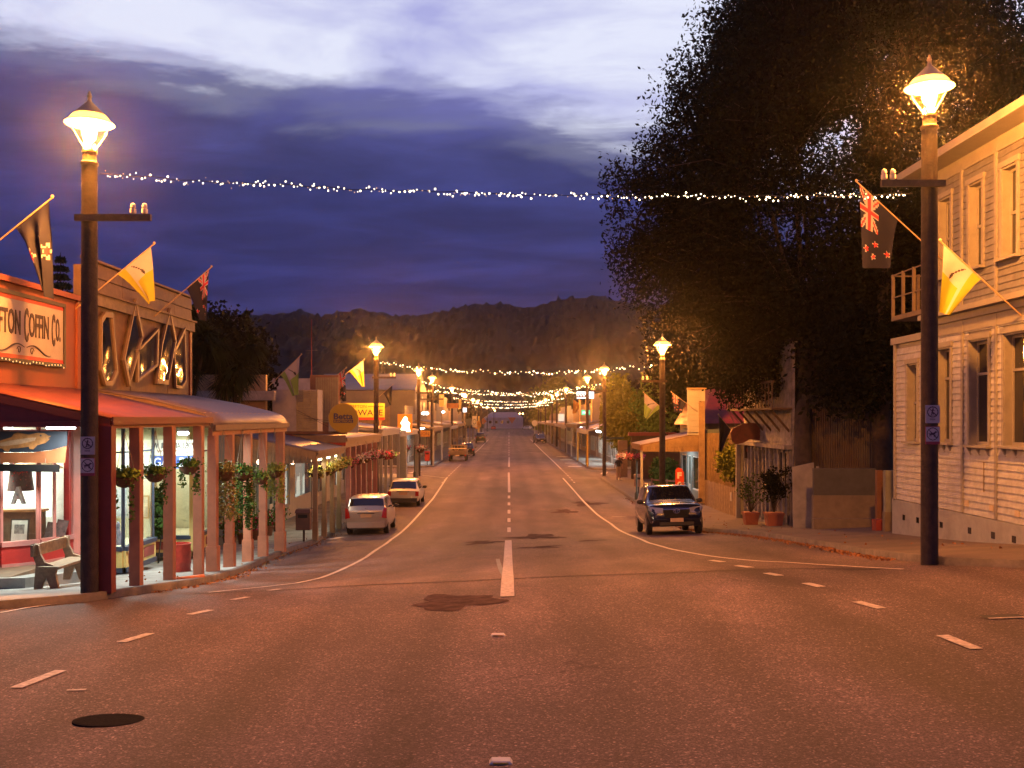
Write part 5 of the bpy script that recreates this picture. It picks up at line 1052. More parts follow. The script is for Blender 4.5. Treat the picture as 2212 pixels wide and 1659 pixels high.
bin_('litter_bin', 'brown litter bin on a single leg at the kerb before the small silver hatchback', (-7.35, 36.6, G(-7.3, 36.6) + KH), M_binb)
bin_('litter_bin', 'brown litter bin on a single leg near the flower basket stand on the right footpath', (7.75, 61.5, G(7.7, 61.5) + KH), mat('bin_tan', (.28, .12, .06), .6, var=.3))
bin_('litter_bin', 'small red bin at the foot of the lamp pole past the left side street', (-7.7, 96, G(-7.7, 96) + KH), M_redp, .45, .8, .4)
def pot(label, p, r0, h_, m, seed, cat='potted plant', flowers=None, ph=.8, n=500, leaf=None):
    x, y, z = p; t = thing('potted_plant', label, cat, p); MB().lathe(p, [(r0 * .72, 0), (r0 * .95, h_ * .85), (r0 * 1.05, h_ * .86), (r0 * 1.05, h_), (r0 * .9, h_), (r0 * .85, h_ * .9)], 4 if cat == 'x' else 14).build('pot', m, t, smooth=True)
    r = np.random.default_rng(seed); MB().tube([(x, y, z + h_ * .9), (x + .03, y, z + h_ + ph * .5), (x, y, z + h_ + ph * .8)], .018, 5).build('stem', M_bark, t)
    q = r.standard_normal((n, 3)) * [r0 * .75, r0 * .75, ph * .28] + [x, y, z + h_ + ph * .55]; mi = np.where(r.random(n) < .15, 1, 0) if flowers else np.zeros(n, int)
    leaves('foliage', q, .07, [leaf or M_leaf_g] + ([flowers] if flowers else []), t, 1.8, midx=mi, rs=r)
M_terr = mat('terracotta_pot', (.36, .12, .07), .75, var=.25)
M_sqpot = M_terr
def sqpot(label, x, y, w_, ph, n, seed, leaf):
    z = G(x, y) + KH; t = thing('potted_plant', label, 'potted plant', (x, y, z)); h_ = .48
    a = w_ / 2; b = MB(); b.add([(x - a * .8, y - a * .8, z), (x + a * .8, y - a * .8, z), (x + a * .8, y + a * .8, z), (x - a * .8, y + a * .8, z), (x - a, y - a, z + h_), (x + a, y - a, z + h_), (x + a, y + a, z + h_), (x - a, y + a, z + h_)], [(0, 1, 2, 3), (4, 5, 6, 7), (0, 1, 5, 4), (1, 2, 6, 5), (2, 3, 7, 6), (3, 0, 4, 7)]); b.box(x - a * 1.06, x + a * 1.06, y - a * 1.06, y + a * 1.06, z + h_ - .07, z + h_ + .01); b.build('pot', M_terr, t)
    r = np.random.default_rng(seed); tw = MB()
    tips_ = [(x + r.normal() * w_ * .45, y + r.normal() * w_ * .4, z + h_ + ph * r.uniform(.35, 1)) for _ in range(26)]
    for q in tips_: tw.tube([(x, y, z + h_ - .02), ((x + q[0]) / 2, (y + q[1]) / 2, z + h_ + (q[2] - z - h_) * .6), q], .009, 4, cap=False)
    tw.build('stems', M_bark, t); leaves('foliage', clumps(np.array(tips_), .22, n // 26, r), .06, leaf, t, 1.7, rs=r)
sqpot('square terracotta pot with a thin sparse bush, the left one by the pale yellow boarding', 9.28, 39.4, .55, 1.35, 420, 51, M_leaf_g); sqpot('square terracotta pot with a dense dark bush, the right one by the old hotel posts', 9.55, 37.0, .6, 1.5, 1900, 52, M_leaf_big)
for i in range(5):
    t_ = pot(['red geraniums in the pot nearest the verandah end', 'red geraniums in the second pot of the row by the teal wall', 'red geraniums in the middle pot of the row by the teal wall', 'red geraniums in the fourth pot of the row by the teal wall', 'red geraniums in the last pot, closest to the white doors'][i], (-9.45, 34.6 + i * 1.8, G(-9.4, 34.6 + i * 1.8) + KH), .24, .38, M_brown, 60 + i, flowers=M_mag, ph=.55, n=260)
def fl_basket(px, py, Y, lab, seed, flowers, rad=.3, top=None, group='flower baskets down the street'): p = at(px, py, Y); return basket(lab, tuple(p), rad, top=top, seed=seed, leaf=M_leaf_g, flowers=flowers, nleaf=520, lz=.085, group=group)
for i, (px, py, Y) in enumerate(((684, 1023, 38.2), (700, 1019, 39.4), (716, 1013, 40.6), (731, 1007, 41.8), (744, 1001, 43))): fl_basket(px, py, Y, ['first', 'second', 'third', 'fourth', 'fifth'][i] + ' yellow leaved basket counting away from the brown litter bin', 70 + i, [mat('yellow_petal', (.5, .42, .08), .7)], .24, 3.2)
for i, (px, py, Y, fs, lab) in enumerate(((757, 1001, 45.7, [M_pink], 'small pink flower basket, first under the pink post verandah'), (772, 994, 47.3, [M_white], 'white flower basket between the second and third pink posts'), (790, 990, 49, [M_pink, M_white], 'pale pink flower basket at the middle of the pink posts'), (806, 984, 50.8, [M_pink, M_white], 'mixed white and pink flower basket above the silver hatchback roof'), (820, 982, 53, [M_pink, M_white], 'white topped flower basket at the last pink post'), (834, 985, 57, [M_mag], 'crimson flower basket among the white posts'), (845, 984, 60, [M_white], 'small white flower basket at the end of the white posts'))): fl_basket(px, py, Y, lab, 80 + i, fs, .26, 3.5)
def stand(label, x, y, h_, arms, seed):
    z = G(x, y) + KH; t = thing('basket_stand', label, 'plant stand', (x, y, z)); MB().lathe((x, y, z), [(.11, 0), (.11, .35), (.05, .42), (.045, h_), (.02, h_ + .05)], 10).build('post', mat('stand_iron', (.05, .07, .06), .5), t, smooth=True)
    for a in arms: MB().tube([(x, y, z + h_ - .05), (x + a * .6, y, z + h_ + .06), (x + a, y, z + h_ - .02)], .018, 5).build('arm', mat('stand_iron', (.05, .07, .06)), t)
    return z + h_
zt = stand('thin black post carrying flower baskets over the left footpath before the side street', -7.15, 77.2, 2.35, (-.75, .45), 1)
for dx_, lab, fs in ((-.75, 'dark red flower basket left of the thin black post', [M_mag]), (.45, 'pink flower basket right of the thin black post', [M_pink, M_white])): basket(lab, (-7.15 + dx_, 77.2, zt - .28), .33, top=zt - .03, seed=90, leaf=M_leaf_g, flowers=fs, nleaf=420, lz=.1, group='flower baskets down the street')
zt = stand('black post holding a row of three flower baskets, right footpath behind the SUV', 7.1, 57.2, 2.75, (-.83, -.34, .2), 2)
for dx_, lab, fs in ((-.83, 'white and pink basket, left of the three on the right hand post', [M_white, M_white, M_pink]), (-.34, 'pink basket, middle of the three on the right hand post', [M_pink, M_pink]), (.16, 'magenta basket, right of the three on the right hand post', [M_mag, M_pink])): basket(lab, (7.1 + dx_, 57.2, zt - .40), .22, top=zt - .03, seed=int(95 + dx_ * 4), leaf=M_leaf_g, flowers=fs * 3, nleaf=620, lz=.085, group='flower baskets down the street')
# aerial mast
ms = thing('radio_mast', 'thin red radio mast standing behind the ribbed parapet panels', 'mast', (-10.0, 52, 4)); MB().tube([at(673, 846, 50), at(673, 690, 50)], [.035, .012], 6).build('mast', mat('mast_red', (.30, .05, .04), .6), ms)
for z_, l_ in ((6.9, .25), (7.9, .3)): MB().tube([(-9.66 - l_, 50, z_), (-9.66 + l_, 50, z_)], .01, 4).build('cross_rod', M_chain, ms)
# ---- generic far shops
def farshop(s, y0, y1, top, label, Mw, Mroof, Mpost, zw, ze, nposts, lit, par=0, gable=False, blue=None):
    t = thing('far_shop', label, 'building', (s * 10, (y0 + y1) / 2, 0)); L = y1 - y0; g = .1
    bays = [(y0 + L * .08, y0 + L * .42, 'w'), (y0 + L * .46, y0 + L * .56, 'd'), (y0 + L * .60, y0 + L * .92, 'w')]
    front(t, s, 10, y0, y1, g, max(zw + .3, top), Mw, M_whitep, bays, lit, head=2.4); shell(t, s, 10.12, y0, y1, -.3, max(zw, top) - .1, 11, Mw)
    verandah(t, s, y0 + .1, y1 - .1, 10, zw, 7.05, ze, Mroof, M_whitep if Mpost is not M_whitep else M_beige, Mpost, list(np.linspace(y0 + .4, y1 - .4, max(2, int(nposts * .6)))), .15, .28)
    if gable:
        X = s * 10; MB().prism([(X, y0, top), (X, y1, top), (X, (y0 + y1) / 2, top + par)], (s * 11, 0, 0)).build('gable_roof', Mroof, t)
    elif par: MB().box(s * 9.95, s * 10.1, y0 + L * .15, y1 - L * .15, top - .05, top + par).build('parapet', Mw, t)
    if blue:
        for q in (.3, .6): MB().box(s * 9.92, s * 9.99, y0 + L * q, y0 + L * (q + .16), zw + .6, zw + 2.0).build('upper_window', blue, t)
    return t
M_bluew = mat('blue_upper_window', (.05, .08, .22), .3); M_or = mat('orange_board', (.55, .20, .06), .6)
M_farw = mat('far_pale_wall', (.13, .125, .12), .7, var=.3, vs=.5)
farshop(-1, 95.5, 108, 5.0, 'shop with a cream canopy just past the left side street', M_farw, M_creamroof, M_whitep, 4.1, 3.7, 3, M_in_dim, .8)
farshop(-1, 108.2, 124, 7.6, 'two storey pale shop with blue upper windows on the left', M_farw, M_greyroof, M_whitep, 4.4, 3.9, 4, M_in_warm, 2.0, True, M_bluew)
farshop(-1, 124.2, 140, 5.6, 'low brown shop beyond the blue windowed one on the left', M_beige, M_brown, M_tan, 3.9, 3.6, 4, M_in_dim, 1.0)
farshop(-1, 140.2, 168, 6.6, 'long pale shop with a stepped parapet on the left', M_farw, M_greyroof, M_whitep, 4.2, 3.8, 6, M_in_warm, 1.2)
farshop(-1, 168.2, 200, 5.8, 'shop with a hanging panel sign, well down the left side', M_beige, M_brown, M_tan, 4, 3.7, 6, M_in_dim, .8)
farshop(-1, 200.2, 236, 5.4, 'last shop of the left row before the far crossing', M_farw, M_greyroof, M_whitep, 4, 3.7, 5, M_in_dim, .5)
M_purp = mat('purple_verandah_roof', (.16, .13, .22), .5); M_ylw = mat('yellow_verandah_board', (.58, .38, .05), .6, var=.15)
farshop(1, 93, 107, 5.2, 'shop with a purple verandah roof and yellow end board, right side past the side street', M_farw, M_purp, M_ylw, 4.25, 3.5, 4, M_in_white, .6)
farshop(1, 107.2, 128, 6.4, 'brightly lit shop with a white veranda ceiling on the right', mat('taupe_wall', (.25, .2, .16), .7), M_greyroof, M_whitep, 4.3, 3.9, 5, M_in_white, 1)
farshop(1, 128.2, 160, 5.6, 'long low shop on the right beyond the brightly lit one', M_beige, M_brown, M_tan, 4, 3.7, 6, M_in_dim, .8)
farshop(1, 160.2, 205, 6.0, 'dim shop row far down the right side', M_whitep, M_greyroof, M_whitep, 4, 3.7, 7, M_in_warm, .6)
farshop(1, 205.2, 256, 5.2, 'last shop of the right row before the far crossing', M_brown, M_greyroof, M_tan, 4, 3.7, 6, M_in_dim, .4)
MB().box(-9.97, -7.1, 95.4, 95.5, 3.3, 4.0)
for (lab, a, b, en) in (('pair of glaring white tubes under the right hand verandah past the side street', (7.6, 110, 3.55), (9.6, 110, 3.55), 160), ('bright tube inside the purple roofed verandah', (8.6, 97, 3.3), (8.6, 101, 3.3), 160), ('white tube light over the pale shop beyond the left side street', (-8.6, 99, 3.6), (-8.6, 103, 3.6), 120)): tube_light(lab, a, b, en, r=.09)
ww = thing('white_wall_lamps', 'pair of white floodlights on the parapet past the left side street', 'light fitting', tuple(at(920, 893, 96)))
for px in (915, 922): p = at(px, 893, 95.2); MB().lathe(tuple(p), [(.02, -.15), (.16, -.08), (.2, 0), (.12, .12), (.02, .15)], 10).build('flood_lamp', emat('flood_white', (1, .93, .8), 8, False), ww)
p = at(957.5, 890, 108); w2 = thing('wall_lamp', 'single blue white lamp on the gable of the blue windowed building', 'light fitting', tuple(p)); MB().lathe(tuple(p), [(.02, -.15), (.2, 0), (.02, .15)], 10).build('lamp_globe', emat('cool_white', (.8, .9, 1), 9, False), w2)
def board(name, label, px0, py0, px1, py1, Y, m, words_=None, mt=None, post=None, cat='sign', ext=.12):
    a, b = at(px0, py0, Y), at(px1, py1, Y); t = thing(name, label, cat, ((a.x + b.x) / 2, Y, b.z)); MB().box(a.x, b.x, Y, Y + ext, b.z, a.z).build('board', m, t)
    for i, s_ in enumerate(words_ or []):
        hh = (a.z - b.z) / (len(words_) + .2); tfit(s_, ((a.x + b.x) / 2, Y - .02, a.z - hh * (i + .6)), (b.x - a.x) * .8, hh * .6, 0, mt, t)
    if post: 
        for q in post: MB().box(a.x + (b.x - a.x) * q - .05, a.x + (b.x - a.x) * q + .05, Y + .02, Y + .1, b.z - 2.2, b.z).build('support', M_beige, t)
    return t
M_lbox = emat('white_light_panel', (.85, .93, 1), 2.2); 
board('motel_sign', 'large bright white lit panel, left of the pair on posts', 1246, 846, 1268, 861, 99, M_lbox, ['~~~'], M_ink, (.3, .9)); board('motel_sign', 'bright white lit panel split off by the lamp pole, right of the pair', 1272.5, 846, 1283, 861, 99, M_lbox, ['Sl'], M_ink, (.5,))
board('green_sign', 'small glowing green oval sign behind the fourth right lamp pole', 1256, 886, 1275, 896.5, 100, emat('green_light', (.1, .75, .4), 1.2), ['84'], emat('pale_green', (.6, 1, .8), 2))
board('lit_fascia_sign', 'cream lit square sign over the right hand verandahs', 1206, 894, 1219, 910, 118, emat('cream_light', (1, .75, .55), 1.0))
board('yellow_wall_sign', 'tall yellow lit sign high on the pale building past the left side street', 949, 852, 959, 878, 112, mat('lit_yellow', (.8, .65, .2), .5), None, None, (.5,))
board('yellow_wall_sign', 'narrow yellow board at the gable left of the pale arched parapet', 991, 863, 996.5, 883, 122, mat('lit_yellow', (.8, .65, .2), .5)); board('orange_wall_sign', 'orange board on the roofline of the blue windowed building', 965, 871, 990, 882, 121.8, M_or)
board('orange_fascia_sign', 'orange name board on the verandah end past the left side street', 903.5, 930.5, 929, 943.5, 95.3, mat('amber_board', (.55, .28, .05), .6), ['LION'], M_brown)
board('white_round_sign', 'white lit drum sign on a pole far down the left', 1000, 881, 1008, 890.5, 140, emat('cool_white_panel', (.85, .9, 1), 2), None, None, (.5,)); board('hanging_panel_sign', 'white upright oval lettered sign at the far left verandah', 1020, 899, 1030, 923, 165, M_whitep, ['O'], M_navy)
board('triangle_fascia', 'white and navy slanted gable sign by the upright oval sign', 1006, 905, 1019, 921, 164, M_navy)
board('tall_frame_sign', 'slim yellow lit frame standing by the far left kerb', 1033, 899, 1036, 937, 190, mat('lit_yellow', (.8, .65, .2), .5))
board('fascia_sign', 'green board with yellow lettering hung inside the barn fronted shop verandah', 847, 977, 857, 985, 66.5, emat('lime_panel', (.7, .95, .1), 1.1))
# far road signs on posts
def post_sign(label, px, py_top, py_bot, Y, shape, m, sz):
    a = at(px, py_top, Y); g = G(a.x, Y); t = thing('road_sign', label, 'road sign', (a.x, Y, g)); MB().tube([(a.x, Y + .03, g), (a.x, Y + .03, a.z)], .05, 6).build('post', M_whitep, t)
    k = {'tri': [(-1, .6), (1, .6), (0, -1)], 'disc': [(math.cos(q * PI / 8), math.sin(q * PI / 8)) for q in range(16)], 'dia': [(0, 1), (1, 0), (0, -1), (-1, 0)]}[shape]; MB().prism([(a.x + x * sz, Y, a.z + z * sz) for x, z in k], (0, .03, 0)).build('sign_plate', m, t)
post_sign('triangular give way sign in the middle of the road at the far end', 1106, 907, 930, 330, 'tri', M_or, 1.3); post_sign('round grey sign at the right kerb of the far crossing', 1155, 914, 937, 262, 'disc', M_whitep, .75); post_sign('orange diamond sign at the far left crossing', 1044, 910, 935, 300, 'dia', M_or, 1.0); post_sign('orange disc sign beside the upright oval sign, left kerb', 1031, 918, 935, 190, 'disc', mat('amber_board', (.55, .28, .05)), .75)
sh = thing('far_shed', 'long pale blue grey shed with dark windows closing the street', 'building', (-3, 450, 0)); MB().box(-11, 6, 450, 462, 0, 4.6).build('wall', mat('shed_wall', (.42, .45, .60), .7), sh); MB().prism([(-11.4, 449.6, 4.6), (6.4, 449.6, 4.6), (3, 456, 7.2), (-8, 456, 7.2)], (0, .3, 0)).build('roof', mat('shed_roof', (.30, .32, .42), .6), sh)
for x in (-9, -6.3, -3.8, -1.2): MB().box(x, x + 1.1, 449.9, 450, 2.2, 3.4).build('window', M_gl_dark, sh)
ft = gridsheet('far_road', [-90, -20, 0, 20, 90], [402, 448], lambda x, y: G(x, y) + .02, M_asph)
M_dist = emat('distant_lamp', (1, .5, .2), 22, sample=False)
for px, py, Y, lab in ((1066, 882, 430, 'upper distant orange lamp left of the far road'), (1069, 887, 440, 'lower distant orange lamp left of the far road'), (1122.5, 893.5, 470, 'left distant orange lamp right of the far road'), (1129.5, 893.5, 470, 'right distant orange lamp right of the far road'), (1125, 898, 480, 'lowest distant orange lamp right of the far road')):
    p = at(px, py, Y); t = thing('distant_street_light', lab, 'street light', (p.x, Y, 0)); MB().lathe(tuple(p), [(.05, -.3), (.42, 0), (.05, .3)], 8).build('lamp_head', M_dist, t); MB().tube([(p.x, Y + .1, 0), (p.x, Y + .1, p.z)], .08, 6).build('post', M_pole, t)
# ================================================================ RIGHT SIDE
M_hot = mat('hotel_paint_lamp_dimmed', (.165, .165, .175), .6, var=.3, vs=5, bump=.1); M_hotf = mat('hotel_trim_paint', (.25, .24, .23), .55, var=.15, vs=4); M_hotc = mat('painted_plinth', (.30, .31, .32), .8, var=.25, vs=2, bump=.2)  # upper board colour darkened to offset the near lamp's hot spot
H = thing('weatherboard_hotel', 'two storey pale weatherboard hotel with tall sash windows on the right corner', 'building', (10.3, 22, 1.6)); X = 10.3
UP = [(y, y + .62) for y in (17.9, 19.3, 20.72, 22.25, 23.85)]; LO = [(18.5, 19.5, 4.05, 6.33), (20.3, 21.25, 4.03, 6.33), (21.95, 22.85, 4.01, 6.31), (23.85, 24.55, 4.03, 6.25)]
upH = [(a - .11, b + .11, 7.86, 9.92) for a, b in UP]; loH = [(a - .1, b + .1, c - .05, d + .15) for a, b, c, d in LO]
M_hotl = mat('hotel_paint_light_lifted', (.42, .43, .44), .6, var=.28, vs=5, bump=.1)  # lower board colour lightened to stand in for stronger light low down
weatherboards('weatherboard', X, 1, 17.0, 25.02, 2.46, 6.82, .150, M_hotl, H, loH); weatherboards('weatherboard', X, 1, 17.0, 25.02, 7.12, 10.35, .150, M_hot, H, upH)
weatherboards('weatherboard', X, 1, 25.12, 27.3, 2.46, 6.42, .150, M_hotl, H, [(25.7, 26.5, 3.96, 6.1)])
def wallholes(X0, X1, y0, y1, z0, z1, holes, m, par, nm='wall'):
    ys_ = sorted({y0, y1, *[h[0] for h in holes], *[h[1] for h in holes]}); b = MB()
    for a, c in zip(ys_, ys_[1:]):
        hh = sorted([(h[2], h[3]) for h in holes if h[0] <= a + 1e-6 and h[1] >= c - 1e-6]); z = z0
        for p, q in hh:
            if p > z: b.box(X0, X1, a, c, z, p)
            z = q
        if z < z1: b.box(X0, X1, a, c, z, z1)
    b.build(nm, m, par)
wallholes(X + .005, X + .15, 17, 25.05, 2.4, 10.5, [(a, b, 7.92, 9.78) for a, b in UP] + [(a, b, c, d) for a, b, c, d in LO], M_hotf, H)
wallholes(X + .005, X + .15, 25.05, 27.3, 2.4, 6.6, [(25.8, 26.4, 4.01, 5.97)], M_hotf, H)
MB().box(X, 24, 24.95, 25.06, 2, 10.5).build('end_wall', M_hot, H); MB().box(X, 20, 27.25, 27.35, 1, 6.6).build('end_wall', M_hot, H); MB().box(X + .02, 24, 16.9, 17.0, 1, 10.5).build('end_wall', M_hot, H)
MB().box(X - .06, X + .3, 16.96, 27.4, .8, 2.44).build('foundation', M_hotc, H)
for y in (17.8, 19.2, 20.7, 21.6, 22.7, 24.2, 25.6, 26.5): MB().box(X - .068, X - .055, y, y + .16, 2.08 - .02 * (y - 20), 2.22 - .02 * (y - 20)).build('vent', M_gl_dark, H)
for (y, z) in ((22.9, 2.62), (21.7, 2.62), (20.6, 2.6)): MB().box(X - .05, X - .03, y, y + .18, z, z + .13).build('wall_vent', mat('buff_vent', (.5, .42, .3), .7), H)
for y in (24.98, 23.25, 21.6, 20.1, 18.7): 
    MB().box(X - .06, X - .005, y - .05, y + .05, 7.12, 10.35).build('batten', M_hotf, H)
for y in (24.98, 23.2, 21.6, 19.9): MB().box(X - .06, X - .005, y - .05, y + .05, 2.46, 6.82).build('batten', M_hotf, H)
MB().box(X - .06, X + .02, 27.2, 27.32, 2.4, 6.55).build('corner_board', M_hotf, H)
MB().box(X - .30, X, 16.9, 25.1, 6.98, 7.10).build('string_course', M_hotf, H); MB().box(X - .12, X, 16.9, 25.06, 6.82, 6.98).build('string_course', M_hotf, H); MB().box(X - .05, X, 16.9, 25.06, 6.55, 6.82).build('frieze_board', M_hotf, H)
MB().box(X - .05, X, 16.9, 25.06, 10.2, 10.5).build('frieze_board', M_hotf, H); MB().box(X - .5, X + .1, 16.6, 25.5, 10.5, 10.56).build('soffit', M_hotf, H); MB().box(X - .62, X - .48, 16.5, 25.6, 10.50, 10.68).build('gutter', M_hotf, H)
MB().add([(X - .55, 16.5, 10.66), (X - .55, 25.6, 10.66), (15.5, 21.5, 12.6), (15.5, 19, 12.6), (24, 25.6, 10.66), (24, 16.5, 10.66)], [(0, 1, 2, 3), (1, 4, 2), (0, 3, 5), (3, 2, 4, 5)]).build('roof', M_greyroof, H)
MB().box(X - .1, 20, 25.08, 27.42, 6.55, 6.72).build('lean_to_roof', M_hotf, H)
for a, b in UP: sash(H, X, 1, a, b, 7.92, 9.78, M_hotf, M_gl_dark, .17, .10, mid=.5, brackets=0, blind=(mat('cream_blind', (.62, .5, .3), .7), .5))
for a, b, c, d in LO: sash(H, X, 1, a, b, c, d, M_whitep if False else M_hotf, M_gl_dark, .17, .09, mid=.68, brackets=3)
sash(H, X, 1, 25.8, 26.4, 4.01, 5.97, M_hotf, M_gl_dark, .16, .1, mid=.5)
MB().box(X - .035, X - .025, 22.15, 22.2, 3.0, 3.65).build('conduit', M_chain, H)
M_balc = mat('balcony_timber', (.20, .15, .10), .7, var=.3)
bal = thing('timber_balcony', 'small open timber balcony on the far upper corner of the hotel', 'balcony', (10.2, 26.5, 7.2)); 
MB().box(10.2, 11.4, 25.15, 27.35, 7.18, 7.30).build('floor', M_balc, bal)
for (x, y) in ((10.23, 27.3), (10.23, 26.6), (10.23, 25.9), (10.23, 25.25), (10.9, 27.3)): MB().box(x - .035, x + .035, y - .035, y + .035, 7.3, 8.42).build('post', M_balc, bal)
for z_ in (7.78, 8.38): MB().box(10.215, 10.245, 25.2, 27.3, z_, z_ + .03).build('rail', M_balc, bal)
MB().box(10.2, 11.3, 27.29, 27.32, 8.36, 8.40).build('rail', M_balc, bal)
# gap beside the hotel: low wall, boards, gate
gw = thing('low_concrete_wall', 'low concrete wall, dark grey above and buff below, between hotel and old shop', 'wall', (10.3, 31.5, 1.3)); MB().box(9.35, 11.3, 31.5, 31.68, .6, 2.22).build('lower_wall', mat('buff_render', (.17, .14, .11), .85, var=.25), gw); MB().box(9.37, 11.28, 31.52, 31.66, 2.22, 3.05).build('upper_wall', mat('dark_grey_render', (.07, .072, .075), .85, var=.25), gw); MB().box(9.3, 11.5, 31.3, 31.5, .8, 1.52).build('wall_foot', mat('buff_render', (.30, .25, .19), .85), gw)
wp = thing('brown_gate_post', 'dark brown timber post standing between the low wall and the hotel', 'post', (10.6, 29.4, 1.4)); MB().box(10.52, 10.68, 29.3, 29.46, 1.3, 3.1).build('post', M_brown, wp)
gp = thing('pale_board_gate', 'narrow pale vertical board gate beside the brown post', 'gate', (10.9, 29.6, 1.4)); 
for i in range(3): MB().box(10.70 + i * .1, 10.79 + i * .1, 29.6, 29.64, 1.5, 3.05).build('board', M_hotf, gp)
gb = thing('grey_block_pier', 'short grey block pier against the hotel end', 'wall', (10.9, 28.4, 1.4)); MB().box(10.38, 11.3, 28.3, 28.5, 1.2, 2.0).build('lower_block', mat('buff_render', (.30, .25, .19), .85), gb); MB().box(10.4, 11.3, 28.32, 28.48, 2.0, 3.15).build('upper_block', mat('green_grey_render', (.20, .21, .19), .85), gb)
st = thing('brown_step_box', 'small reddish brown box on the ground by the brown post', 'box', (10.5, 29.2, 1.5)); MB().box(10.35, 10.75, 28.9, 29.25, 1.4, 1.72).build('box_body', M_dred, st)
wg = thing('white_panel_gate', 'tall whitewashed plywood gate leaning a little, left of the low concrete wall', 'gate', (9.5, 33, .9)); MB().prism([(9.15, 33.0, .9), (9.78, 33.05, .95), (9.83, 33.05, 3.17), (9.12, 33.0, 3.02)], (0, .04, 0)).build('panel', mat('whitewashed_ply', (.28, .27, .26), .8, var=.3, vs=2), wg); MB().prism([(9.85, 33.0, .95), (9.98, 33.0, .95), (9.98, 33.0, 3.05), (9.90, 33.0, 3.05)], (0, .06, 0)).build('side_board', mat('grey_board', (.22, .21, .20), .8), wg)
# old hotel with corrugated side, two storey verandah
O = thing('old_corner_shop', 'old two storey shop with peeling white boards, half hidden behind the dark tree', 'building', (10.3, 41, .6))
M_old = mat('peeling_white_board', (.26, .25, .25), .75, var=.55, vs=3, bump=.3); M_corr = mat('rusty_corrugated_iron', (.10, .095, .085), .6, var=.6, vs=.9, col2=(.09, .045, .025)); M_shade = mat('shade_darkened_boards', (.018, .015, .013), .85, var=.4)  # end wall and roof shade put into near-black colour, iron darkened likewise
OH = [(38.0, 39.0, 1.6, 3.3), (39.6, 40.5, .8, 3.4), (41.2, 42.4, 1.5, 3.3), (42.9, 43.6, .7, 3.2), (39.0, 40.0, 5.4, 6.9), (42, 43, 5.4, 6.9)]
weatherboards('weatherboard', 10.3, 1, 37.4, 44.9, .7, 7.3, .2, M_old, O, OH); wallholes(10.31, 10.5, 37.3, 45, .2, 7.4, OH, M_old, O)
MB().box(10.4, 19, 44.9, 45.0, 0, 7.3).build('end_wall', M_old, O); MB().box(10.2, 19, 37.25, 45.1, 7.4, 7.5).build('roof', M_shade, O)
for i, (a, b, c, d) in enumerate(OH): MB().box(10.45, 10.47, a, b, c, d).build('pane', M_gl_dark, O)
for y in np.arange(37.6, 45, .62): MB().box(10.20, 10.28, y, y + .07, .5, 3.5).build('vertical_batten', M_old, O)
MB().box(10.0, 10.3, 37.3, 45.0, 3.45, 3.6).build('string_board', M_old, O)
for i in range(6): MB().bar((9.6, 37.6 + i * 1.3, 4.9), (10.28, 37.6 + i * 1.3, 4.1), .06, .08).build('verandah_bracket', M_woodd, O)
MB().box(9.55, 10.3, 37.3, 45.0, 4.9, 4.98).build('verandah_floor', M_woodd, O)
for y in np.arange(37.4, 45, .5): MB().box(9.58, 9.62, y, y + .05, 4.98, 5.9).build('baluster', M_woodd, O)
MB().box(9.56, 9.64, 37.3, 45, 5.9, 5.98).build('handrail', M_woodd, O)
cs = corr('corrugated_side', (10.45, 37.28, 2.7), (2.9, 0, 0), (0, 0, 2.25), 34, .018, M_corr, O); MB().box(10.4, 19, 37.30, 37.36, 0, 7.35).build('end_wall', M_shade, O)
MB().box(10.45, 13.35, 37.2, 37.27, 2.6, 2.7).build('bottom_plate', M_brown, O)
ws = thing('faded_hotel_sign', 'faded sign reading WILSON\'S HOTEL painted above the rusty corrugated wall', 'sign', (12, 37.2, 5)); a_, b_ = at(1733, 852, 37.2), at(1878, 883, 37.2); MB().box(a_.x, b_.x, 37.2, 37.25, b_.z, a_.z).build('board', mat('faded_board', (.07, .062, .058), .8, var=.5, vs=3), ws)
tfit("WILSON'S HOTEL", ((a_.x + b_.x) / 2, 37.19, a_.z - .17), 2.0, .2, 0, mat('faded_ink', (.03, .028, .025), .8), ws); tfit('Cafe  Bar  Supper and  Accommodation', ((a_.x + b_.x) / 2, 37.19, b_.z + .11), 2.2, .1, 0, mat('faded_ink', (.03, .028, .025)), ws)
yb = thing('yellow_boarded_panel', 'pale yellow weatherboarded end wall with slim posts beside the pots', 'wall', (10.5, 45.2, .3))
for i in range(22): zz = .35 + i * .14; MB().prism([(10.18, 45.1, zz), (10.18, 45.06, zz), (10.18, 45.085, zz + .145)], (.72, 0, 0)).build('weatherboard', mat('pale_yellow_board', (.58, .55, .30), .65, var=.12), yb)
MB().box(10.1, 10.95, 45.12, 45.3, .2, 3.45).build('backing_wall', M_old, yb); MB().box(9.98, 10.16, 45.02, 45.2, .2, 3.5).build('corner_post', M_hotf, yb); MB().box(10.9, 11.05, 44.95, 45.1, .2, 3.5).build('corner_post', M_brown, yb)
sg2 = thing('projecting_pub_sign', 'dark framed square sign with a rust coloured disc above the pale yellow boards', 'sign', tuple(at(1621, 976, 44))); a_, b_ = at(1606.5, 960, 44), at(1637, 991.5, 44); MB().box(a_.x, b_.x, 44, 44.06, b_.z, a_.z).build('frame', M_hotf, sg2); MB().box(a_.x + .04, b_.x - .04, 43.98, 44, b_.z + .04, a_.z - .04).build('board', mat('dark_sign_board', (.04, .025, .03), .6), sg2)
cc_ = ((a_.x + b_.x) / 2, (a_.z + b_.z) / 2 + .08); MB().prism([(cc_[0] + .2 * math.cos(q * PI / 10), 43.97, cc_[1] + .16 * math.sin(q * PI / 10)) for q in range(20)], (0, .01, 0)).build('disc', mat('rust_disc', (.30, .09, .05), .6), sg2)
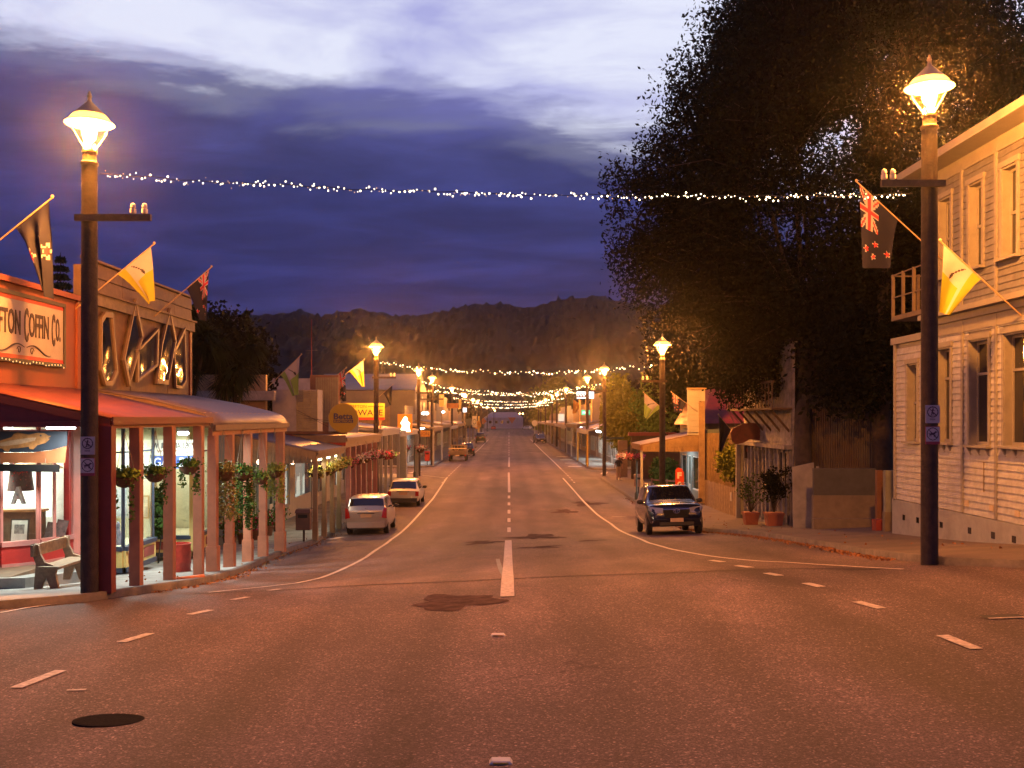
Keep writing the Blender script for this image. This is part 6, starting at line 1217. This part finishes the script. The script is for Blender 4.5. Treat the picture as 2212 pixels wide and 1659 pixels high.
aw = thing('scalloped_shop_sign', 'big dark red scalloped oval signboard hung out on stays near the flag', 'sign', tuple(at(1618, 940, 42))); pl = [(1578, 935), (1583, 925), (1595, 920), (1605, 915), (1625, 913), (1640, 916), (1655, 922), (1660, 935), (1657, 948), (1640, 951), (1620, 949), (1605, 957), (1590, 960), (1580, 950)]
MB().prism([tuple(at(x, y, 42)) for x, y in pl], (0, .12, 0)).build('board', mat('dark_red_sign', (.14, .03, .02), .6, var=.4, vs=4), aw); MB().tube([at(1590, 922, 42), at(1572, 885, 42.4)], .02, 4).build('stay', M_chain, aw); MB().tube([at(1600, 918, 42), at(1577, 886, 42.4)], .015, 4).build('stay', M_chain, aw)
# paling fence, iron wall, red roofed house, yellow shrub
pf_ = thing('paling_fence', 'weathered paling fence running back from the pale yellow boards', 'fence', (10.3, 49.5, .2)); yy = 45.8; i = 0
while yy < 53.9:
    w_ = random.uniform(.10, .13); g = G(10.3, yy) + KH; MB().box(10.28, 10.31, yy, yy + w_, g - .05, g + 1.32 + random.uniform(-.05, .05)).build('paling', mat('weathered_paling_%d' % (i % 3), [(.20, .14, .09), (.26, .19, .12), (.16, .11, .07)][i % 3], .85, var=.4, vs=6), pf_); yy += w_ + .012; i += 1
MB().box(10.32, 10.38, 45.8, 53.9, .55, .63).build('rail', M_brown, pf_); MB().box(10.32, 10.38, 45.8, 53.9, 1.2, 1.28).build('rail', M_brown, pf_)
pn = thing('fence_notice', 'small pale notice pinned on the paling fence', 'notice', (10.25, 48, 1)); MB().box(10.262, 10.275, 47.3, 47.65, .75, 1.15).build('paper', M_whitep, pn)
iw = thing('corrugated_wall', 'tall beige corrugated iron side wall behind the paling fence', 'wall', (12, 54.3, 0)); corr('iron_sheet', (10.3, 54.3, .1), (3.6, 0, 0), (0, 0, 3.7), 44, .02, M_beige, iw)
rh = thing('red_roofed_house', 'house with a steep dark red iron roof behind the paling fence', 'house', (13, 62, 0)); MB().box(11, 19, 57, 66, 0, 4.6).build('wall', M_beige, rh); MB().prism([(10.6, 56.5, 4.3), (19.4, 56.5, 4.3), (18.2, 60, 6.3), (11.8, 60, 6.3)], (0, .2, 0)).build('roof', mat('dark_red_iron', (.24, .04, .025), .5, var=.3), rh); MB().prism([(10.6, 56.5, 4.2), (10.6, 66, 4.2), (11.8, 66, 6.3), (11.8, 60, 6.3)], (.15, 0, 0)).build('roof_side', mat('dark_red_iron', (.24, .04, .025)), rh)
bush('background_tree', 'dark tree mass behind the second right hand lamp and the white gabled front', 'tree', (14.0, 68, 8.3), (4.6, 3.5, 4.4), 26000, .22, M_leaf_big, 61, nc=150)
bush('fence_shrub', 'yellow green leafy shrub above the paling fence', 'shrub', (10.9, 50, 2.4), (.75, 1.2, .95), 2600, .11, M_leaf_y, 33)
# right verandah shop
V = thing('corrugated_verandah_shop', 'shop with a white gabled front and a corrugated iron verandah, behind the SUV', 'building', (10, 60, 0))
front(V, 1, 10.15, 54.4, 61, .05, 3.9, M_tealg, M_whitep, [(55.0, 57, 'w'), (57.4, 58.4, 'd'), (58.8, 60.6, 'w')], M_in_white, head=2.45); shell(V, 1, 10.3, 54.4, 61, -.2, 4.0, 6, M_tealg)
verandah(V, 1, 54.25, 58.2, 10.15, 3.83, 6.95, 3.18, mat('pale_iron_roof', (.42, .36, .34), .45, var=.25), M_brown, M_whitep, [54.4], .12, .2, endfill=None, ribs=30)
cg = corr('corrugated_end', (7.05, 54.22, 2.82), (3.05, 0, 0), (0, 0, .30), 36, .018, M_beige, V)
nw = 36
for i in range(nw): x = 7.05 + i * 3.05 / nw; zt_ = 3.14 + (x - 7.05) * .21; MB().prism([(x, 54.19, 3.10), (x + 3.05 / nw * .55, 54.19, 3.10), (x + 3.05 / nw * .55, 54.19, zt_ + .01), (x, 54.19, zt_)], (0, .02, 0)).build('iron_rib', M_beige, V)
MB().prism([(7.05, 54.215, 3.05), (10.1, 54.215, 3.05), (10.1, 54.215, 3.78), (7.05, 54.215, 3.14)], (0, .02, 0)).build('end_sheet', M_beige, V)
MB().box(10.0, 10.32, 54.05, 54.25, .1, 5.5).build('corner_pier', M_beige, V)
for i in range(7): MB().box(9.45, 10.05, 54.1, 54.18, 3.85 + i * .31, 4.14 + i * .31).build('front_board', M_whitep, V)
MB().box(9.42, 10.35, 54.17, 54.3, 3.7, 6.1).build('front_parapet', M_whitep, V); MB().box(9.4, 10.4, 54.02, 54.32, 6.1, 6.2).build('parapet_cap', M_tan, V)
tube_light('white tube over the shop door behind the red banner', (9.2, 56.5, 3.0), (9.2, 58, 3.0), 120, r=.04)
fb = thing('feather_banner', 'red upright feather banner with white letters on the footpath behind the SUV', 'banner', (8.97, 54.9, .1)); a_ = at(1457.5, 1010, 54.9); b_ = at(1478, 1085, 54.9)
MB().prism([(a_.x, 54.9, b_.z), (b_.x, 54.9, b_.z), (b_.x - .03, 54.9, a_.z - .25), (b_.x - .12, 54.9, a_.z - .06), (a_.x + .18, 54.9, a_.z), (a_.x + .04, 54.9, a_.z - .12)], (0, .015, 0)).build('cloth', mat('banner_red', (.55, .05, .02), .7, var=.15), fb); MB().tube([(b_.x, 54.92, .1), (b_.x, 54.92, a_.z - .2)], .015, 5).build('pole', M_chain, fb)
for i, ch in enumerate('FO'): tfit(ch, ((a_.x + b_.x) / 2, 54.89, a_.z - .42 - i * .5), .24, .34, 0, M_white, fb, bold=.05)
bush('verandah_shrub', 'dark potted greenery massed under the corrugated verandah behind the rail', 'shrub', (9.3, 61.5, 1.2), (.9, .8, 1.0), 3000, .12, M_leaf_g, 35)
hg = thing('roadside_rail', 'low dark timber rail with plants under the corrugated verandah', 'fence', (9.4, 58, .1))
for z_ in (.5, .95): MB().bar((8.4, 60.5, z_), (9.9, 58.5, z_), .06, .09).build('rail', M_brown, hg)
for q in (0, .5, 1): MB().box(8.37 + 1.5 * q, 8.45 + 1.5 * q, 60.47 - 2 * q, 60.55 - 2 * q, 0, 1.05).build('post', M_brown, hg)
rw = thing('red_roofed_kiosk', 'low red roofed wall under the street trees behind the walkers', 'building', (10, 84.5, 0)) if False else thing('garden_wall', 'low tan garden wall with a dark red capping behind the walkers', 'wall', (11, 75, 0)); MB().box(8.9, 14, 74.8, 75.1, .1, 3.3).build('wall', mat('dark_garden_wall', (.09, .055, .035), .8, var=.3), rw); MB().box(8.7, 14, 74.6, 75.2, 3.3, 3.55).build('capping', M_dred, rw)
MB().box(8.2, 8.9, 77.2, 77.5, 0, 2.9).build('pier', M_tan, rw)
sb2 = thing('street_name_sign', 'thin street name blade at the right side street lamp', 'road sign', tuple(at(1325, 941, 78.6))); MB().box(7.45, 8.8, 78.6, 78.63, 2.98, 3.15).build('blade', mat('blade_green', (.04, .08, .05), .6), sb2)
# ================================================================ VEHICLES
def paint(name, c, met=.3, rough=.3): return mat(name, c, rough, met, var=0, coat=.6)
M_tyre = mat('tyre_rubber', (.018, .018, .018), .85, var=.2); M_rim = mat('alloy_rim', (.35, .35, .36), .35, .8, var=0); M_trim = mat('black_trim', (.02, .02, .022), .5, var=0); M_tail = mat('tail_lamp_red', (.35, .01, .012), .15, var=0, coat=1); M_head = mat('headlamp_glass', (.35, .36, .38), .08, .3, var=0, coat=1); M_chrome = mat('chrome', (.6, .6, .6), .12, 1.0, var=0); M_nplate = mat('number_plate', (.5, .34, .22), .5, var=.1)
M_cgl = mat('car_glass', (.012, .013, .018), .04, var=0, spec=1.0, coat=1)
SP = {  # stations rear to front: t, bottom, belt height, top height, half width at belt, half width at top ; fractions of L,H,W/2
 'hatch': [(0, .20, .60, .62, .90, .80), (.012, .17, .62, .66, .955, .83), (.03, .15, .63, .72, .975, .86), (.075, .14, .63, .945, .985, .80), (.12, .13, .63, .975, .99, .80), (.30, .13, .62, 1.0, 1, .80), (.52, .13, .61, .995, 1, .80), (.64, .13, .60, .96, 1, .78), (.80, .13, .60, .66, .99, .80), (.86, .13, .585, .615, .975, .80), (.95, .14, .54, .56, .93, .72), (.985, .16, .45, .47, .86, .62), (1, .2, .38, .39, .78, .5)],
 'wagon': [(0, .22, .58, .60, .92, .84), (.01, .18, .60, .62, .965, .85), (.03, .16, .61, .64, .98, .84), (.14, .15, .61, .95, .99, .76), (.19, .15, .61, .98, 1, .765), (.36, .15, .60, 1.0, 1, .77), (.52, .15, .60, .99, 1, .77), (.60, .15, .59, .95, 1, .76), (.73, .15, .59, .64, .99, .82), (.80, .15, .575, .60, .98, .82), (.93, .16, .54, .555, .95, .78), (.98, .18, .48, .49, .90, .7), (1, .22, .42, .43, .84, .6)],
 'suv': [(0, .24, .60, .62, .90, .80), (.012, .19, .62, .64, .955, .82), (.04, .17, .63, .80, .975, .78), (.08, .16, .64, .95, .985, .74), (.13, .16, .64, .985, .99, .745), (.32, .155, .635, 1.0, 1, .755), (.52, .155, .63, .99, 1, .755), (.60, .155, .625, .965, 1, .745), (.755, .155, .615, .655, .99, .84), (.80, .155, .605, .64, .985, .84), (.90, .16, .585, .61, .96, .80), (.955, .17, .555, .585, .92, .74), (.985, .19, .50, .52, .86, .66), (1, .22, .44, .45, .80, .6)]}
def car(name, label, cat, loc, head, L, W, H, kind, P_, wheel_r=.31, group=None, rear=True, plate_txt=None, badge=False, roofrails=False):
    """built nose towards +Y, then turned"""
    t = thing(name, label, cat, (0, 0, 0), group); S_ = SP[kind]; hw = W / 2
    def sec(st):
        tt, zb, bl, tp, wb, wt = st; y = (tt - .5) * L; b_ = bl * H; T_ = tp * H; B_ = zb * H
        if T_ - b_ < .02: T_ = b_ + .02
        return [(0, B_), (.78 * wb * hw, B_), (.95 * wb * hw, B_ + .06 * H), (1.0 * wb * hw, B_ + .16 * H), (1.01 * wb * hw, b_ * .72), (.985 * wb * hw, b_ * .93), (.955 * wb * hw, b_), (wt * hw * 1.0, T_ - .055 * (T_ - b_) - .01), (wt * hw * .90, T_ - .006), (wt * hw * .5, T_ + .010), (0, T_ + .014)], y
    rings = []
    for st in S_:
        h, y = sec(st); full = [(x, y, z) for x, z in h] + [(-x, y, z) for x, z in reversed(h[1:-1])]; rings.append(full)
    n = len(rings[0]); v = [p for r_ in rings for p in r_]; f = [(i * n + k, i * n + (k + 1) % n, (i + 1) * n + (k + 1) % n, (i + 1) * n + k) for i in range(len(rings) - 1) for k in range(n)]
    f.append(tuple(range(n))[::-1]); f.append(tuple((len(rings) - 1) * n + k for k in range(n))); m_ = MB(); m_.add(v, f); body = m_.build('body', P_, t, smooth=38)
    def surf(tt, k):   # point on half section, k float index, positive side
        for i in range(len(S_) - 1):
            if S_[i][0] <= tt <= S_[i + 1][0]: u = (tt - S_[i][0]) / (S_[i + 1][0] - S_[i][0]); break
        a, ya = sec(S_[i]); b, yb_ = sec(S_[i + 1]); k0 = min(int(k), len(a) - 2); w_ = k - k0
        pa = (a[k0][0] * (1 - w_) + a[k0 + 1][0] * w_, a[k0][1] * (1 - w_) + a[k0 + 1][1] * w_); pb = (b[k0][0] * (1 - w_) + b[k0 + 1][0] * w_, b[k0][1] * (1 - w_) + b[k0 + 1][1] * w_)
        return Vector((pa[0] * (1 - u) + pb[0] * u, ya * (1 - u) + yb_ * u, pa[1] * (1 - u) + pb[1] * u))
    def patch(name, ts, ks, sgn, mt, off=.006, par=t):
        v = []; nt_, nk = len(ts), len(ks)
        for a in ts:
            for k in ks: p = surf(a, k); v.append(Vector((p.x * sgn, p.y, p.z)))
        f = [(i * nk + j, i * nk + j + 1, (i + 1) * nk + j + 1, (i + 1) * nk + j) for i in range(nt_ - 1) for j in range(nk - 1)]
        c = Vector((0, 0, H * .5)); out = []
        for p in v:
            d = p - Vector((0, p.y * .8, H * .45)); d.normalize(); out.append(tuple(p + d * off))
        return MB().add(out, f).build(name, mt, par)
    i1 = next(i for i, s in enumerate(S_) if s[3] > .93); tw1 = max(S_[i1 - 1][0], .02); tr = S_[i1][0]
    i2 = max(i for i, s in enumerate(S_) if s[3] > .93); wf = S_[i2][0]; wf2 = S_[i2 + 1][0]
    def winstrip(name, t0, t1):
        v = []; 
        for a in np.linspace(t0, t1, 4):
            for k in (7.25, 8, 9, 10): p = surf(a, k); v.append(p)
            for k in (9, 8, 7.25): p = surf(a, k); v.append(Vector((-p.x, p.y, p.z)))
        o = .008; sg = -1 if name == 'rear_window' else 1
        v = [tuple(p + Vector((0, sg * o, o))) for p in v]; f = [(i * 7 + j, i * 7 + j + 1, (i + 1) * 7 + j + 1, (i + 1) * 7 + j) for i in range(3) for j in range(6)]
        return MB().add(v, f).build(name, M_cgl, t, smooth='all')
    winstrip('rear_window', tw1 + (tr - tw1) * .12, tr - (tr - tw1) * .08); winstrip('windscreen', wf + (wf2 - wf) * .06, wf2 - (wf2 - wf) * .10)
    for sgn in (-1, 1):
        span = wf2 - .06 - tr; cuts = [tr + .02, tr + span * .26, tr + span * .62, wf + .05]
        for a, b in zip(cuts, cuts[1:]): patch('side_window', np.linspace(a + .006, b - .006, 4), (6.12, 6.9), sgn, M_cgl)
        for a in cuts[1:3]: patch('door_gap', (a - .0008, a + .0008), (3, 4, 5, 6), sgn, M_trim, .004)
        q = surf(cuts[3] + .01, 6.0); m_ = MB(); m_.lathe((0, 0, 0), [(.02, -.08), (.075, -.05), (.09, 0), (.075, .06), (.02, .08)], 10); mi = m_.build('wing_mirror', M_trim, t, smooth='all'); mi.matrix_parent_inverse = Matrix.Translation((sgn * (q.x + .13), q.y, q.z + .06)) @ Matrix.Diagonal((1.35, .6, 1.0, 1)); MB().bar((sgn * q.x * .95, q.y, q.z), (sgn * (q.x + .08), q.y, q.z + .03), .05).build('mirror_arm', M_trim, t)
        patch('sill_trim', np.linspace(.2, .8, 3), (1.6, 2.4), sgn, M_trim, .008)
        for ty in (.17 if kind != 'wagon' else .2, .815):
            wy = (ty - .5) * L; x0 = hw * .985
            w_ = MB(); w_.lathe((0, 0, 0), [(wheel_r * .6, 0), (wheel_r * .94, .01), (wheel_r, .035), (wheel_r, .17), (wheel_r * .94, .195), (wheel_r * .6, .205)], 22); Mx = Matrix.Translation((sgn * (x0 - .2), wy, wheel_r)) @ Matrix.Rotation(sgn * PI / 2, 4, 'Y')
            wh = w_.build('wheel', M_tyre, t, smooth=True); wh.matrix_parent_inverse = Mx
            r2 = MB(); r2.lathe((0, 0, .206), [(wheel_r * .60, -.02), (wheel_r * .60, .004), (wheel_r * .5, .0), (wheel_r * .18, .008), (.02, .008)], 18); rr2 = r2.build('rim', M_rim, wh, smooth=True); rr2.matrix_parent_inverse = Matrix.Identity(4)
            ar = MB(); k = 22; po = [(sgn * (x0 + .004), wy + (wheel_r + .06) * math.cos(a), wheel_r + (wheel_r + .06) * math.sin(a)) for a in np.linspace(0, PI, k)] + [(sgn * (x0 + .004), wy - wheel_r * .9, H * .13), (sgn * (x0 + .004), wy + wheel_r * .9, H * .13)]
            ar.prism(po, (-sgn * .12, 0, 0)).build('wheel_arch', M_trim, t)
    yr, yf = -L / 2, L / 2
    if rear:
        tz = .50 * H if kind == 'wagon' else .535 * H
        for sgn in (-1, 1):
            if kind == 'hatch': MB().prism([(sgn * hw * .97, yr - .02, tz - .17), (sgn * hw * .74, yr - .05, tz - .13), (sgn * hw * .78, yr - .03, tz + .08), (sgn * hw * .84, yr - .01, tz + .24), (sgn * hw * .97, yr + .0, tz + .26)], (0, .18, 0)).build('tail_light', M_tail, t)
            else: MB().box(sgn * hw * .97, sgn * hw * .76, yr - .03, yr + .14, tz - .12, tz + .12).build('tail_light', M_tail, t)
        MB().box(-.22, .22, yr - .018, yr + .02, .455 * H, .455 * H + .135).build('number_plate', M_nplate, t)
        MB().box(-.34, .34, yr - .03, yr + .02, .455 * H + .15, .455 * H + .18).build('plate_lamp_strip', M_trim, t)
        MB().prism([(-hw * .86, yr - .07, .19 * H), (hw * .86, yr - .07, .19 * H), (hw * .88, yr - .075, .33 * H), (-hw * .88, yr - .075, .33 * H)], (0, .15, 0)).build('bumper', P_ if kind == 'hatch' else M_trim, t)
        MB().bar((-.05, yr + .06, .68 * H), (.28, yr + .13, .72 * H), .015).build('wiper', M_trim, t)
        if kind == 'hatch': MB().tube([(0.05, -L * .36, H), (.05, -L * .36 - .1, H + .42)], .007, 4).build('aerial', M_trim, t)
    else:
        for sgn in (-1, 1):
            MB().prism([(sgn * hw * .95, yf - .26, .56 * H), (sgn * hw * .46, yf - .03, .525 * H), (sgn * hw * .48, yf + .0, .43 * H), (sgn * hw * .80, yf - .06, .42 * H), (sgn * hw * .96, yf - .28, .49 * H)], (0, .05, 0.005)).build('headlight', M_head, t)
            MB().prism([(sgn * hw * .80 + .055 * math.cos(a), yf - .03, .265 * H + .045 * math.sin(a)) for a in np.linspace(0, 2 * PI, 10, endpoint=False)], (0, .03, 0)).build('fog_lamp', M_head, t)
        MB().prism([(-hw * .47, yf - .02, .50 * H), (hw * .47, yf - .02, .50 * H), (hw * .40, yf + .035, .335 * H), (-hw * .40, yf + .035, .335 * H)], (0, .02, 0)).build('grille', mat('grille_black', (.008, .008, .009), .7, var=0, spec=.2), t)
        MB().prism([(-hw * .88, yf - .12, .17 * H), (hw * .88, yf - .12, .17 * H), (hw * .80, yf + .01, .31 * H), (-hw * .80, yf + .01, .31 * H)], (0, .06, 0)).build('bumper', P_, t)
        MB().box(-hw * .60, hw * .60, yf + .0, yf + .025, .19 * H, .255 * H).build('air_intake', M_trim, t)
        MB().box(-.22, .22, yf + .05, yf + .075, .255 * H, .255 * H + .13).build('number_plate', M_nplate, t)
        MB().bar((-hw * .48, yf + .0, .505 * H), (hw * .48, yf + .0, .505 * H), .02, .025).build('chrome_strip', M_chrome, t)
        if badge:
            b_ = MB(); 
            for ax, az, oz in ((.11, .075, 0), (.045, .072, 0), (.085, .03, .03)):
                pts = [(ax * math.cos(a), yf + .055, .468 * H + oz + az * math.sin(a)) for a in np.linspace(0, 2 * PI, 21)]; b_.tube(pts, .011, 6, cap=False)
            b_.build('badge', M_chrome, t, smooth='all')
    if roofrails:
        for sgn in (-1, 1): MB().tube([(sgn * hw * .70, -L * .3, H * .985), (sgn * hw * .70, -L * .25, H + .045), (sgn * hw * .70, L * .0, H + .045), (sgn * hw * .70, L * .06, H * .985)], .018, 6).build('roof_rail', M_chrome, t, smooth='all')
    ca, sa = math.cos(head), math.sin(head); x, y = loc
    # pitch and roll with the road
    def gg(dy, dx_): return G(x + dx_ * ca - dy * sa, y + dx_ * sa + dy * ca)
    pit = math.atan2(gg(L * .32, 0) - gg(-L * .32, 0), L * .64); rol = math.atan2(gg(0, hw * .8) - gg(0, -hw * .8), hw * 1.6)
    z = (gg(L * .32, 0) + gg(-L * .32, 0)) / 2
    t.matrix_world = Matrix.Translation((x, y, z + .004)) @ Matrix.Rotation(head, 4, 'Z') @ Matrix.Rotation(pit, 4, 'X') @ Matrix.Rotation(-rol, 4, 'Y'); WL[t.name] = Vector(t.location); return t
car('parked_car', 'small silver hatchback parked nearest on the left, seen from behind, thin aerial on its roof', 'car', (-5.72, 42.7), R(0.5), 3.85, 1.70, 1.53, 'hatch', paint('silver_paint', (.42, .38, .37), .5, .32), .30, 'cars parked along the kerbs')
car('parked_car', 'older white hatchback with a black rear bumper, parked in front of the small silver hatchback', 'car', (-5.6, 56.0), R(0), 4.1, 1.68, 1.40, 'wagon', paint('white_car_paint', (.50, .50, .46), 0, .35), .29, 'cars parked along the kerbs')
car('parked_suv', 'dark blue black SUV parked facing us on the right, oval chrome badge on its grille', 'car', (5.75, 37.1), R(180 - 1.5), 4.85, 1.93, 1.73, 'suv', paint('dark_blue_paint', (.018, .022, .045), .4, .18), .37, 'cars parked along the kerbs', rear=False, badge=True, roofrails=True)
car('parked_car', 'dark wagon with bright paint glints parked ahead of the loaded utility truck', 'car', (-5.1, 124), R(0), 4.5, 1.8, 1.55, 'wagon', paint('dark_grey_paint', (.05, .05, .06), .6, .25), .31, 'cars parked along the kerbs')
car('parked_van', 'dark boxy off roader far down the left kerb beside the slim yellow lit frame', 'car', (-5.3, 189), R(0), 4.6, 1.85, 1.9, 'suv', paint('dark_green_paint', (.05, .05, .035), .2, .35), .36, 'cars parked along the kerbs')
car('parked_car', 'dark car facing us far down on the right, angled out from the kerb', 'car', (5.5, 186), R(180 + 9), 4.5, 1.85, 1.65, 'suv', paint('plum_paint', (.05, .025, .06), .4, .2), .33, 'cars parked along the kerbs', rear=False, roofrails=True)
car('distant_car', 'pale car beyond the far crossing on the right', 'car', (6.8, 405), R(60), 4.5, 1.8, 1.5, 'wagon', paint('pale_blue_paint', (.45, .5, .6), .2, .3), .31)
rc = car('distant_car', 'red car beyond the far crossing on the left', 'car', (-6.2, 400), R(0), 4.4, 1.8, 1.5, 'hatch', paint('red_car_paint', (.5, .03, .02), .2, .3), .31)
# loaded flat deck ute
u = thing('utility_truck', 'brown utility truck with a loaded tray, parked on the left beyond the side street', 'utility truck', (-5.45, 109.5, .05), 'cars parked along the kerbs')
M_ute = paint('ute_paint', (.12, .08, .05), .2, .35); x, y, z = -5.45, 109.5, .05
MB().prism([(x - .9, y + .3, z + .5), (x - .9, y + 2.6, z + .5), (x - .9, y + 2.5, z + .95), (x - .9, y + 1.7, z + 1.05), (x - .9, y + 1.2, z + 1.65), (x - .9, y + .35, z + 1.68)], (1.8, 0, 0)).build('cab', M_ute, u)
MB().prism([(x - .68, y + .29, z + 1.1), (x + .68, y + .29, z + 1.1), (x + .6, y + .31, z + 1.58), (x - .6, y + .31, z + 1.58)], (0, -.01, 0)).build('rear_window', M_cgl, u)
MB().box(x - .98, x + .98, y - 2.2, y + .2, z + .72, z + .80).build('tray', M_ute, u)
MB().box(x - .98, x + .98, y - 2.24, y - 2.18, z + .80, z + 1.12).build('tailboard', mat('tailboard_brown', (.10, .055, .03), .5, var=.4, vs=6), u)
for s in (-1, 1): MB().box(x + s * .98, x + s * .93, y - 2.2, y + .2, z + .80, z + 1.12).build('side_board', M_ute, u); MB().box(x + s * .75, x + s * .92, y - 2.23, y - 2.2, z + .56, z + .68).build('tail_light', M_tail, u)
MB().box(x - .95, x + .95, y - 2.22, y - 2.19, z + 1.30, z + 1.40).build('load_plank', mat('load_cream', (.6, .45, .25), .6), u); MB().box(x - .2, x + .2, y - 2.24, y - 2.2, z + .55, z + .67).build('number_plate', M_nplate, u)
for k in range(7): MB().bar((x + random.uniform(-.8, .6), y - 2.0 + k * .2, z + .85), (x + random.uniform(-.4, .9), y - 1.9 + k * .25, z + random.uniform(1.2, 1.6)), .08, .06).build('load_item', M_tan if k % 2 else M_brown, u)
for sx_ in (-1, 1):
    for wy in (-1.45, 1.75):
        wh = MB().lathe((0, 0, 0), [(.2, 0), (.33, .01), (.34, .04), (.34, .2), (.2, .22)], 16).build('wheel', M_tyre, u, smooth=True); wh.matrix_parent_inverse = Matrix.Translation(-WL[u.name]) @ Matrix.Translation((x + sx_ * .72, y + wy, z + .34)) @ Matrix.Rotation(sx_ * PI / 2, 4, 'Y')
# ================================================================ PEOPLE
M_skin = mat('skin', (.42, .24, .16), .6, var=.1); M_hair = mat('dark_hair', (.03, .02, .015), .8)
def person(label, x, y, h, shirt, shorts, stride, seed, heading=0.0):
    z = G(x, y) + KH; t = thing('person', label, 'person', (x, y, z)); k = h / 1.72; s = stride
    J = {'pel': (0, 0, .93), 'chest': (0, .02, 1.25), 'neck': (0, .0, 1.46), 'head': (0, .01, 1.56), 'top': (0, .0, 1.70)}
    V_ = []; E_2 = []; R_ = []
    def av(p, r): V_.append((p[0] * k, p[1] * k, p[2] * k)); R_.append(r * k); return len(V_) - 1
    pel = av((0, 0, .93), .155); ch = av((0, .02, 1.25), .165); nk = av((0, 0, 1.45), .06); hd = av((0, .015, 1.58), .095); tp = av((0, .01, 1.68), .07); E_2 += [(pel, ch), (ch, nk), (nk, hd), (hd, tp)]
    for q in (-1, 1):
        sh_ = av((q * .17, .01, 1.38), .075); el = av((q * .26, -.02 - q * s * .10, 1.12), .048); wr = av((q * .27, .06 - q * s * .16, .88), .034); ha = av((q * .265, .08 - q * s * .18, .80), .036); E_2 += [(ch, sh_), (sh_, el), (el, wr), (wr, ha)]
        hp = av((q * .10, 0, .86), .105); kn = av((q * .11, .06 + q * s * .14, .49), .062); an = av((q * .11, q * s * .26, .09), .042); to = av((q * .12, q * s * .26 + .14, .04), .035); E_2 += [(pel, hp), (hp, kn), (kn, an), (an, to)]
    me = bpy.data.meshes.new('body'); me.from_pydata(V_, E_2, []); o = bpy.data.objects.new('body', me); COL.objects.link(o)
    md = o.modifiers.new('s', 'SKIN'); 
    for i, r in enumerate(R_): me.skin_vertices[0].data[i].radius = (r, r * (.72 if i in (0, 1) else 1)); me.skin_vertices[0].data[i].use_root = (i == 0)
    sb = o.modifiers.new('ss', 'SUBSURF'); sb.levels = 2; sb.render_levels = 2
    bpy.context.view_layer.update(); m2 = bpy.data.meshes.new_from_object(o.evaluated_get(bpy.context.evaluated_depsgraph_get())); bpy.data.objects.remove(o)
    M_ = Matrix.Translation((x, y, z)) @ Matrix.Rotation(heading, 4, 'Z'); 
    for mm in (M_skin, shirt, shorts, M_tyre): m2.materials.append(mm)
    for p in m2.polygons:
        c = p.center; zz = c.z / k; ax = abs(c.x) / k
        p.material_index = 1 if (.97 < zz < 1.44 and not (ax > .23 and zz < 1.18)) else (2 if .52 < zz <= .97 and ax < .22 else (3 if zz < .08 else 0)); p.use_smooth = True
    m2.transform(M_); m2.name = 'body'; link('body', m2, t)
    hm = MB().lathe((0, 0, 0), [(.03, -.10), (.09, -.06), (.105, .0), (.09, .07), (.04, .11), (.005, .118)], 14).build('hair', M_hair, t, smooth='all'); hm.matrix_parent_inverse = Matrix.Translation(-WL[t.name]) @ M_ @ Matrix.Translation((0, -.012 * k, 1.63 * k)) @ Matrix.Scale(k, 4)
person('person walking away in dark t-shirt and tan shorts, left of the two walkers', 7.86, 73.7, 1.72, mat('dark_shirt', (.02, .02, .03), .8), mat('tan_shorts', (.36, .26, .17), .8), .45, 1)
person('person in dark clothes by the basket post, right one of the two walkers', 9.4, 76.4, 1.68, mat('black_top', (.02, .02, .02), .8), mat('dark_skirt', (.03, .025, .03), .8), .3, 2, .2)
